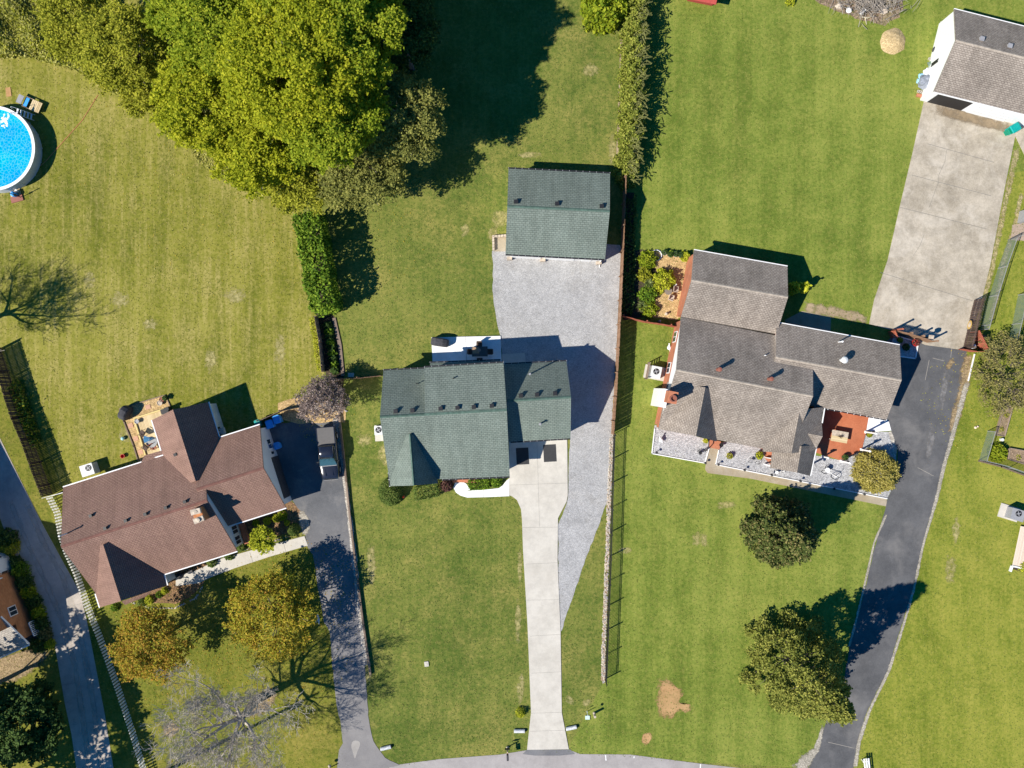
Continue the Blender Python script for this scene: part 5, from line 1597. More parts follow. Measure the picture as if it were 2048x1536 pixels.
# left lane side: shrub strip along the tall brick house
LS = [(12, 1078, .95, L_dark, 'dark'), (18, 1094, .8, L_olive, 'olive'), (30, 1125, .6, L_dark, 'dark'), (38, 1140, .85, L_hedge, 'bright'), (46, 1165, .8, L_dark, 'dark'), (54, 1185, .75, L_green, 'green'), (64, 1205, .75, L_dark, 'dark'), (74, 1225, .7, L_green, 'green'), (80, 1248, .75, L_dark, 'dark'), (86, 1268, .7, L_scrub, 'brownish'), (72, 1292, .8, L_dark, 'dark'), (98, 1290, .5, L_lime, 'yellow-green')]
words = ['topmost', 'second', 'third', 'fourth', 'fifth', 'sixth', 'seventh', 'eighth', 'ninth', 'tenth', 'eleventh', 'lowest']
for (x, y, r, m, c_), w in zip(LS, words):
    shrub('garden_bush', '%s bush in the strip between lane and tall brick house, %s from the top' % (c_, w), x, y, r * 1.3, r, m, .13, 110, group='bushes in the lane strip', lumpy=.2)
hedge('vine_strip', 'dark climbing plants on the inside of the dark board fence', [(38, 770), (52, 815), (64, 850), (75, 885)], .9, .9, [L_dark, L_hedge, L_olive], .14, 60, cat='plants', rough=.3)

# garden behind the board fence beside the brick house
GP = [(1296, 520, 1.0, .9, L_green, 'leafy green bush below the white hoop'), (1329, 560, 1.5, 1.15, L_lime, 'large yellow-green bush left of the small round table'), (1296, 590, .9, .95, L_hedge, 'green bush between the two spiky plants'), (1299, 618, .8, .85, L_green, 'green bush at the bottom of the garden next to the red fence'), (1371, 512, .7, .5, L_lime, 'small yellow-green bush by the roof corner of the rear wing'), (1342, 506, .5, .3, L_hedge, 'little bush between the round pots'), (1290, 548, .8, .75, L_olive, 'olive bush beside the upper spiky plant')]
for x, y, h, r, m, lb in GP: shrub('garden_bush', lb, x, y, h, r, m, .13, 120, group='bushes of the fenced garden', lumpy=.2)
def yucca(label, px, py, r=.75):
    p = G(px, py, .5); root = thing('yucca', label, 'plant', (p.x, p.y, 0))
    b = B()
    for i in range(70):
        a = i * 2.4; e = random.uniform(.05, 1.25); L = r * random.uniform(.75, 1.1)
        d_ = Vector((math.cos(a) * math.cos(e), math.sin(a) * math.cos(e), math.sin(e))); n_ = Vector((-math.sin(a), math.cos(a), 0)) * .025
        s = Vector((0, 0, .35)); m = s + d_ * L * .6; t = s + d_ * L + Vector((0, 0, -.18 * L))
        b.add([s - n_, s + n_, m + n_ * 1.2, t, m - n_ * 1.2], [(0, 1, 2, 3, 4)])
    b.build('leaf_rosette', leafmat('yucca_leaves', (.12, .18, .05), (.30, .36, .13), (.48, .50, .22)) if 'yucca_leaves' not in bpy.data.materials else bpy.data.materials['yucca_leaves'], root, local=True)
    b = B(); b.cyl((0, 0, 0), .09, .4, 8, .06); b.build('stem', M_bark, root, local=True)
yucca('upper spiky pale green plant in the fenced garden', 1298, 566)
yucca('lower spiky pale green plant in the fenced garden above the red fence', 1285, 612)
shrub('banana_plant', 'big-leaved bright green plant in the shade east of the rear wing', 1588, 575, 2.4, .6, L_lime, .30, 26, cat='plant')
shrub('banana_plant', 'smaller big-leaved plant in the shade right of the other', 1609, 574, 2.0, .5, L_lime, .28, 26, cat='plant')
hedge('fern_strip', 'dark green ferns in the shade along the garden side of the board fence', [(1262, 400), (1258, 470), (1258, 560), (1254, 628)], 1.0, .5, L_dark, .15, 55, cat='plants', rough=.2)

# kitchen garden, right edge
shrub('garden_bush', 'dense bright green vegetable clump in the kitchen garden', 1998, 906, .9, .95, L_green, .11, 190)
shrub('garden_bush', 'yellow-green bush in the bed at the end of the pale deck', 2047, 1134, .5, .5, L_lime, .09, 160)
for (x, y), lb in zip(((2012, 830), (2002, 858), (2036, 915)), ['straggly plant in the upper half of the long narrow raised bed', 'straggly plant at the lower end of the long narrow raised bed', 'straggly plant in the raised bed with bare earth']):
    shrub('vegetable_plant', lb, x, y, .35, .35, L_olive, .08, 100, group='plants in the raised beds', cat='plant')
shrub('weed_clump', 'yellow-green weed clump cut by the top edge between the shed and the brush pile', 1582, 0, .5, .5, L_lime, .12, 110, cat='plant')

# bare trees
def bare_tree(name, label, base, H, spread, seed, mat, dirs=None, twig=3, r0=.28, lvl=5, lean=(0, 0), mulchy=False):
    rr = random.Random(seed)
    root = thing(name, label, 'tree', (base.x, base.y, 0))
    tb = B(); bb = B()
    def branch(p, d, L, r, k, bld):
        n = 3
        pts = [p]; rad = [r]
        q = p.copy(); dd = d.copy()
        for i in range(n):
            dd = (dd + Vector((rr.uniform(-.28, .28), rr.uniform(-.28, .28), rr.uniform(-.10, .22)))).normalized()
            q = q + dd * (L / n)
            pts.append(q.copy()); rad.append(r * (1 - .5 * (i + 1) / n))
        rad = [max(x, .0125) for x in rad]
        bld.tube(pts, rad, 6 if k > 3 else (4 if k > 1 else 3), cap=False)
        if k == 0: return
        m = rr.choice((2, 3, 3)) if k > 1 else twig
        for i in range(m):
            t = rr.uniform(.35, 1.0)
            idx = min(n - 1, int(t * n)); s = pts[idx].lerp(pts[idx + 1], t * n - idx)
            side = Vector((rr.uniform(-1, 1), rr.uniform(-1, 1), rr.uniform(-.25, .6))).normalized()
            nd = (dd * .75 + side * .85).normalized()
            branch(s, nd, L * rr.uniform(.55, .78), rad[idx + 1] * rr.uniform(.55, .75), k - 1, bb)
        branch(pts[-1], dd, L * .7, rad[-1] * .9, k - 1, bb)
    top = Vector((lean[0], lean[1], H * .38))
    tb.tube([(0, 0, -.1), (lean[0] * .4, lean[1] * .4, H * .2), top], [r0 * 1.3, r0, r0 * .8], 9)
    tb.build('trunk', mat, root, local=True)
    for i, (ax, ay, az, L) in enumerate(dirs):
        branch(top * rr.uniform(.75, 1.0), Vector((ax, ay, az)).normalized(), L, r0 * .55, lvl, bb)
    bb.build('branch', mat, root, local=True)
    return root
bare_tree('bare_tree', 'large leafless pale-barked tree on the front lawn of the red-brown house, at the bottom', G(512, 1400, 0), 11.5, 4, 5, M_palebark,
          [(-1, .6, .5, 3.6), (-.6, -1, .5, 3.4), (-1, .1, .5, 3.6), (.8, -.7, .6, 3.2), (1, .5, .55, 3.5), (-.3, 1, .8, 2.6), (-1, -.6, .8, 3.0), (.2, -.3, 1.3, 2.6)], r0=.36, lvl=5, twig=5)
bare_tree('bare_tree', 'leafless tree beyond the left edge whose branch shadow lies on the left lawn', G(-55, 660, 0), 10.0, 4, 9, M_palebark,
          [(.8, .4, .8, 2.6), (-.6, -.4, .9, 2.2), (.6, -.8, .7, 2.4), (-.2, .9, .9, 2.4), (.3, .1, 1.3, 2.6), (1, .0, .6, 3.2)], r0=.26, lvl=5, twig=3)

# real grass tufts standing in every lawn
def tufts(label, box, n, mat, ex, size=.075):
    a, b = G(box[0], box[1], 0), G(box[2], box[3], 0)
    px = rng.uniform(a.x, b.x, n); py = rng.uniform(b.y, a.y, n)
    keep = np.ones(n, bool)
    for P in HARD: keep &= ~inside(P, px, py)
    keep &= ex(px, py)
    px, py = px[keep], py[keep]
    pts = np.stack([px, py, rng.uniform(.014, .03, len(px))], 1)
    o = link('grass', leaf_mesh('grass', pts, size, mat, 1.6, 1.4), None)
    tag(o, label, 'grass', kind='stuff')
def lx(y): return np.where(y > 16, -20.9, np.where(y > -1, -19.2, -17.0))
T_l = leafmat('olive_grass_blades', (.11, .13, .02), (.20, .20, .04), (.38, .31, .10), .15, .25)
T_m = leafmat('green_grass_blades', (.085, .12, .025), (.145, .18, .04), (.29, .26, .09), .15, .25)
T_r = leafmat('bright_grass_blades', (.105, .15, .025), (.17, .21, .04), (.29, .28, .08), .15, .25)
tufts('dry olive grass of the left lawns', (-10, -10, 760, 1550), 45000, T_l, lambda x, y: x < lx(y))
tufts('green grass of the centre lawns', (600, -10, 1260, 1550), 45000, T_m, lambda x, y: (x >= lx(y)) & (x < 10.2))
tufts('bright grass of the right lawns', (1220, -10, 2060, 1550), 55000, T_r, lambda x, y: x >= 10.2)

def fallen(label, spots, n, mat):
    pts = []
    for x, y, r, w in spots:
        c = G(x, y, 0); m = int(n * w); a = rng.uniform(0, 6.283, m); q = r * np.sqrt(rng.random(m))
        pts.append(np.stack([c.x + q * np.cos(a), c.y + q * np.sin(a), rng.uniform(.035, .075, m)], 1))
    o = link('fallen_leaves', leaf_mesh('fallen_leaves', np.concatenate(pts), .085, mat, 2.0, 1.2), None)
    tag(o, label, 'leaves', kind='stuff')
fallen('scattered fallen autumn leaves on the lawns and drive around the two golden trees', [(330, 1300, 7, .3), (560, 1260, 8, .4), (480, 1430, 9, .3), (620, 1180, 5, .15)], 2600, [L_gold, L_orange])
fallen('scattered fallen leaves along the edge of the wood and under the purple-grey tree', [(420, 420, 9, .3), (700, 450, 8, .3), (650, 830, 3, .15), (250, 250, 9, .2), (1960, 800, 6, .2)], 1800, [L_weed, L_gold])
# ------------------------------------------------------------------ movable things
# round pool
PC = Vector((-51.02, 23.15, 0)); PR = 4.05
pl = thing('swimming_pool', 'round above-ground pool with white rim and bright blue water at the left edge', 'pool', tuple(PC))
M_wallp = N('pool_wall_metal', .6, .4)
gg_ = M_wallp.geo(); M_wallp.color(M_wallp.ramp(M_wallp.noise(gg_, 2.5, 4, .6), [(.3, (.45, .48, .50)), (.7, (.60, .63, .66))])); M_wallp = M_wallp.m
HP = 1.36
b = B(); b.ring((0, 0, 0), PR - .04, .05, HP, 64); b.build('wall', M_wallp, pl, local=True)
b = B(); b.ring((0, 0, HP), PR - .16, .30, .06, 64); b.build('rim', M_white, pl, local=True)
bm_ = B(); bm_.box((PR + .03, 0, HP / 2), (.06, .12, HP)); up_ = bm_.mesh('upright', M_wallp if False else plain('pool_upright', (.5, .53, .55), .5))
for i in range(18): inst('upright', up_, pl, (0, 0, 0), i * 2 * math.pi / 18 + .1)
wm = N('pool_water', .04, .6)
g_ = wm.geo()
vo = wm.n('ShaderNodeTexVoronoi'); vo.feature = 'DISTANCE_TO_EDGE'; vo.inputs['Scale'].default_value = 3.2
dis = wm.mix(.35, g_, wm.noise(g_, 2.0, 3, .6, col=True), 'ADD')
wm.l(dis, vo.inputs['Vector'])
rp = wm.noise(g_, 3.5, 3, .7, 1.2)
wm.color(wm.mix(wm.ramp(vo.outputs['Distance'], [(0.0, .40), (.09, 0.0)]), wm.ramp(wm.noise(g_, .3, 2), [(.35, (.0, .30, .60)), (.65, (.0, .44, .74))]), (.30, .75, .88)))  # pale web of caustic light painted into the water colour
wm.bump(rp, .5, .05)
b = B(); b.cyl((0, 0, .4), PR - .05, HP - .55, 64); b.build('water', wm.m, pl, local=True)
# churned water at the ladder, ladder and deck
b = B()
lp = G(14, 222, HP) - PC
fd = Vector((lp.x, lp.y, 0)).normalized()
for i in range(40):
    q = Vector((lp.x, lp.y, HP - .15)) - fd * random.uniform(.5, 1.5) + Vector((random.uniform(-.35, .35), random.uniform(-.35, .35), 0))
    b.blob(q, random.uniform(.05, .14), 6, 4, .3, 0, .25)
tag(b.build('foam', M_white, pl, local=True), kind='stuff')
la = G(26, 221, 1.6)
ld = thing('pool_ladder', 'white a-frame ladder over the rim of the round pool', 'ladder', (la.x, la.y, 0), R(-8))
for s in (-.28, .28):
    b = B(); b.tube([(-.7, s, .1), (-.2, s, 1.7), (0, s, 1.95), (.2, s, 1.7), (1.15, s, 0)], .03, 6); b.build('side_rail', M_white, ld, local=True)
for k in range(5):
    b = B(); t = .15 + k * .17; b.box((.2 + .95 * t, 0, 1.7 * (1 - t)), (.16, .56, .04)); b.build('step', M_white, ld, local=True)
dk = G(62, 208, .5)
pd = thing('pool_step_platform', 'small plank platform with a blue pan and grey mat beside the pool ladder', 'platform', (dk.x, dk.y, 0), R(-24))
for i in range(9):
    b = B(); b.box((-.1 + 1.6 * i / 9 - .4, 0, .45), (.15, 1.05, .035), 0); b.build('plank', M_deck, pd, local=True) if i > 2 else None
b = B(); b.box((0, .52, .38), (1.7, .05, .12)); b.box((.82, 0, .38), (.05, 1.1, .12)); b.box((0, -.52, .38), (1.7, .05, .12)); b.box((-.8, 0, .2), (.05, .9, .4)); b.build('frame', M_tie, pd, local=True)
b = B(); b.box((-.62, 0, .35), (.42, .9, .06)); b.build('pan', M_blue, pd, local=True)
b = B(); b.box((-1.15, .0, .55), (.55, .85, .05)); b.build('mat', M_grey, pd, local=True)
pk = G(28, 385, .3)
pp = thing('pump_station', 'pool pump and hoses on a small plank base below the round pool', 'pool pump', (pk.x, pk.y, 0), R(15))
b = B(); b.box((0, -.6, .08), (1.2, .6, .1)); b.build('base', plain('red_board', (.30, .12, .09), .8), pp, local=True)
for i in range(6):
    b = B(); b.box((-.45 + i * .18, .35, .08), (.15, 1.6, .04)); b.build('plank', M_deck, pp, local=True)
b = B(); b.lathe((0, -.2, .12), [(.24, 0), (.27, .25), (.24, .5), (.1, .62)], 14); b.build('filter_tank', M_blue, pp, local=True)
b = B(); b.cyl((.28, .1, .12), .12, .3, 10); b.tube([(-.1, .3, .2), (-.35, .5, .3), (-.2, .8, .25), (.1, .7, .3), (.2, .4, .3)], .035, 6); b.build('hose', M_white, pp, local=True)
b = B(); b.cyl((.42, -.55, 0), .04, 1.9, 8); b.box((.42, -.55, 1.0), (.14, .14, .3)); b.build('pole', M_dark, pp, local=True)
p0, p1 = G(66, 345, .02), G(115, 296, .02)
b = B(); b.tube([p0, p0.lerp(p1, .5) + Vector((.1, -.05, 0)), p1, G(165, 240, .02), G(196, 190, .02)], .03, 5); tag(b.build('garden_hose', plain('orange_hose', (.55, .20, .10), .6)), 'orange hose running from the pool across the left lawn', 'hose')
b = B(); b.box(G(17, 184, .03), (.5, .9, .04), R(8)); tag(b.build('board', M_clay), 'brown board lying on the grass above the pool', 'board')

# air conditioners
def ac_unit(label, px, py, rz, w=.9, l=.9, h=.85, pad=None, c=M_acmetal, fan=(0, 0)):
    p = G(px, py, h)
    r = thing('air_conditioner', label, 'air conditioner', (p.x, p.y, 0), rz, 'outdoor air conditioning units')
    if pad:
        b = B(); b.box((pad[2], pad[3], .05), (pad[0], pad[1], .1)); b.build('pad', M_conc, r, local=True)
    b = B(); b.box((0, 0, h / 2), (w, l, h)); b.box((0, 0, h), (w * 1.02, l * 1.02, .05)); b.build('cabinet', c, r, local=True)
    b = B(); b.cyl((fan[0], fan[1], h + .02), .27, .012, 20); b.build('fan_well', M_dark, r, local=True)
    b = B()
    for k in range(4):
        a = k * math.pi / 2 + .5
        b.box((fan[0] + .13 * math.cos(a), fan[1] + .13 * math.sin(a), h + .04), (.22, .08, .008), a)
    b.cyl((fan[0], fan[1], h + .035), .07, .03, 10); b.build('fan', M_grey, r, local=True)
    b = B(); b.ring((fan[0], fan[1], h + .03), .27, .03, .03, 20); b.build('fan_guard', M_dark, r, local=True)
    return r
ac_unit('wide pale air conditioner at the back wall of the red-brown house', 174, 940, R(17.6), 1.25, 1.1, 1.05, fan=(.2, .15))
ac_unit('air conditioner half under the west eave of the green-roofed house', 757, 861, .05, .8, .85, .8, (1.0, 1.6, 0, -.3), fan=(0, .05))
ac_unit('square pale air conditioner beside the west wall of the brick house', 1312, 745, R(-11), 1.0, 1.2, 1.0, (2.2, 1.35, .1, 0), fan=(0, .1))
ac_unit('large grey air conditioner on a pad at the right edge below the kitchen garden', 2036, 1030, R(-17), 1.3, 1.1, 1.0, (2.0, 1.4, -.3, 0), M_grey, fan=(0, .15))
sc_ = G(1293, 742, 0)
scr = thing('slat_screen', 'dark slatted screen standing left of the square air conditioner of the brick house', 'screen', tuple(sc_), R(79))
for i in range(5):
    b = B(); b.box((0, 0, .2 + i * .26), (1.7, .03, .12)); b.build('slat', M_tie, scr, local=True)
for sx in (-.8, .8):
    b = B(); b.box((sx, .03, .75), (.08, .08, 1.5)); b.build('post', M_tie, scr, local=True)
b = B(); b.lathe(G(1336, 822, 0) * 1, [(.1, 0), (.1, .1)], 6)

# bins
def bin_(label, px, py, rz, c, s=.75, h=1.05):
    p = G(px, py, h)
    r = thing('wheelie_bin', label, 'bin', (p.x, p.y, 0), rz, 'wheeled bins')
    b = B(); b.box((0, 0, h * .47), (s * .78, s * .85, h * .9), taper=1.16); b.build('body', c, r, local=True)
    b = B(); b.box((0, 0, h * .97), (s * .98, s * 1.08, .07), taper=.9); b.box((0, s * .55, h * .93), (s * .7, .07, .06)); b.build('lid', c, r, local=True)
    for sx in (-1, 1):
        b = B(); b.cyl((0, 0, -.03), .12, .06, 12); w_ = b.build('wheel', M_dark, r, local=True); w_.rotation_euler = (0, R(90), 0); w_.location = (sx * s * .4, s * .42, .12)
    return r
bin_('left one of the two blue bins by the dark asphalt court', 538.5, 849, R(18), M_blue)
bin_('right one of the two blue bins by the dark asphalt court', 553, 839.5, R(18), M_blue)
bin_('teal bin half behind the corner of the red-brown garage wing', 514.5, 847, R(18), M_teal, .62)
bin_('blue-lidded can against the shaded east wall of the red-brown house', 553, 892, R(17), M_blue, .62, .9)
bin_('teal and green bin standing at the corner of the white garage', 2032, 255, R(-60), M_teal, .85, 1.1)
bin_('green bin beside the teal one at the corner of the white garage', 2024, 260, R(-60), M_green_pl, .6, .9)

# pickup
def loft(b, secs, mi=0, n=12):
    """secs: (y, halfwidth, zbot, ztop, exponent)"""
    base = len(b.v); ring = []
    for y, w, z0, z1, e in secs:
        zc, hz = (z0 + z1) / 2, (z1 - z0) / 2
        for i in range(n):
            a = 2 * math.pi * (i + .5) / n
            ca, sa = math.cos(a), math.sin(a)
            x = w * math.copysign(abs(ca) ** e, ca); z = zc + hz * math.copysign(abs(sa) ** e, sa)
            b.v.append(Vector((x, y, z)))
    for k in range(len(secs) - 1):
        for i in range(n):
            j = (i + 1) % n
            b.f.append((base + k * n + i, base + k * n + j, base + (k + 1) * n + j, base + (k + 1) * n + i)); b.mi.append(mi)
    b.f.append(tuple(base + i for i in range(n - 1, -1, -1))); b.mi.append(mi)
    m = base + (len(secs) - 1) * n
    b.f.append(tuple(m + i for i in range(n))); b.mi.append(mi)
M_car = N('dark_grey_car_paint', .22, .6); M_car.color((.014, .015, .022)); M_car.b.inputs['Coat Weight'].default_value = 1.0; M_car.b.inputs['Coat Roughness'].default_value = .05; M_car = M_car.m
M_tonneau = plain('grey_vinyl_cover', (.12, .115, .112), .7, .3, .08)
M_windsh = N('windscreen_glass', .04, 1.0); M_windsh.color((.02, .06, .075)); M_windsh.b.inputs['Coat Weight'].default_value = 1.0; M_windsh = M_windsh.m
cpos = G(656, 907, .9)
tr_ = thing('pickup_truck', 'dark grey pickup truck with a grey bed cover parked on the shaded asphalt court', 'pickup truck', (cpos.x, cpos.y, 0), R(180 + 5))
b = B()
loft(b, [(-2.62, .80, .42, .92, .35), (-2.55, .90, .38, 1.12, .35), (-1.2, .95, .34, 1.18, .3), (.6, .95, .32, 1.12, .3), (1.2, .94, .32, 1.10, .35), (1.9, .90, .34, 1.04, .4), (2.4, .82, .38, .95, .45), (2.62, .66, .42, .82, .5)], n=16)
b.build('body', M_car, tr_, local=True, smooth=True)
b = B(); b.box((0, -1.72, 1.20), (1.66, 1.72, .06)); b.box((0, -.87, 1.22), (1.7, .05, .08)); b.build('bed_cover', M_tonneau, tr_, local=True)
b = B()
for s in (-1, 1): b.box((s * .87, -1.7, 1.2), (.09, 1.8, .09))
b.box((0, -2.6, 1.15), (1.8, .08, .12)); b.build('bed_rail', M_car, tr_, local=True)
b = B()
loft(b, [(-.86, .78, 1.05, 1.55, .4), (-.72, .76, 1.05, 1.72, .4), (-.2, .75, 1.05, 1.78, .4), (.45, .73, 1.05, 1.74, .4)], n=16); b.build('cab', M_car, tr_, local=True, smooth=True)
b = B(); b.add([(-.68, .44, 1.72), (.68, .44, 1.72), (.84, 1.15, 1.13), (-.84, 1.15, 1.13)], [(0, 3, 2, 1)]); b.add([(-.68, .42, 1.66), (.68, .42, 1.66), (.82, 1.12, 1.08), (-.82, 1.12, 1.08)], [(0, 1, 2, 3)]); b.build('windscreen', M_windsh, tr_, local=True)
for s in (-1, 1):
    b = B(); b.add([(s * .79, -.7, 1.2), (s * .86, 1.0, 1.15), (s * .74, .42, 1.70), (s * .765, -.66, 1.66)], [(0, 1, 2, 3) if s > 0 else (3, 2, 1, 0)]); b.build('side_window', M_glass, tr_, local=True)
    b = B(); b.tube([(s * .71, .42, 1.74), (s * .87, 1.16, 1.12)], .035, 5); b.build('pillar', M_car, tr_, local=True)
    b = B(); b.box((s * 1.02, .78, 1.16), (.18, .1, .16)); b.build('mirror', M_dark, tr_, local=True)
    b = B(); b.box((s * .66, 2.50, .78), (.24, .14, .12)); b.build('headlight', M_glass, tr_, local=True)
    for y in (-1.65, 1.72):
        b = B(); b.cyl((0, 0, -.12), .38, .24, 18); t_ = b.build('tyre', M_dark, tr_, local=True); t_.rotation_euler = (0, R(90), 0); t_.location = (s * .84, y, .38)
        b = B(); b.cyl((0, 0, -.125), .22, .25, 12); r_ = b.build('rim', M_grey, t_, local=True)
b = B(); b.box((0, 2.62, .55), (1.3, .1, .16)); b.build('bumper', M_grey, tr_, local=True)
b = B()
for s in (-.35, .35): b.box((s, 1.75, 1.06), (.05, .9, .03))
b.build('bonnet_crease', M_car, tr_, local=True)
b = B(); b.box((0, 1.2, 1.1), (1.6, .06, .03)); b.build('wiper_panel', M_grey, tr_, local=True)

# garden furniture
def chair(label, px, py, rz, c, z0=0.0, group=None, sc=1.0):
    p = G(px, py, z0)
    r = thing('garden_chair', label, 'chair', (p.x, p.y, z0), rz, group)
    b = B(); b.box((0, 0, .43), (.5, .5, .05)); b.build('seat', c, r, local=True)
    b = B(); b.box((0, -.27, .72), (.5, .05, .55), m=Matrix.Rotation(R(10), 3, 'X')); b.build('backrest', c, r, local=True)
    for sx in (-1, 1):
        b = B(); b.box((sx * .26, -.02, .62), (.05, .48, .04)); b.build('arm', c, r, local=True)
        for sy in (-1, 1):
            b = B(); b.tube([(sx * .24, sy * .22, 0), (sx * .24, sy * .2, .43)], .02, 5); b.build('leg', c, r, local=True)
    if sc != 1.0: r.scale = (sc,) * 3
    return r
M_wicker = plain('brown_wicker', (.10, .07, .055), .8, .2, .3, 12)
tp = G(959.5, 703, .14 + .74)
tb = thing('patio_table', 'dark rectangular table with a tan cloth end on the white back patio', 'table', (tp.x, tp.y, .14), R(1))
b = B(); b.box((0, 0, .72), (1.55, .98, .04)); b.build('tabletop', plain('slatted_grey_top', (.10, .095, .09), .7), tb, local=True)
for i in range(7):
    b = B(); b.box((-.66 + i * .22, 0, .745), (.19, .9, .012)); b.build('slat', bpy.data.materials['slatted_grey_top'], tb, local=True)
for sx in (-1, 1):
    for sy in (-1, 1):
        b = B(); b.box((sx * .68, sy * .4, .35), (.06, .06, .7)); b.build('leg', M_dark, tb, local=True)
b = B(); b.box(Vector((tp.x - .38, tp.y + .12, .14 + .765)), (.66, .62, .02), R(1)); tag(b.build('tablecloth', plain('tan_cloth', (.36, .24, .15), .9)), 'tan cloth lying on the left half of the back patio table', 'cloth')
b = B(); b.lathe(Vector((tp.x - .02, tp.y + .12, .14 + .76)), [(.07, 0), (.11, .12), (.05, .25), (.12, .3), (.16, .4)], 10); tag(b.build('vase', plain('pinkish_pottery', (.36, .24, .20), .7)), 'small vase in the middle of the back patio table', 'vase')
for x, y, a, lb in ((959, 690, 180, 'chair on the lawn side of the back patio table'), (942, 704, -90, 'chair at the left end of the back patio table'), (980, 704, 90, 'chair at the right end of the back patio table'), (960, 721, 0, 'chair on the house side of the back patio table')):
    chair(lb, x, y, R(a), M_wicker, .14, 'chairs round the back patio table')
def grill(label, px, py, rz, L=1.3, W=.65, h=1.15, z0=0.0):
    p = G(px, py, z0 + h * .8)
    r = thing('covered_grill', label, 'grill', (p.x, p.y, z0), rz)
    b = B(); loft(b, [(-L / 2, W * .38, .04, h * .74, .5), (-L * .42, W * .48, .02, h * .84, .45), (-L * .2, W * .5, .02, h, .5), (L * .2, W * .5, .02, h, .5), (L * .42, W * .48, .02, h * .84, .45), (L / 2, W * .38, .04, h * .74, .5)], n=14)
    b.build('cover', M_darkgrey, r, local=True)
    b = B(); b.box((0, 0, .02), (W * .7, L * .8, .04)); b.build('base', M_dark, r, local=True)
    b = B(); b.box((W * .2, 0, h * .93), (.05, .14, .02)); b.build('badge', M_white, r, local=True)
    return r
grill('grill under a dark grey cover on the left end of the white back patio', 879, 684, R(82), 1.7, .85, 1.1, .14)
grill('tall grill under a black cover at the corner of the wood-chip bed', 246, 826, R(-25), 1.35, .85, 1.35)

# mats in front of the garage wing
for x0, y0, x1, y1, lb in ((1032.5, 895.5, 1057.5, 929, 'black rubber mat in front of the left garage door, half in the shade'), (1087, 889, 1112.5, 923.5, 'black rubber mat in the sun in front of the right garage door')):
    c_ = G((x0 + x1) / 2, (y0 + y1) / 2, .065)
    b = B(); b.box(c_ + Vector((0, 0, .008)), ((x1 - x0) / 20, (y1 - y0) / 20, .014), R(3)); tag(b.build('rubber_mat', plain('worn_rubber', (.045, .045, .047), .9) if 'worn_rubber' not in bpy.data.materials else bpy.data.materials['worn_rubber']), lb, 'mat')
b = B(); b.box(G(702, 750, .03), (.6, .42, .05)); tag(b.build('stepping_slab', M_conc), 'small grey slab in the grass at the lower end of the hosta bed', 'slab')

# pine deck behind the red-brown house
dp = thing('deck', 'pine plank deck with a yellow edge board behind the red-brown house', 'deck', tuple(G(295, 875, 0)))
c0 = G(270, 840, .35); c1 = G(291, 915, .35)
dv = v.copy(); du = u.copy()
o0 = G(270.5, 838, .35)
for i in range(22):
    q = o0 + du * (.07 + i * .143) ; n = len(range(22))
    b = B(); b.beam(q + Vector((0, 0, -.015)), q + dv * 4.3 + Vector((0, 0, -.015)), .128, .03); b.build('plank', M_deck, dp)
M_edge = woodmat('bright_yellow_board', (.56, .42, .16), (.70, .55, .24))
b = B(); b.beam(o0 - du * .08, o0 - du * .08 + dv * 4.35, .14, .3); b.build('edge_board', M_edge, dp)
b = B(); b.beam(o0 - dv * .08 - du * .1, o0 - dv * .08 + du * 3.1, .14, .3); b.build('edge_board', M_edge, dp)
up_ = G(297, 878, 1.6)
um = thing('patio_umbrella', 'folded blue umbrella leaning over the round table on the pine deck', 'umbrella', (up_.x + .1, up_.y, .35), R(8))
b = B(); b.tube([(.1, 0, 0), (.1, 0, .9), (.05, 0, 1.5)], .03, 6); b.build('pole', M_grey, um, local=True)
b = B()
for i in range(9):
    a = R(-26 + i * 6.5)
    b.add([(.45, 0, 1.35 + (i % 2) * .08), (-.7 * math.cos(a), .75 * math.sin(a) * 1.0, 1.0 + (i % 2) * .1), (-.7 * math.cos(a + R(6.5)), .75 * math.sin(a + R(6.5)), 1.0 + ((i + 1) % 2) * .1)], [(0, 1, 2)])
b.build('canopy', M_bluefab, um, local=True)
tq = G(303, 884, 1.05)
tt = thing('patio_table', 'round glass-topped table under the folded blue umbrella on the pine deck', 'table', (tq.x, tq.y, .35))
b = B(); b.cyl((0, 0, .68), .55, .03, 20); b.build('tabletop', plain('frosted_glass', (.32, .33, .33), .3), tt, local=True)
for k in range(4):
    a = k * math.pi / 2 + .4; b = B(); b.tube([(.15 * math.cos(a), .15 * math.sin(a), .68), (.4 * math.cos(a), .4 * math.sin(a), 0)], .02, 5); b.build('leg', M_dark, tt, local=True)
chair('dark round-backed chair at the upper left of the deck table', 289, 866, R(60), M_wicker, .35, 'chairs on the pine deck')
chair('dark chair at the lower left of the deck table', 295, 895, R(140), M_wicker, .35, 'chairs on the pine deck')
chair('chair almost under the eave at the lower right of the deck table', 311, 893, R(-150), M_terra, .35, 'chairs on the pine deck')
b = B(); b.box(G(331, 822, .6), (.75, .5, .5), R(17)); b.box(G(337, 817, .6), (.3, .3, .7), R(17)); tag(b.build('storage_box', M_dark), 'black storage box against the eave at the top of the pine deck', 'box')
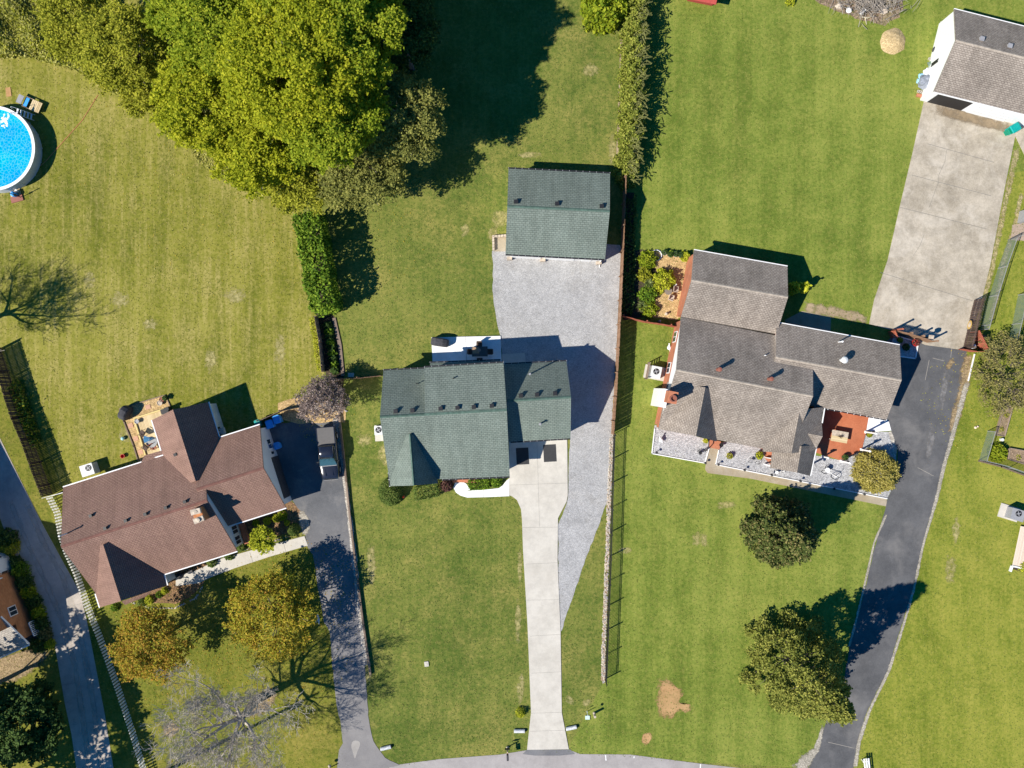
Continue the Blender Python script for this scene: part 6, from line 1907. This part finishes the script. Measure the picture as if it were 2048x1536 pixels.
def pot(label, px, py, r=.22, h=.35, plant=None, c=None, z0=0.0, group=None):
    p = G(px, py, z0 + h)
    t_ = thing('plant_pot', label, 'plant pot', (p.x, p.y, z0), 0, group)
    b = B(); b.lathe((0, 0, 0), [(r * .7, 0), (r * .95, h * .9), (r * 1.05, h * .9), (r * 1.05, h), (r * .9, h), (r * .85, h * .85)], 14, cap=False); b.cyl((0, 0, h * .8), r * .86, .02, 12); b.build('pot', c or M_terra, t_, local=True)
    if plant:
        m = 160; d_ = rng.normal(size=(m, 3)); d_[:, 2] = abs(d_[:, 2]); d_ /= np.linalg.norm(d_, axis=1)[:, None]
        link('foliage', leaf_mesh('foliage', d_ * r * 1.15 * (1 - .4 * rng.random(m))[:, None] + np.array([0, 0, h * .95]), .085, plant), t_)
    return t_
pot('dark pot nearest the top corner of the wood-chip bed', 330, 796, .25, .4, L_dark, M_dark)
pot('terracotta pot in the middle of the three at the top of the wood-chip bed', 323, 799, .24, .35, None, M_terra)
pot('brown pot lowest of the three at the top of the wood-chip bed', 319, 806, .26, .35, None, M_stone)
pot('pale pot on the top left corner of the pine deck', 273, 843, .22, .35, None, M_grey, .35)
for x, y, lb in ((261, 851, 'topmost of the pink paving squares in the wood-chip strip'), (271.5, 877, 'middle one of the pink paving squares in the wood-chip strip'), (281, 904, 'lowest of the pink paving squares in the wood-chip strip'), (296, 814, 'pink paving square near the covered grill above the deck')):
    b = B(); b.box(G(x, y, .05), (.5, .45, .05), R(17.6)); tag(b.build('paving_square', plain('pink_paver', (.52, .30, .20), .9) if 'pink_paver' not in bpy.data.materials else bpy.data.materials['pink_paver']), lb, 'paver', 'pink paving squares')
b = B(); b.blob(G(245.5, 877, .2), .2, 10, 6); tag(b.build('garden_ball', plain('aqua_ball', (.35, .62, .60), .3)), 'pale aqua ball on the grass left of the deck bed', 'ball')
b = B(); b.lathe(G(247.5, 912, 0), [(.17, 0), (.22, .3), (.19, .3), (.15, .05)], 12); tag(b.build('bucket', M_red), 'red bucket on the grass above the wide air conditioner', 'bucket')

# kettle-shaped things by the front path
b = B(); b.lathe(G(367, 1147, 0), [(.12, 0), (.12, .5), (.35, .7), (.35, .95), (.1, 1.1)], 14); tag(b.build('kettle_grill', M_dark), 'round black kettle grill in the shade at the left end of the front path', 'grill')
b = B(); b.cyl(G(382, 1142, 0), .1, .6, 8); b.box(G(382, 1142, .65), (.25, .25, .15)); tag(b.build('post_light', M_dark), 'short dark post light beside the front path', 'lamp')

# garden next to the brick house
b = B(); b.ring(G(1312, 511, .05), .50, .07, .12, 28); tag(b.build('garden_hoop', M_white), 'white round bed ring at the top of the fenced garden', 'bed ring')
for i, (x, y) in enumerate(((1329, 505), (1341, 509), (1352, 508.5), (1362, 510))):
    pot('grey round tub %s in the row at the garden top' % ['nearest the white ring', 'second from the white ring', 'third from the white ring', 'farthest from the white ring'][i], x, y, .28, .38, L_dark, M_grey, group='grey tubs in a row')
tp2 = G(1337, 582, .7)
t2 = thing('bistro_table', 'small round grey table on the wood chips of the fenced garden', 'table', (tp2.x, tp2.y, 0))
b = B(); b.cyl((0, 0, .68), .38, .03, 20); b.build('tabletop', plain('brown_grey_top', (.20, .165, .135), .8), t2, local=True)
b = B(); b.cyl((0, 0, 0), .2, .03, 12); b.cyl((0, 0, 0), .035, .68, 8); b.build('pedestal', M_dark, t2, local=True)
chair('white-cushioned chair right of the small round table in the fenced garden', 1350, 580, R(-95), M_stone, 0, 'chairs in the fenced garden')
chair('pale slatted chair below the small round table in the fenced garden', 1341, 597, R(-110), M_stone, 0, 'chairs in the fenced garden')
b = B(); b.lathe(G(1349, 571, 0), [(.16, 0), (.18, .3), (.08, .45), (.13, .6)], 10); tag(b.build('urn', M_white), 'small white urn above the chairs in the fenced garden', 'urn')
b = B(); b.lathe(G(1332, 628, 0), [(.15, 0), (.15, .15), (.08, .2), (.12, .45), (.02, .55)], 10); tag(b.build('garden_figure', M_stone), 'pale garden figure at the bottom of the wood-chip bed', 'statue')
b = B(); b.lathe(G(1318, 643, 0), [(.12, 0), (.10, .3), (.14, .5), (.03, .62)], 10); tag(b.build('garden_figure', M_grey), 'grey garden figure in the shade beside the red fence', 'statue')

def critter(label, px, py, rz, c, s=1.0):
    p = G(px, py, 0); r = thing('animal_statue', label, 'statue', (p.x, p.y, 0), rz, 'garden animal statues')
    b = B(); b.blob((0, 0, .42), .24, 10, 6, .0, 0, .8); b.blob((.2, 0, .55), .15, 8, 5); b.tube([(.25, 0, .55), (.38, 0, .75)], [.07, .05], 7); b.blob((.43, 0, .8), .09, 8, 5); b.tube([(-.2, 0, .45), (-.42, 0, .35)], [.04, .01], 5)
    b.build('body', c, r, local=True)
    for x in (-.12, .14):
        for y in (-.1, .1):
            b = B(); b.tube([(x, y, .35), (x, y, 0)], [.045, .03], 6); b.build('leg', c, r, local=True)
    r.scale = (s, s, s)
    return r
critter('white and brown animal statue on the left gravel bed of the brick house', 1321, 880, R(120), M_white, .9)
critter('white animal statue on the grass above the air conditioner by the brick wall', 1337, 696, R(100), M_white, .9)
critter('white ornament against the brick wall just above the chimney', 1330, 772, R(80), M_white, .8)
def planter_stand(label, px, py, rz, c1=None, s=1.0):
    """three-wheeled cycle planter"""
    p = G(px, py, 0); r = thing('cycle_planter', label, 'cycle planter', (p.x, p.y, 0), rz, 'ornamental cycle planters')
    c1 = c1 or M_white
    b = B(); b.ring((0, 0, 0), .3, .035, .03, 20, m=Matrix.Rotation(R(60), 3, 'X')); w_ = b.build('front_wheel', M_dark, r, local=True); w_.location = (.55, 0, .3)
    for sy in (-1, 1):
        b = B(); b.ring((0, 0, 0), .2, .03, .03, 16, m=Matrix.Rotation(R(65), 3, 'X')); w_ = b.build('rear_wheel', M_dark, r, local=True); w_.location = (-.4, sy * .25, .22)
    b = B(); b.tube([(.55, 0, .3), (.45, 0, .8), (.1, 0, .55), (-.4, 0, .35)], .025, 6); b.tube([(-.4, -.25, .22), (-.4, .25, .22)], .02, 5); b.build('frame', c1, r, local=True)
    b = B(); b.tube([(.42, -.25, .9), (.45, 0, .82), (.42, .25, .9)], .02, 5); b.build('handlebar', c1, r, local=True)
    b = B(); b.lathe((-.4, 0, .35), [(.16, 0), (.22, .22), (.18, .22)], 10); b.build('basket', c1, r, local=True)
    r.scale = (s, s, s)
    return r
planter_stand('large white cycle planter on the gravel at the edge of the cedar shade', 1657, 945, R(-40), M_white, 1.15)
planter_stand('small white cycle planter below the porch of the brick house', 1557, 943, R(10), M_white, .8)
planter_stand('small dark cycle planter in the middle of the right gravel bed', 1506, 922, R(-20), M_grey, .75)
planter_stand('dark metal plant stand beside the entry walk in the left gravel bed', 1404, 901, R(30), M_dark, .8)
pot('round yellow-leaved pot on the left gravel bed by the steep gable', 1411, 881, .26, .35, L_lime, M_stone)
pot('pot of green plants on pale stones in the right gravel bed near the entry walk', 1459, 912, .3, .3, L_olive, M_stone)
pot('dark pot with golden leaves under the eave in the right gravel bed', 1519, 911, .38, .55, L_lime, M_dark)
pot('terracotta pot on the lower corner of the red patio', 1690, 915, .3, .4, L_dark, M_terra, .1)
pot('green pot by the middle white lamp post', 1739, 868.5, .3, .4, L_olive, M_dark)
pot('dark bucket beside the brick entry step', 1443, 890, .2, .5, None, M_dark)
tb3 = G(1679.5, 873, .85)
t3 = thing('patio_table', 'pale wooden table with a dark centrepiece on the red patio', 'table', (tb3.x, tb3.y, .1), R(-10))
for i in range(6):
    b = B(); b.box((0, -.5 + i * .185 + .03, .74), (1.62, .175, .04)); b.build('board', M_deck if i < 3 else M_stone, t3, local=True)
b = B(); b.box((0, 0, .69), (1.5, .9, .05)); b.build('frame', M_stone, t3, local=True)
for sx in (-1, 1):
    for sy in (-1, 1):
        b = B(); b.box((sx * .7, sy * .4, .35), (.08, .08, .7)); b.build('leg', M_stone, t3, local=True)
b = B()
for i in range(26): 
    a = random.uniform(0, 6.28); q = Vector((tb3.x + .05, tb3.y, .9)); b.tube([q, q + Vector((math.cos(a) * random.uniform(.1, .38), math.sin(a) * random.uniform(.08, .25), random.uniform(.02, .2)))], [.03, .01], 4)
tag(b.build('centrepiece', M_wicker), 'dark dried-twig centrepiece on the pale table of the red patio', 'centrepiece')
def lamp_post(label, px, py, h, rz=0.0):
    p = G(px, py, .06); r = thing('lamp_post', label, 'lamp post', (p.x, p.y, .05), rz, 'white lamp posts of the red patio')
    b = B(); b.box((0, 0, h / 2), (.13, .13, h)); b.build('post', M_white, r, local=True)
    b = B(); b.box((0, 0, .08), (.26, .26, .16)); b.build('foot', M_white, r, local=True)
    b = B(); b.box((.0, .14, h * .78), (.16, .16, .3), taper=.7); b.build('lantern', M_dark, r, local=True)
    b = B(); b.box((0, 0, h + .05), (.2, .2, .1), taper=.5); b.build('finial', M_white, r, local=True)
lamp_post('white lamp post at the upper right corner of the red patio', 1731, 864, 2.3)
lamp_post('white lamp post halfway down the right side of the red patio', 1722, 899, 2.0)
lamp_post('white lamp post at the lower corner of the red patio', 1682, 922, 2.1)
lamp_post('shorter white lamp post at the lower left corner of the red patio', 1645, 913, 1.4)
# small path lights on the white edging
PLt = [(1311, 904, 'at the lower left corner of the left gravel bed'), (1408, 925, 'at the lower right corner of the left gravel bed'), (1434, 928, 'at the corner of the right bed by the entry walk'), (1486, 939, 'second along the white edging'), (1540, 949, 'third along the white edging'), (1597, 961, 'fourth along the white edging'), (1664, 976, 'fifth along the white edging, in the cedar shade'), (1724, 987, 'last along the white edging, in the shade')]
pr_ = None
for x, y, w_ in PLt:
    p = G(x, y, 0)
    if pr_ is None:
        pr_ = thing('path_light', '', 'path light', tuple(p), 0, 'small path lights along the white edging')
        b = B(); b.cyl((0, 0, 0), .02, .45, 6); b.build('stake', M_dark, pr_, local=True)
        b = B(); b.lathe((0, 0, .45), [(.05, 0), (.13, .1), (.13, .14), (.02, .2)], 8); b.build('lamp_head', M_dark, pr_, local=True)
        o_ = pr_
    else: o_ = copy_tree(pr_); o_.location = p
    o_['label'] = 'small black path light ' + w_
b = B(); b.tube([G(1418, 880, 1.0), G(1417.5, 894, 1.0), G(1411, 902, .9), G(1410, 903, 0)], .05, 6); b.tube([G(1418, 881, 1.0), G(1418, 881, 0)], .04, 6); tag(b.build('handrail', M_dark), 'curved black handrail beside the brick entry step', 'handrail')

# gateway of the concrete court
M_gate = M_fencedark
def picket_panel(name, label, px, h, mat, bw=.11, gap=.04, cat='fence', wav=0.0, rails=(.3, .9)):
    P = polyline(px); r = thing(name, label, cat, tuple(P[0]))
    b = B(); b.box((0, 0, h / 2), (bw, .025, h)); b.add([(-bw / 2, -.012, h), (bw / 2, -.012, h), (bw / 2, .012, h), (-bw / 2, .012, h), (0, 0, h + .12)], [(0, 1, 4), (1, 2, 4), (2, 3, 4), (3, 0, 4)]); me = b.mesh('picket', mat)
    L = sum((c - a).length for a, c in zip(P[:-1], P[1:])); k = 0
    for p, a in along(P, bw + gap):
        s = 1 + wav * math.sin(math.pi * k * (bw + gap) / L); k += 1
        inst('picket', me, r, p - P[0], rot=(0, 0, a), sc=(1, 1, s))
    for z in rails:
        for a, c in zip(P[:-1], P[1:]):
            b = B(); b.beam(a + Vector((0, 0, z * h)), c + Vector((0, 0, z * h)), .06, .09); b.build('rail', mat, r)
    return r
picket_panel('picket_gate', 'brown picket gate leaf standing open left of the court entrance', [(1783, 664), (1800, 668), (1830, 677), (1850, 684)], 1.55, M_fence, rails=(.25, .85))
picket_panel('picket_fence', 'short red-brown picket panel at the left of the court entrance beside the house', [(1776, 664), (1781, 676)], 1.5, M_redfence)
picket_panel('picket_gate', 'long dark brown gate leaf with an oval sign right of the concrete court', [(1926, 694), (1933, 664), (1942, 622), (1948, 600)], 1.75, M_gate, bw=.12, gap=.05, rails=(.15, .9))
picket_panel('picket_fence', 'red picket panel angled away right of the court entrance', [(1940, 650 + 14), (1958, 700)], 1.6, M_redfence, bw=.12, gap=.03)
picket_panel('picket_fence', 'red-brown panel with a curved top closing the right side of the entrance', [(1917, 699), (1940, 704), (1966, 703)], .9, M_redfence, gap=.01, wav=.35)
b = B(); b.lathe((0, 0, 0), [(.33, 0), (.33, .04), (.25, .04), (.25, .03)], 20); sg = thing('oval_sign', 'gold oval plaque hanging on the long dark gate leaf', 'sign', tuple(G(1941, 650, .9)), R(78))
for rr_, mt, nm, z in ((.36, plain('gold_plaque', (.50, .33, .10), .6), 'plaque', 0), (.2, M_stone, 'emblem', -.012)):
    b = B(); b.cyl((0, 0, 0), rr_, .03, 24); o_ = b.build(nm, mt, sg, local=True); o_.rotation_euler = (R(90), 0, 0); o_.scale = (1.25, 1.0, 1); o_.location = (0, .10 - z, 0)
for x, y, h, c, lb in ((1783, 661, 2.3, M_redfence, 'red gatepost at the left end of the court entrance'), (1806, 668, 1.85, M_fence, 'brown gatepost behind the open gate leaf, left one'), (1829, 674, 1.85, M_fence, 'brown gatepost behind the open gate leaf, right one'), (1853, 684, 2.1, M_fence, 'last gatepost at the tip of the open gate leaf'), (1928, 696, 1.9, M_gate, 'gatepost at the foot of the long dark gate leaf')):
    r = thing('gatepost', lb, 'gatepost', tuple(G(x, y, 0)), R(-15), 'posts of the court entrance')
    b = B(); b.box((0, 0, h / 2), (.13, .13, h)); b.build('post', c, r, local=True); b = B(); b.box((0, 0, h + .04), (.18, .18, .08), taper=.6); b.build('cap', c, r, local=True)
mb_ = thing('letter_box', 'pink-brown box on a post behind the tip of the open gate leaf', 'box', tuple(G(1845, 676, 0)), R(-10))
b = B(); b.box((0, 0, .75), (.1, .1, 1.5)); b.build('post', M_dark, mb_, local=True); b = B(); b.box((0, 0, 1.65), (.36, .36, .35), taper=.9); b.build('box', M_stone, mb_, local=True)
# shaded planter bed by the entrance
b = B(); q = [(1786, 672), (1835, 684), (1829, 716), (1798, 712), (1780, 700)]; b.prism([tuple(G(x, y, 0).xy) for x, y in q], .02, .16); tag(b.build('planter_bed', M_bedgravel), 'pale gravel bed in the shade of the brick house beside the entrance', 'planter bed')
edging('white frame around the shaded gravel bed by the entrance', [(1786, 671), (1835, 684), (1829, 717), (1800, 713)], .12, .22)
pot('dark shrub pot in the middle of the shaded gravel bed', 1812, 694, .35, .3, L_dark, M_dark, .16)
pot('small dark pot at the top left of the shaded gravel bed', 1800, 680, .26, .3, L_hedge, M_dark, .16)
pot('big red tub at the corner of the shaded gravel bed', 1832, 685, .36, .5, L_burg, M_red, .1)
b = B(); b.box(G(1942, 693, .5), (.4, .4, 1.0), R(10)); tag(b.build('utility_box', M_acmetal), 'white utility box inside the right entrance panels', 'utility box')
b = B(); b.lathe(G(1953, 677, 0), [(.2, 0), (.25, .4), (.1, .9), (.3, 1.0), (.28, 1.2), (.05, 1.25)], 12); tag(b.build('lantern_stand', M_dark), 'black lantern stand between the right entrance panels', 'lantern')
for z_ in (0,):
    b = B(); b.beam(G(1949, 708, .08), G(1936, 762, .08), .09, .16); tag(b.build('bed_edging', M_white), 'white board along the dirt edge below the right entrance panels', 'edging')

# things beside the white garage
b = B(); b.blob(G(1873, 100, .25), .42, 12, 6, .03, 0, .8); tag(b.build('fire_pit', M_darkgrey), 'round dark tub leaning at the west wall of the white garage', 'tub')
tarp = B(); tarp.blob(G(1851, 165, .5), .75, 12, 7, .22, 0, .6); tag(tarp.build('tarp_heap', plain('grey_blue_tarp', (.22, .24, .28), .6, .3, .3, 6)), 'grey-blue tarpaulin heap at the lower west wall of the white garage', 'tarp')
for x, y, r_, c, lb in ((1856, 145, .5, M_white, 'white sheet-wrapped bundle above the tarpaulin heap'), (1842, 152, .3, plain('pale_blue_bag', (.30, .55, .70), .5), 'pale blue bag left of the white bundle'), (1838, 163, .28, bpy.data.materials['pale_blue_bag'], 'pale blue bag left of the tarpaulin heap'), (1862, 128, .35, M_green_pl if False else plain('dull_green_can', (.16, .22, .17), .7), 'dull green can above the white bundle')):
    b = B(); b.blob(G(x, y, r_ * .6), r_, 9, 6, .2, 0, .75); tag(b.build('bundle', c), lb, 'bundle')
for x, y, lb in ((1884, 47, 'hollow concrete block at the top corner of the white garage'), (1860, 119, 'hollow concrete block halfway down the white garage wall'), (1838, 184, 'left one of the pair of concrete blocks below the tarpaulin heap'), (1848, 185, 'right one of the pair of concrete blocks below the tarpaulin heap')):
    p = G(x, y, 0); r = thing('concrete_block', lb, 'concrete block', tuple(p), R(-14), 'loose concrete blocks')
    for dx in (-.19, 0, .19):
        b = B(); b.box((dx, 0, .1), (.05, .22, .2)); b.build('web', M_conc, r, local=True)
    for dy in (-.09, .09):
        b = B(); b.box((0, dy, .1), (.42, .04, .2)); b.build('face', M_conc, r, local=True)
b = B(); b.box(G(1842, 192, .1), (.9, .3, .18), R(-12)); tag(b.build('brick_row', M_brick), 'short row of red bricks at the lower corner of the white garage', 'bricks')
b = B(); b.blob(G(1962, 213, .2), .25, 8, 5, .2); tag(b.build('toy_heap', plain('yellow_red_toy', (.55, .33, .06), .5)), 'yellow and red bundle at the edge of the open garage bay', 'bundle')

# brush pile, rocks, straw mound at the top right
bp = B()
for i in range(420):
    c_ = G(random.gauss(1745, 30), random.gauss(2, 14), random.uniform(.05, .7)); a = random.uniform(0, 6.28); L = random.uniform(.4, 1.8)
    d_ = Vector((math.cos(a), math.sin(a), random.uniform(-.2, .35))) * L / 2
    bp.tube([c_ - d_, c_ + Vector((random.uniform(-.1, .1), random.uniform(-.1, .1), .06)), c_ + d_], [random.uniform(.012, .035)] * 2 + [.008], 4, cap=False)
tag(bp.build('brush_pile', plain('weathered_branches', (.30, .265, .225), .95, .1, .35, 3)), 'grey pile of cut branches at the top edge right of the right lawn', 'brush pile', kind='stuff')
sheet('brush_litter', [(1620, -20), (1640, 8), (1680, 25), (1720, 40), (1770, 52), (1800, 35), (1810, -20)], .012, paving('brown_litter', (.17, .12, .08), (.34, .25, .17), grain=14, bump=.8, speck=.6, stain=(.16, .20, .03), stain_amt=.8), rag=.2)
for x, y, s_, lb in ((1678, 12, .38, 'long cream rock at the left end of the brush pile'), (1698, 20, .3, 'small white rock below the left part of the brush pile'), (1725, 23, .42, 'white squared slab in front of the brush pile'), (1768, 20, .45, 'sandy rock at the right end of the brush pile')):
    b = B()
    if 'slab' in lb: b.box(G(x, y, .15), (.35, .62, .2), R(-35))
    else: b.blob(G(x, y, s_ * .3), s_, 8, 6, .22, 0, .5)
    tag(b.build('rock', M_stone if 'white' not in lb else M_white), lb, 'rock', 'rocks by the brush pile')
bl_ = B(); bl_.tube([G(1722, 33, .1), G(1735, 36, .15), G(1748, 31, .2)], [.07, .05, .03], 6); bl_.tube([G(1731, 36, .1), G(1733, 49, .08)], [.05, .03], 5)
tag(bl_.build('fallen_branch', plain('cream_wood', (.52, .46, .33), .9)), 'pale forked branch lying in front of the brush pile', 'branch')
# straw mound
b = B(); nn_ = 22; rings = 7; vs = []; fs = []
cm = G(1785, 83, 0)
for k in range(rings):
    for i in range(nn_):
        a = 2 * math.pi * i / nn_; rr_ = 1.28 * (k + 1) / rings * (1 + random.uniform(-.08, .08)); vs.append((cm.x + rr_ * math.cos(a), cm.y + rr_ * math.sin(a) * 1.05, max(.01, .5 * (1 - ((k + 1) / rings) ** 2)) + random.uniform(0, .04)))
vs.append((cm.x, cm.y, .52)); 
for k in range(rings - 1):
    for i in range(nn_): fs.append((k * nn_ + i, (k + 1) * nn_ + i, (k + 1) * nn_ + (i + 1) % nn_, k * nn_ + (i + 1) % nn_))
for i in range(nn_): fs.append((rings * nn_, i, (i + 1) % nn_))
b.add(vs, fs); tag(b.build('straw_mound', M_straw, smooth=True), 'low round mound of straw-coloured clippings near the white garage', 'mound')

# kitchen garden beds, deck and odds at the right edge
def raised_bed(label, px, mat=M_soil):
    P = polyline(px); r = thing('raised_bed', label, 'raised bed', tuple(P[0]), 0, 'raised beds of the kitchen garden')
    b = B(); b.prism([(p.x, p.y) for p in P], .02, .22); b.build('soil', mat, r)
    for a, c in zip(P, P[1:] + P[:1]):
        b = B(); b.beam(a + Vector((0, 0, .15)), c + Vector((0, 0, .15)), .1, .3); b.build('side_board', M_tie, r)
raised_bed('long narrow raised bed with weeds running up the kitchen garden', [(1990, 870), (2006, 806), (2022, 815), (2006, 872)], paving('weedy_soil', (.20, .14, .09), (.36, .26, .17), grain=14, bump=.8, speck=.5, stain=(.14, .18, .04), stain_amt=.8))
raised_bed('raised bed with bare earth at the right edge of the kitchen garden', [(2016, 896), (2060, 904), (2060, 932), (2014, 918)], bpy.data.materials['weedy_soil'])
b = B(); b.cyl(G(2001.5, 879, 0), .16, .3, 12); tag(b.build('bucket', M_acmetal), 'small pale bucket between the raised bed and the vegetable clump', 'bucket')
b = B(); b.blob(G(1951, 855, .08), .14, 8, 5); b.blob(G(1955.5, 853, .06), .1, 8, 5); tag(b.build('stone', plain('pinkish_white_stone', (.70, .55, .42), .8)), 'pair of pinkish white stones on the grass left of the kitchen garden', 'stone')
sheet('soil_pen', [(2024, 450), (2080, 440), (2080, 484), (2022, 480)], .014, paving('pen_soil', (.30, .22, .16), (.44, .34, .26), grain=10, bump=.6), rag=.04)
b = B(); b.box(G(2046, 433, .5), (.3, 1.2, 1.0), R(-10)); tag(b.build('pen_frame', M_grey), 'grey frame standing in the bare soil pen at the right edge', 'frame')
dk2 = thing('deck', 'pale plank deck cut by the right edge below the large grey air conditioner', 'deck', tuple(G(2045, 1085, 0)))
a0 = G(2041, 1052, .25); a1 = G(2024, 1132, .25); e_ = (a1 - a0); e_.z = 0; nrm_ = Vector((-e_.y, e_.x, 0)).normalized()
if nrm_.x < 0: nrm_ = -nrm_
for i in range(16):
    q = a0 + nrm_ * (.08 + i * .145); b = B(); b.beam(q, q + e_, .132, .03); b.build('plank', M_deck if False else bpy.data.materials.get('pale_deck') or woodmat('pale_deck', (.58, .47, .36), (.74, .62, .50)), dk2)
b = B(); b.beam(a0 + e_ + Vector((0, 0, -.05)), a0 + e_ + nrm_ * 2.4 + Vector((0, 0, -.05)), .14, .3); b.build('edge_board', M_white, dk2)
b = B(); b.beam(G(2024, 1132, .2), G(2020, 1143, .2), .2, .2); b.build('edge_board', M_white, dk2)
sheet('deck_bed', [(2026, 1124), (2060, 1124), (2060, 1148), (2024, 1138)], .02, M_soil)
ben = thing('yard_bench', 'white slatted bench at the bottom edge right of the curving asphalt drive', 'bench', tuple(G(1729, 1530, 0)), R(6))
for i in range(3):
    b = B(); b.box((-.22 + i * .22, .1, .6), (.13, 1.7, .05)); b.build('slat', M_white, ben, local=True)
for y in (.6, -.3):
    b = B(); b.box((0, y, .53), (.66, .08, .08)); b.box((-.25, y, .26), (.07, .07, .52)); b.box((.25, y, .26), (.07, .07, .52)); b.build('leg_frame', M_white, ben, local=True)

# front of the centre plot
mp = thing('mailbox', 'mailbox on a post with an orange band at the street left of the concrete drive', 'mailbox', tuple(G(1015, 1494, 0)), R(2))
b = B(); b.cyl((0, 0, 0), .06, 1.15, 8); b.blob((0, -.02, .1), .16, 8, 5, .15); b.build('post', M_stone, mp, local=True)
b = B(); b.box((0, -.28, .95), (.1, .55, .08)); b.build('arm', plain('orange_wood', (.55, .28, .06), .7), mp, local=True)
b = B(); b.box((0, -.5, 1.12), (.2, .56, .2)); b.tube([(0, -.78, 1.2), (0, -.22, 1.2)], .1, 10); b.build('box', M_darkgrey, mp, local=True)
b = B(); b.box((0, .25, .95), (.5, .04, .35)); b.build('plate', M_dark, mp, local=True)
for x, y, a, lb in ((1038, 1462, 0, 'left one of the two culvert pipe ends beside the concrete drive'), (1142, 1456, 12, 'right one of the two culvert pipe ends beside the concrete drive'), (771, 1496, 14, 'culvert pipe end at the mouth of the worn asphalt drive')):
    r = thing('culvert_pipe', lb, 'pipe', tuple(G(x, y, .12)), R(a), 'corrugated culvert pipe ends')
    b = B()
    for k in range(9): b.tube([(-.5 + k * .12, 0, 0), (-.44 + k * .12, 0, 0), (-.38 + k * .12, 0, 0)], [.17, .2, .17], 12, cap=False)
    b.build('pipe', plain('galvanised', (.60, .61, .62), .5, .5, .2, 8) if 'galvanised' not in bpy.data.materials else bpy.data.materials['galvanised'], r, local=True)
    b = B(); b.tube([(.55, 0, 0), (.62, 0, 0)], .16, 12); b.build('dark_mouth', M_dark, r, local=True)
b = B(); b.box(G(1175, 1435, .06), (.45, .38, .1)); tag(b.build('utility_cover', plain('pale_green_cover', (.52, .66, .60), .7)), 'pale green square utility cover on the lawn right of the concrete drive', 'utility cover')
b = B(); b.cyl(G(1188, 1426, 0), .13, .95, 12, .12); b.lathe(G(1188, 1426, .95), [(.13, 0), (.1, .08), (.02, .12)], 12); tag(b.build('utility_pedestal', M_stone), 'round cream utility pedestal beside the pale green cover', 'utility pedestal')
b = B(); b.cyl(G(1174, 1423, 0), .035, .9, 8); b.box(G(1174, 1423, .6), (.1, .04, .25)); tag(b.build('marker_post', M_white), 'thin white marker post above the pale green utility cover', 'marker post')
b = B(); b.box(G(853, 1328, .05), (.42, .5, .1), R(8)); b.box(G(853, 1328, .11), (.14, .2, .03), R(8), taper=.8); tag(b.build('utility_cover', M_conc), 'concrete meter cover in the middle of the centre front lawn', 'utility cover')
# mailbox and pale boat-shaped sign near the golden tree
b = B(); b.tube([G(635, 1229, .9), G(637, 1238, 1.0), G(638, 1248, .9)], [.05, .12, .04], 8); b.cyl(G(637, 1238, 0), .04, .95, 8); tag(b.build('curved_yard_sign', M_acmetal), 'pale curved sign on a post between the golden tree and the worn asphalt drive', 'sign')
gn = thing('garden_gnome', 'small clay gnome between the round bush and the low hedge', 'statue', tuple(G(808, 993, 0)))
b = B(); b.lathe((0, 0, 0), [(.13, 0), (.15, .2), (.08, .36)], 10); b.build('body', M_terra, gn, local=True); b = B(); b.blob((0, 0, .42), .09, 8, 5); b.build('head', M_stone, gn, local=True); b = B(); b.lathe((0, 0, .46), [(.1, 0), (.05, .12), (.005, .24)], 8); b.build('hat', M_red, gn, local=True)
b = B(); b.blob(G(659, 1532, .6), .16, 8, 5); b.cyl(G(660, 1535, 0), .05, .9, 8); tag(b.build('mailbox', M_stone), 'small mailbox on a post at the bottom edge left of the worn asphalt drive', 'mailbox')
# utility pole just below the picture and its wires
up0 = G(322, 1547, 0)
po = thing('utility_pole', 'wooden utility pole just below the bottom edge whose long shadow crosses the front lawn', 'utility pole', tuple(up0))
b = B(); b.cyl((0, 0, 0), .2, 16.5, 10, .13); b.build('pole', M_bark, po, local=True)
b = B(); b.box((0, 0, 15.6), (2.4, .12, .14), R(60)); b.build('crossarm', M_bark, po, local=True)
b = B(); b.cyl((.4, .1, 13.2), .3, .9, 14); b.build('transformer', M_grey, po, local=True)
# stepping bits by the walk
sheet('brick_threshold', [(905, 958), (930, 957), (930, 964), (905, 966)], .075, M_brick)
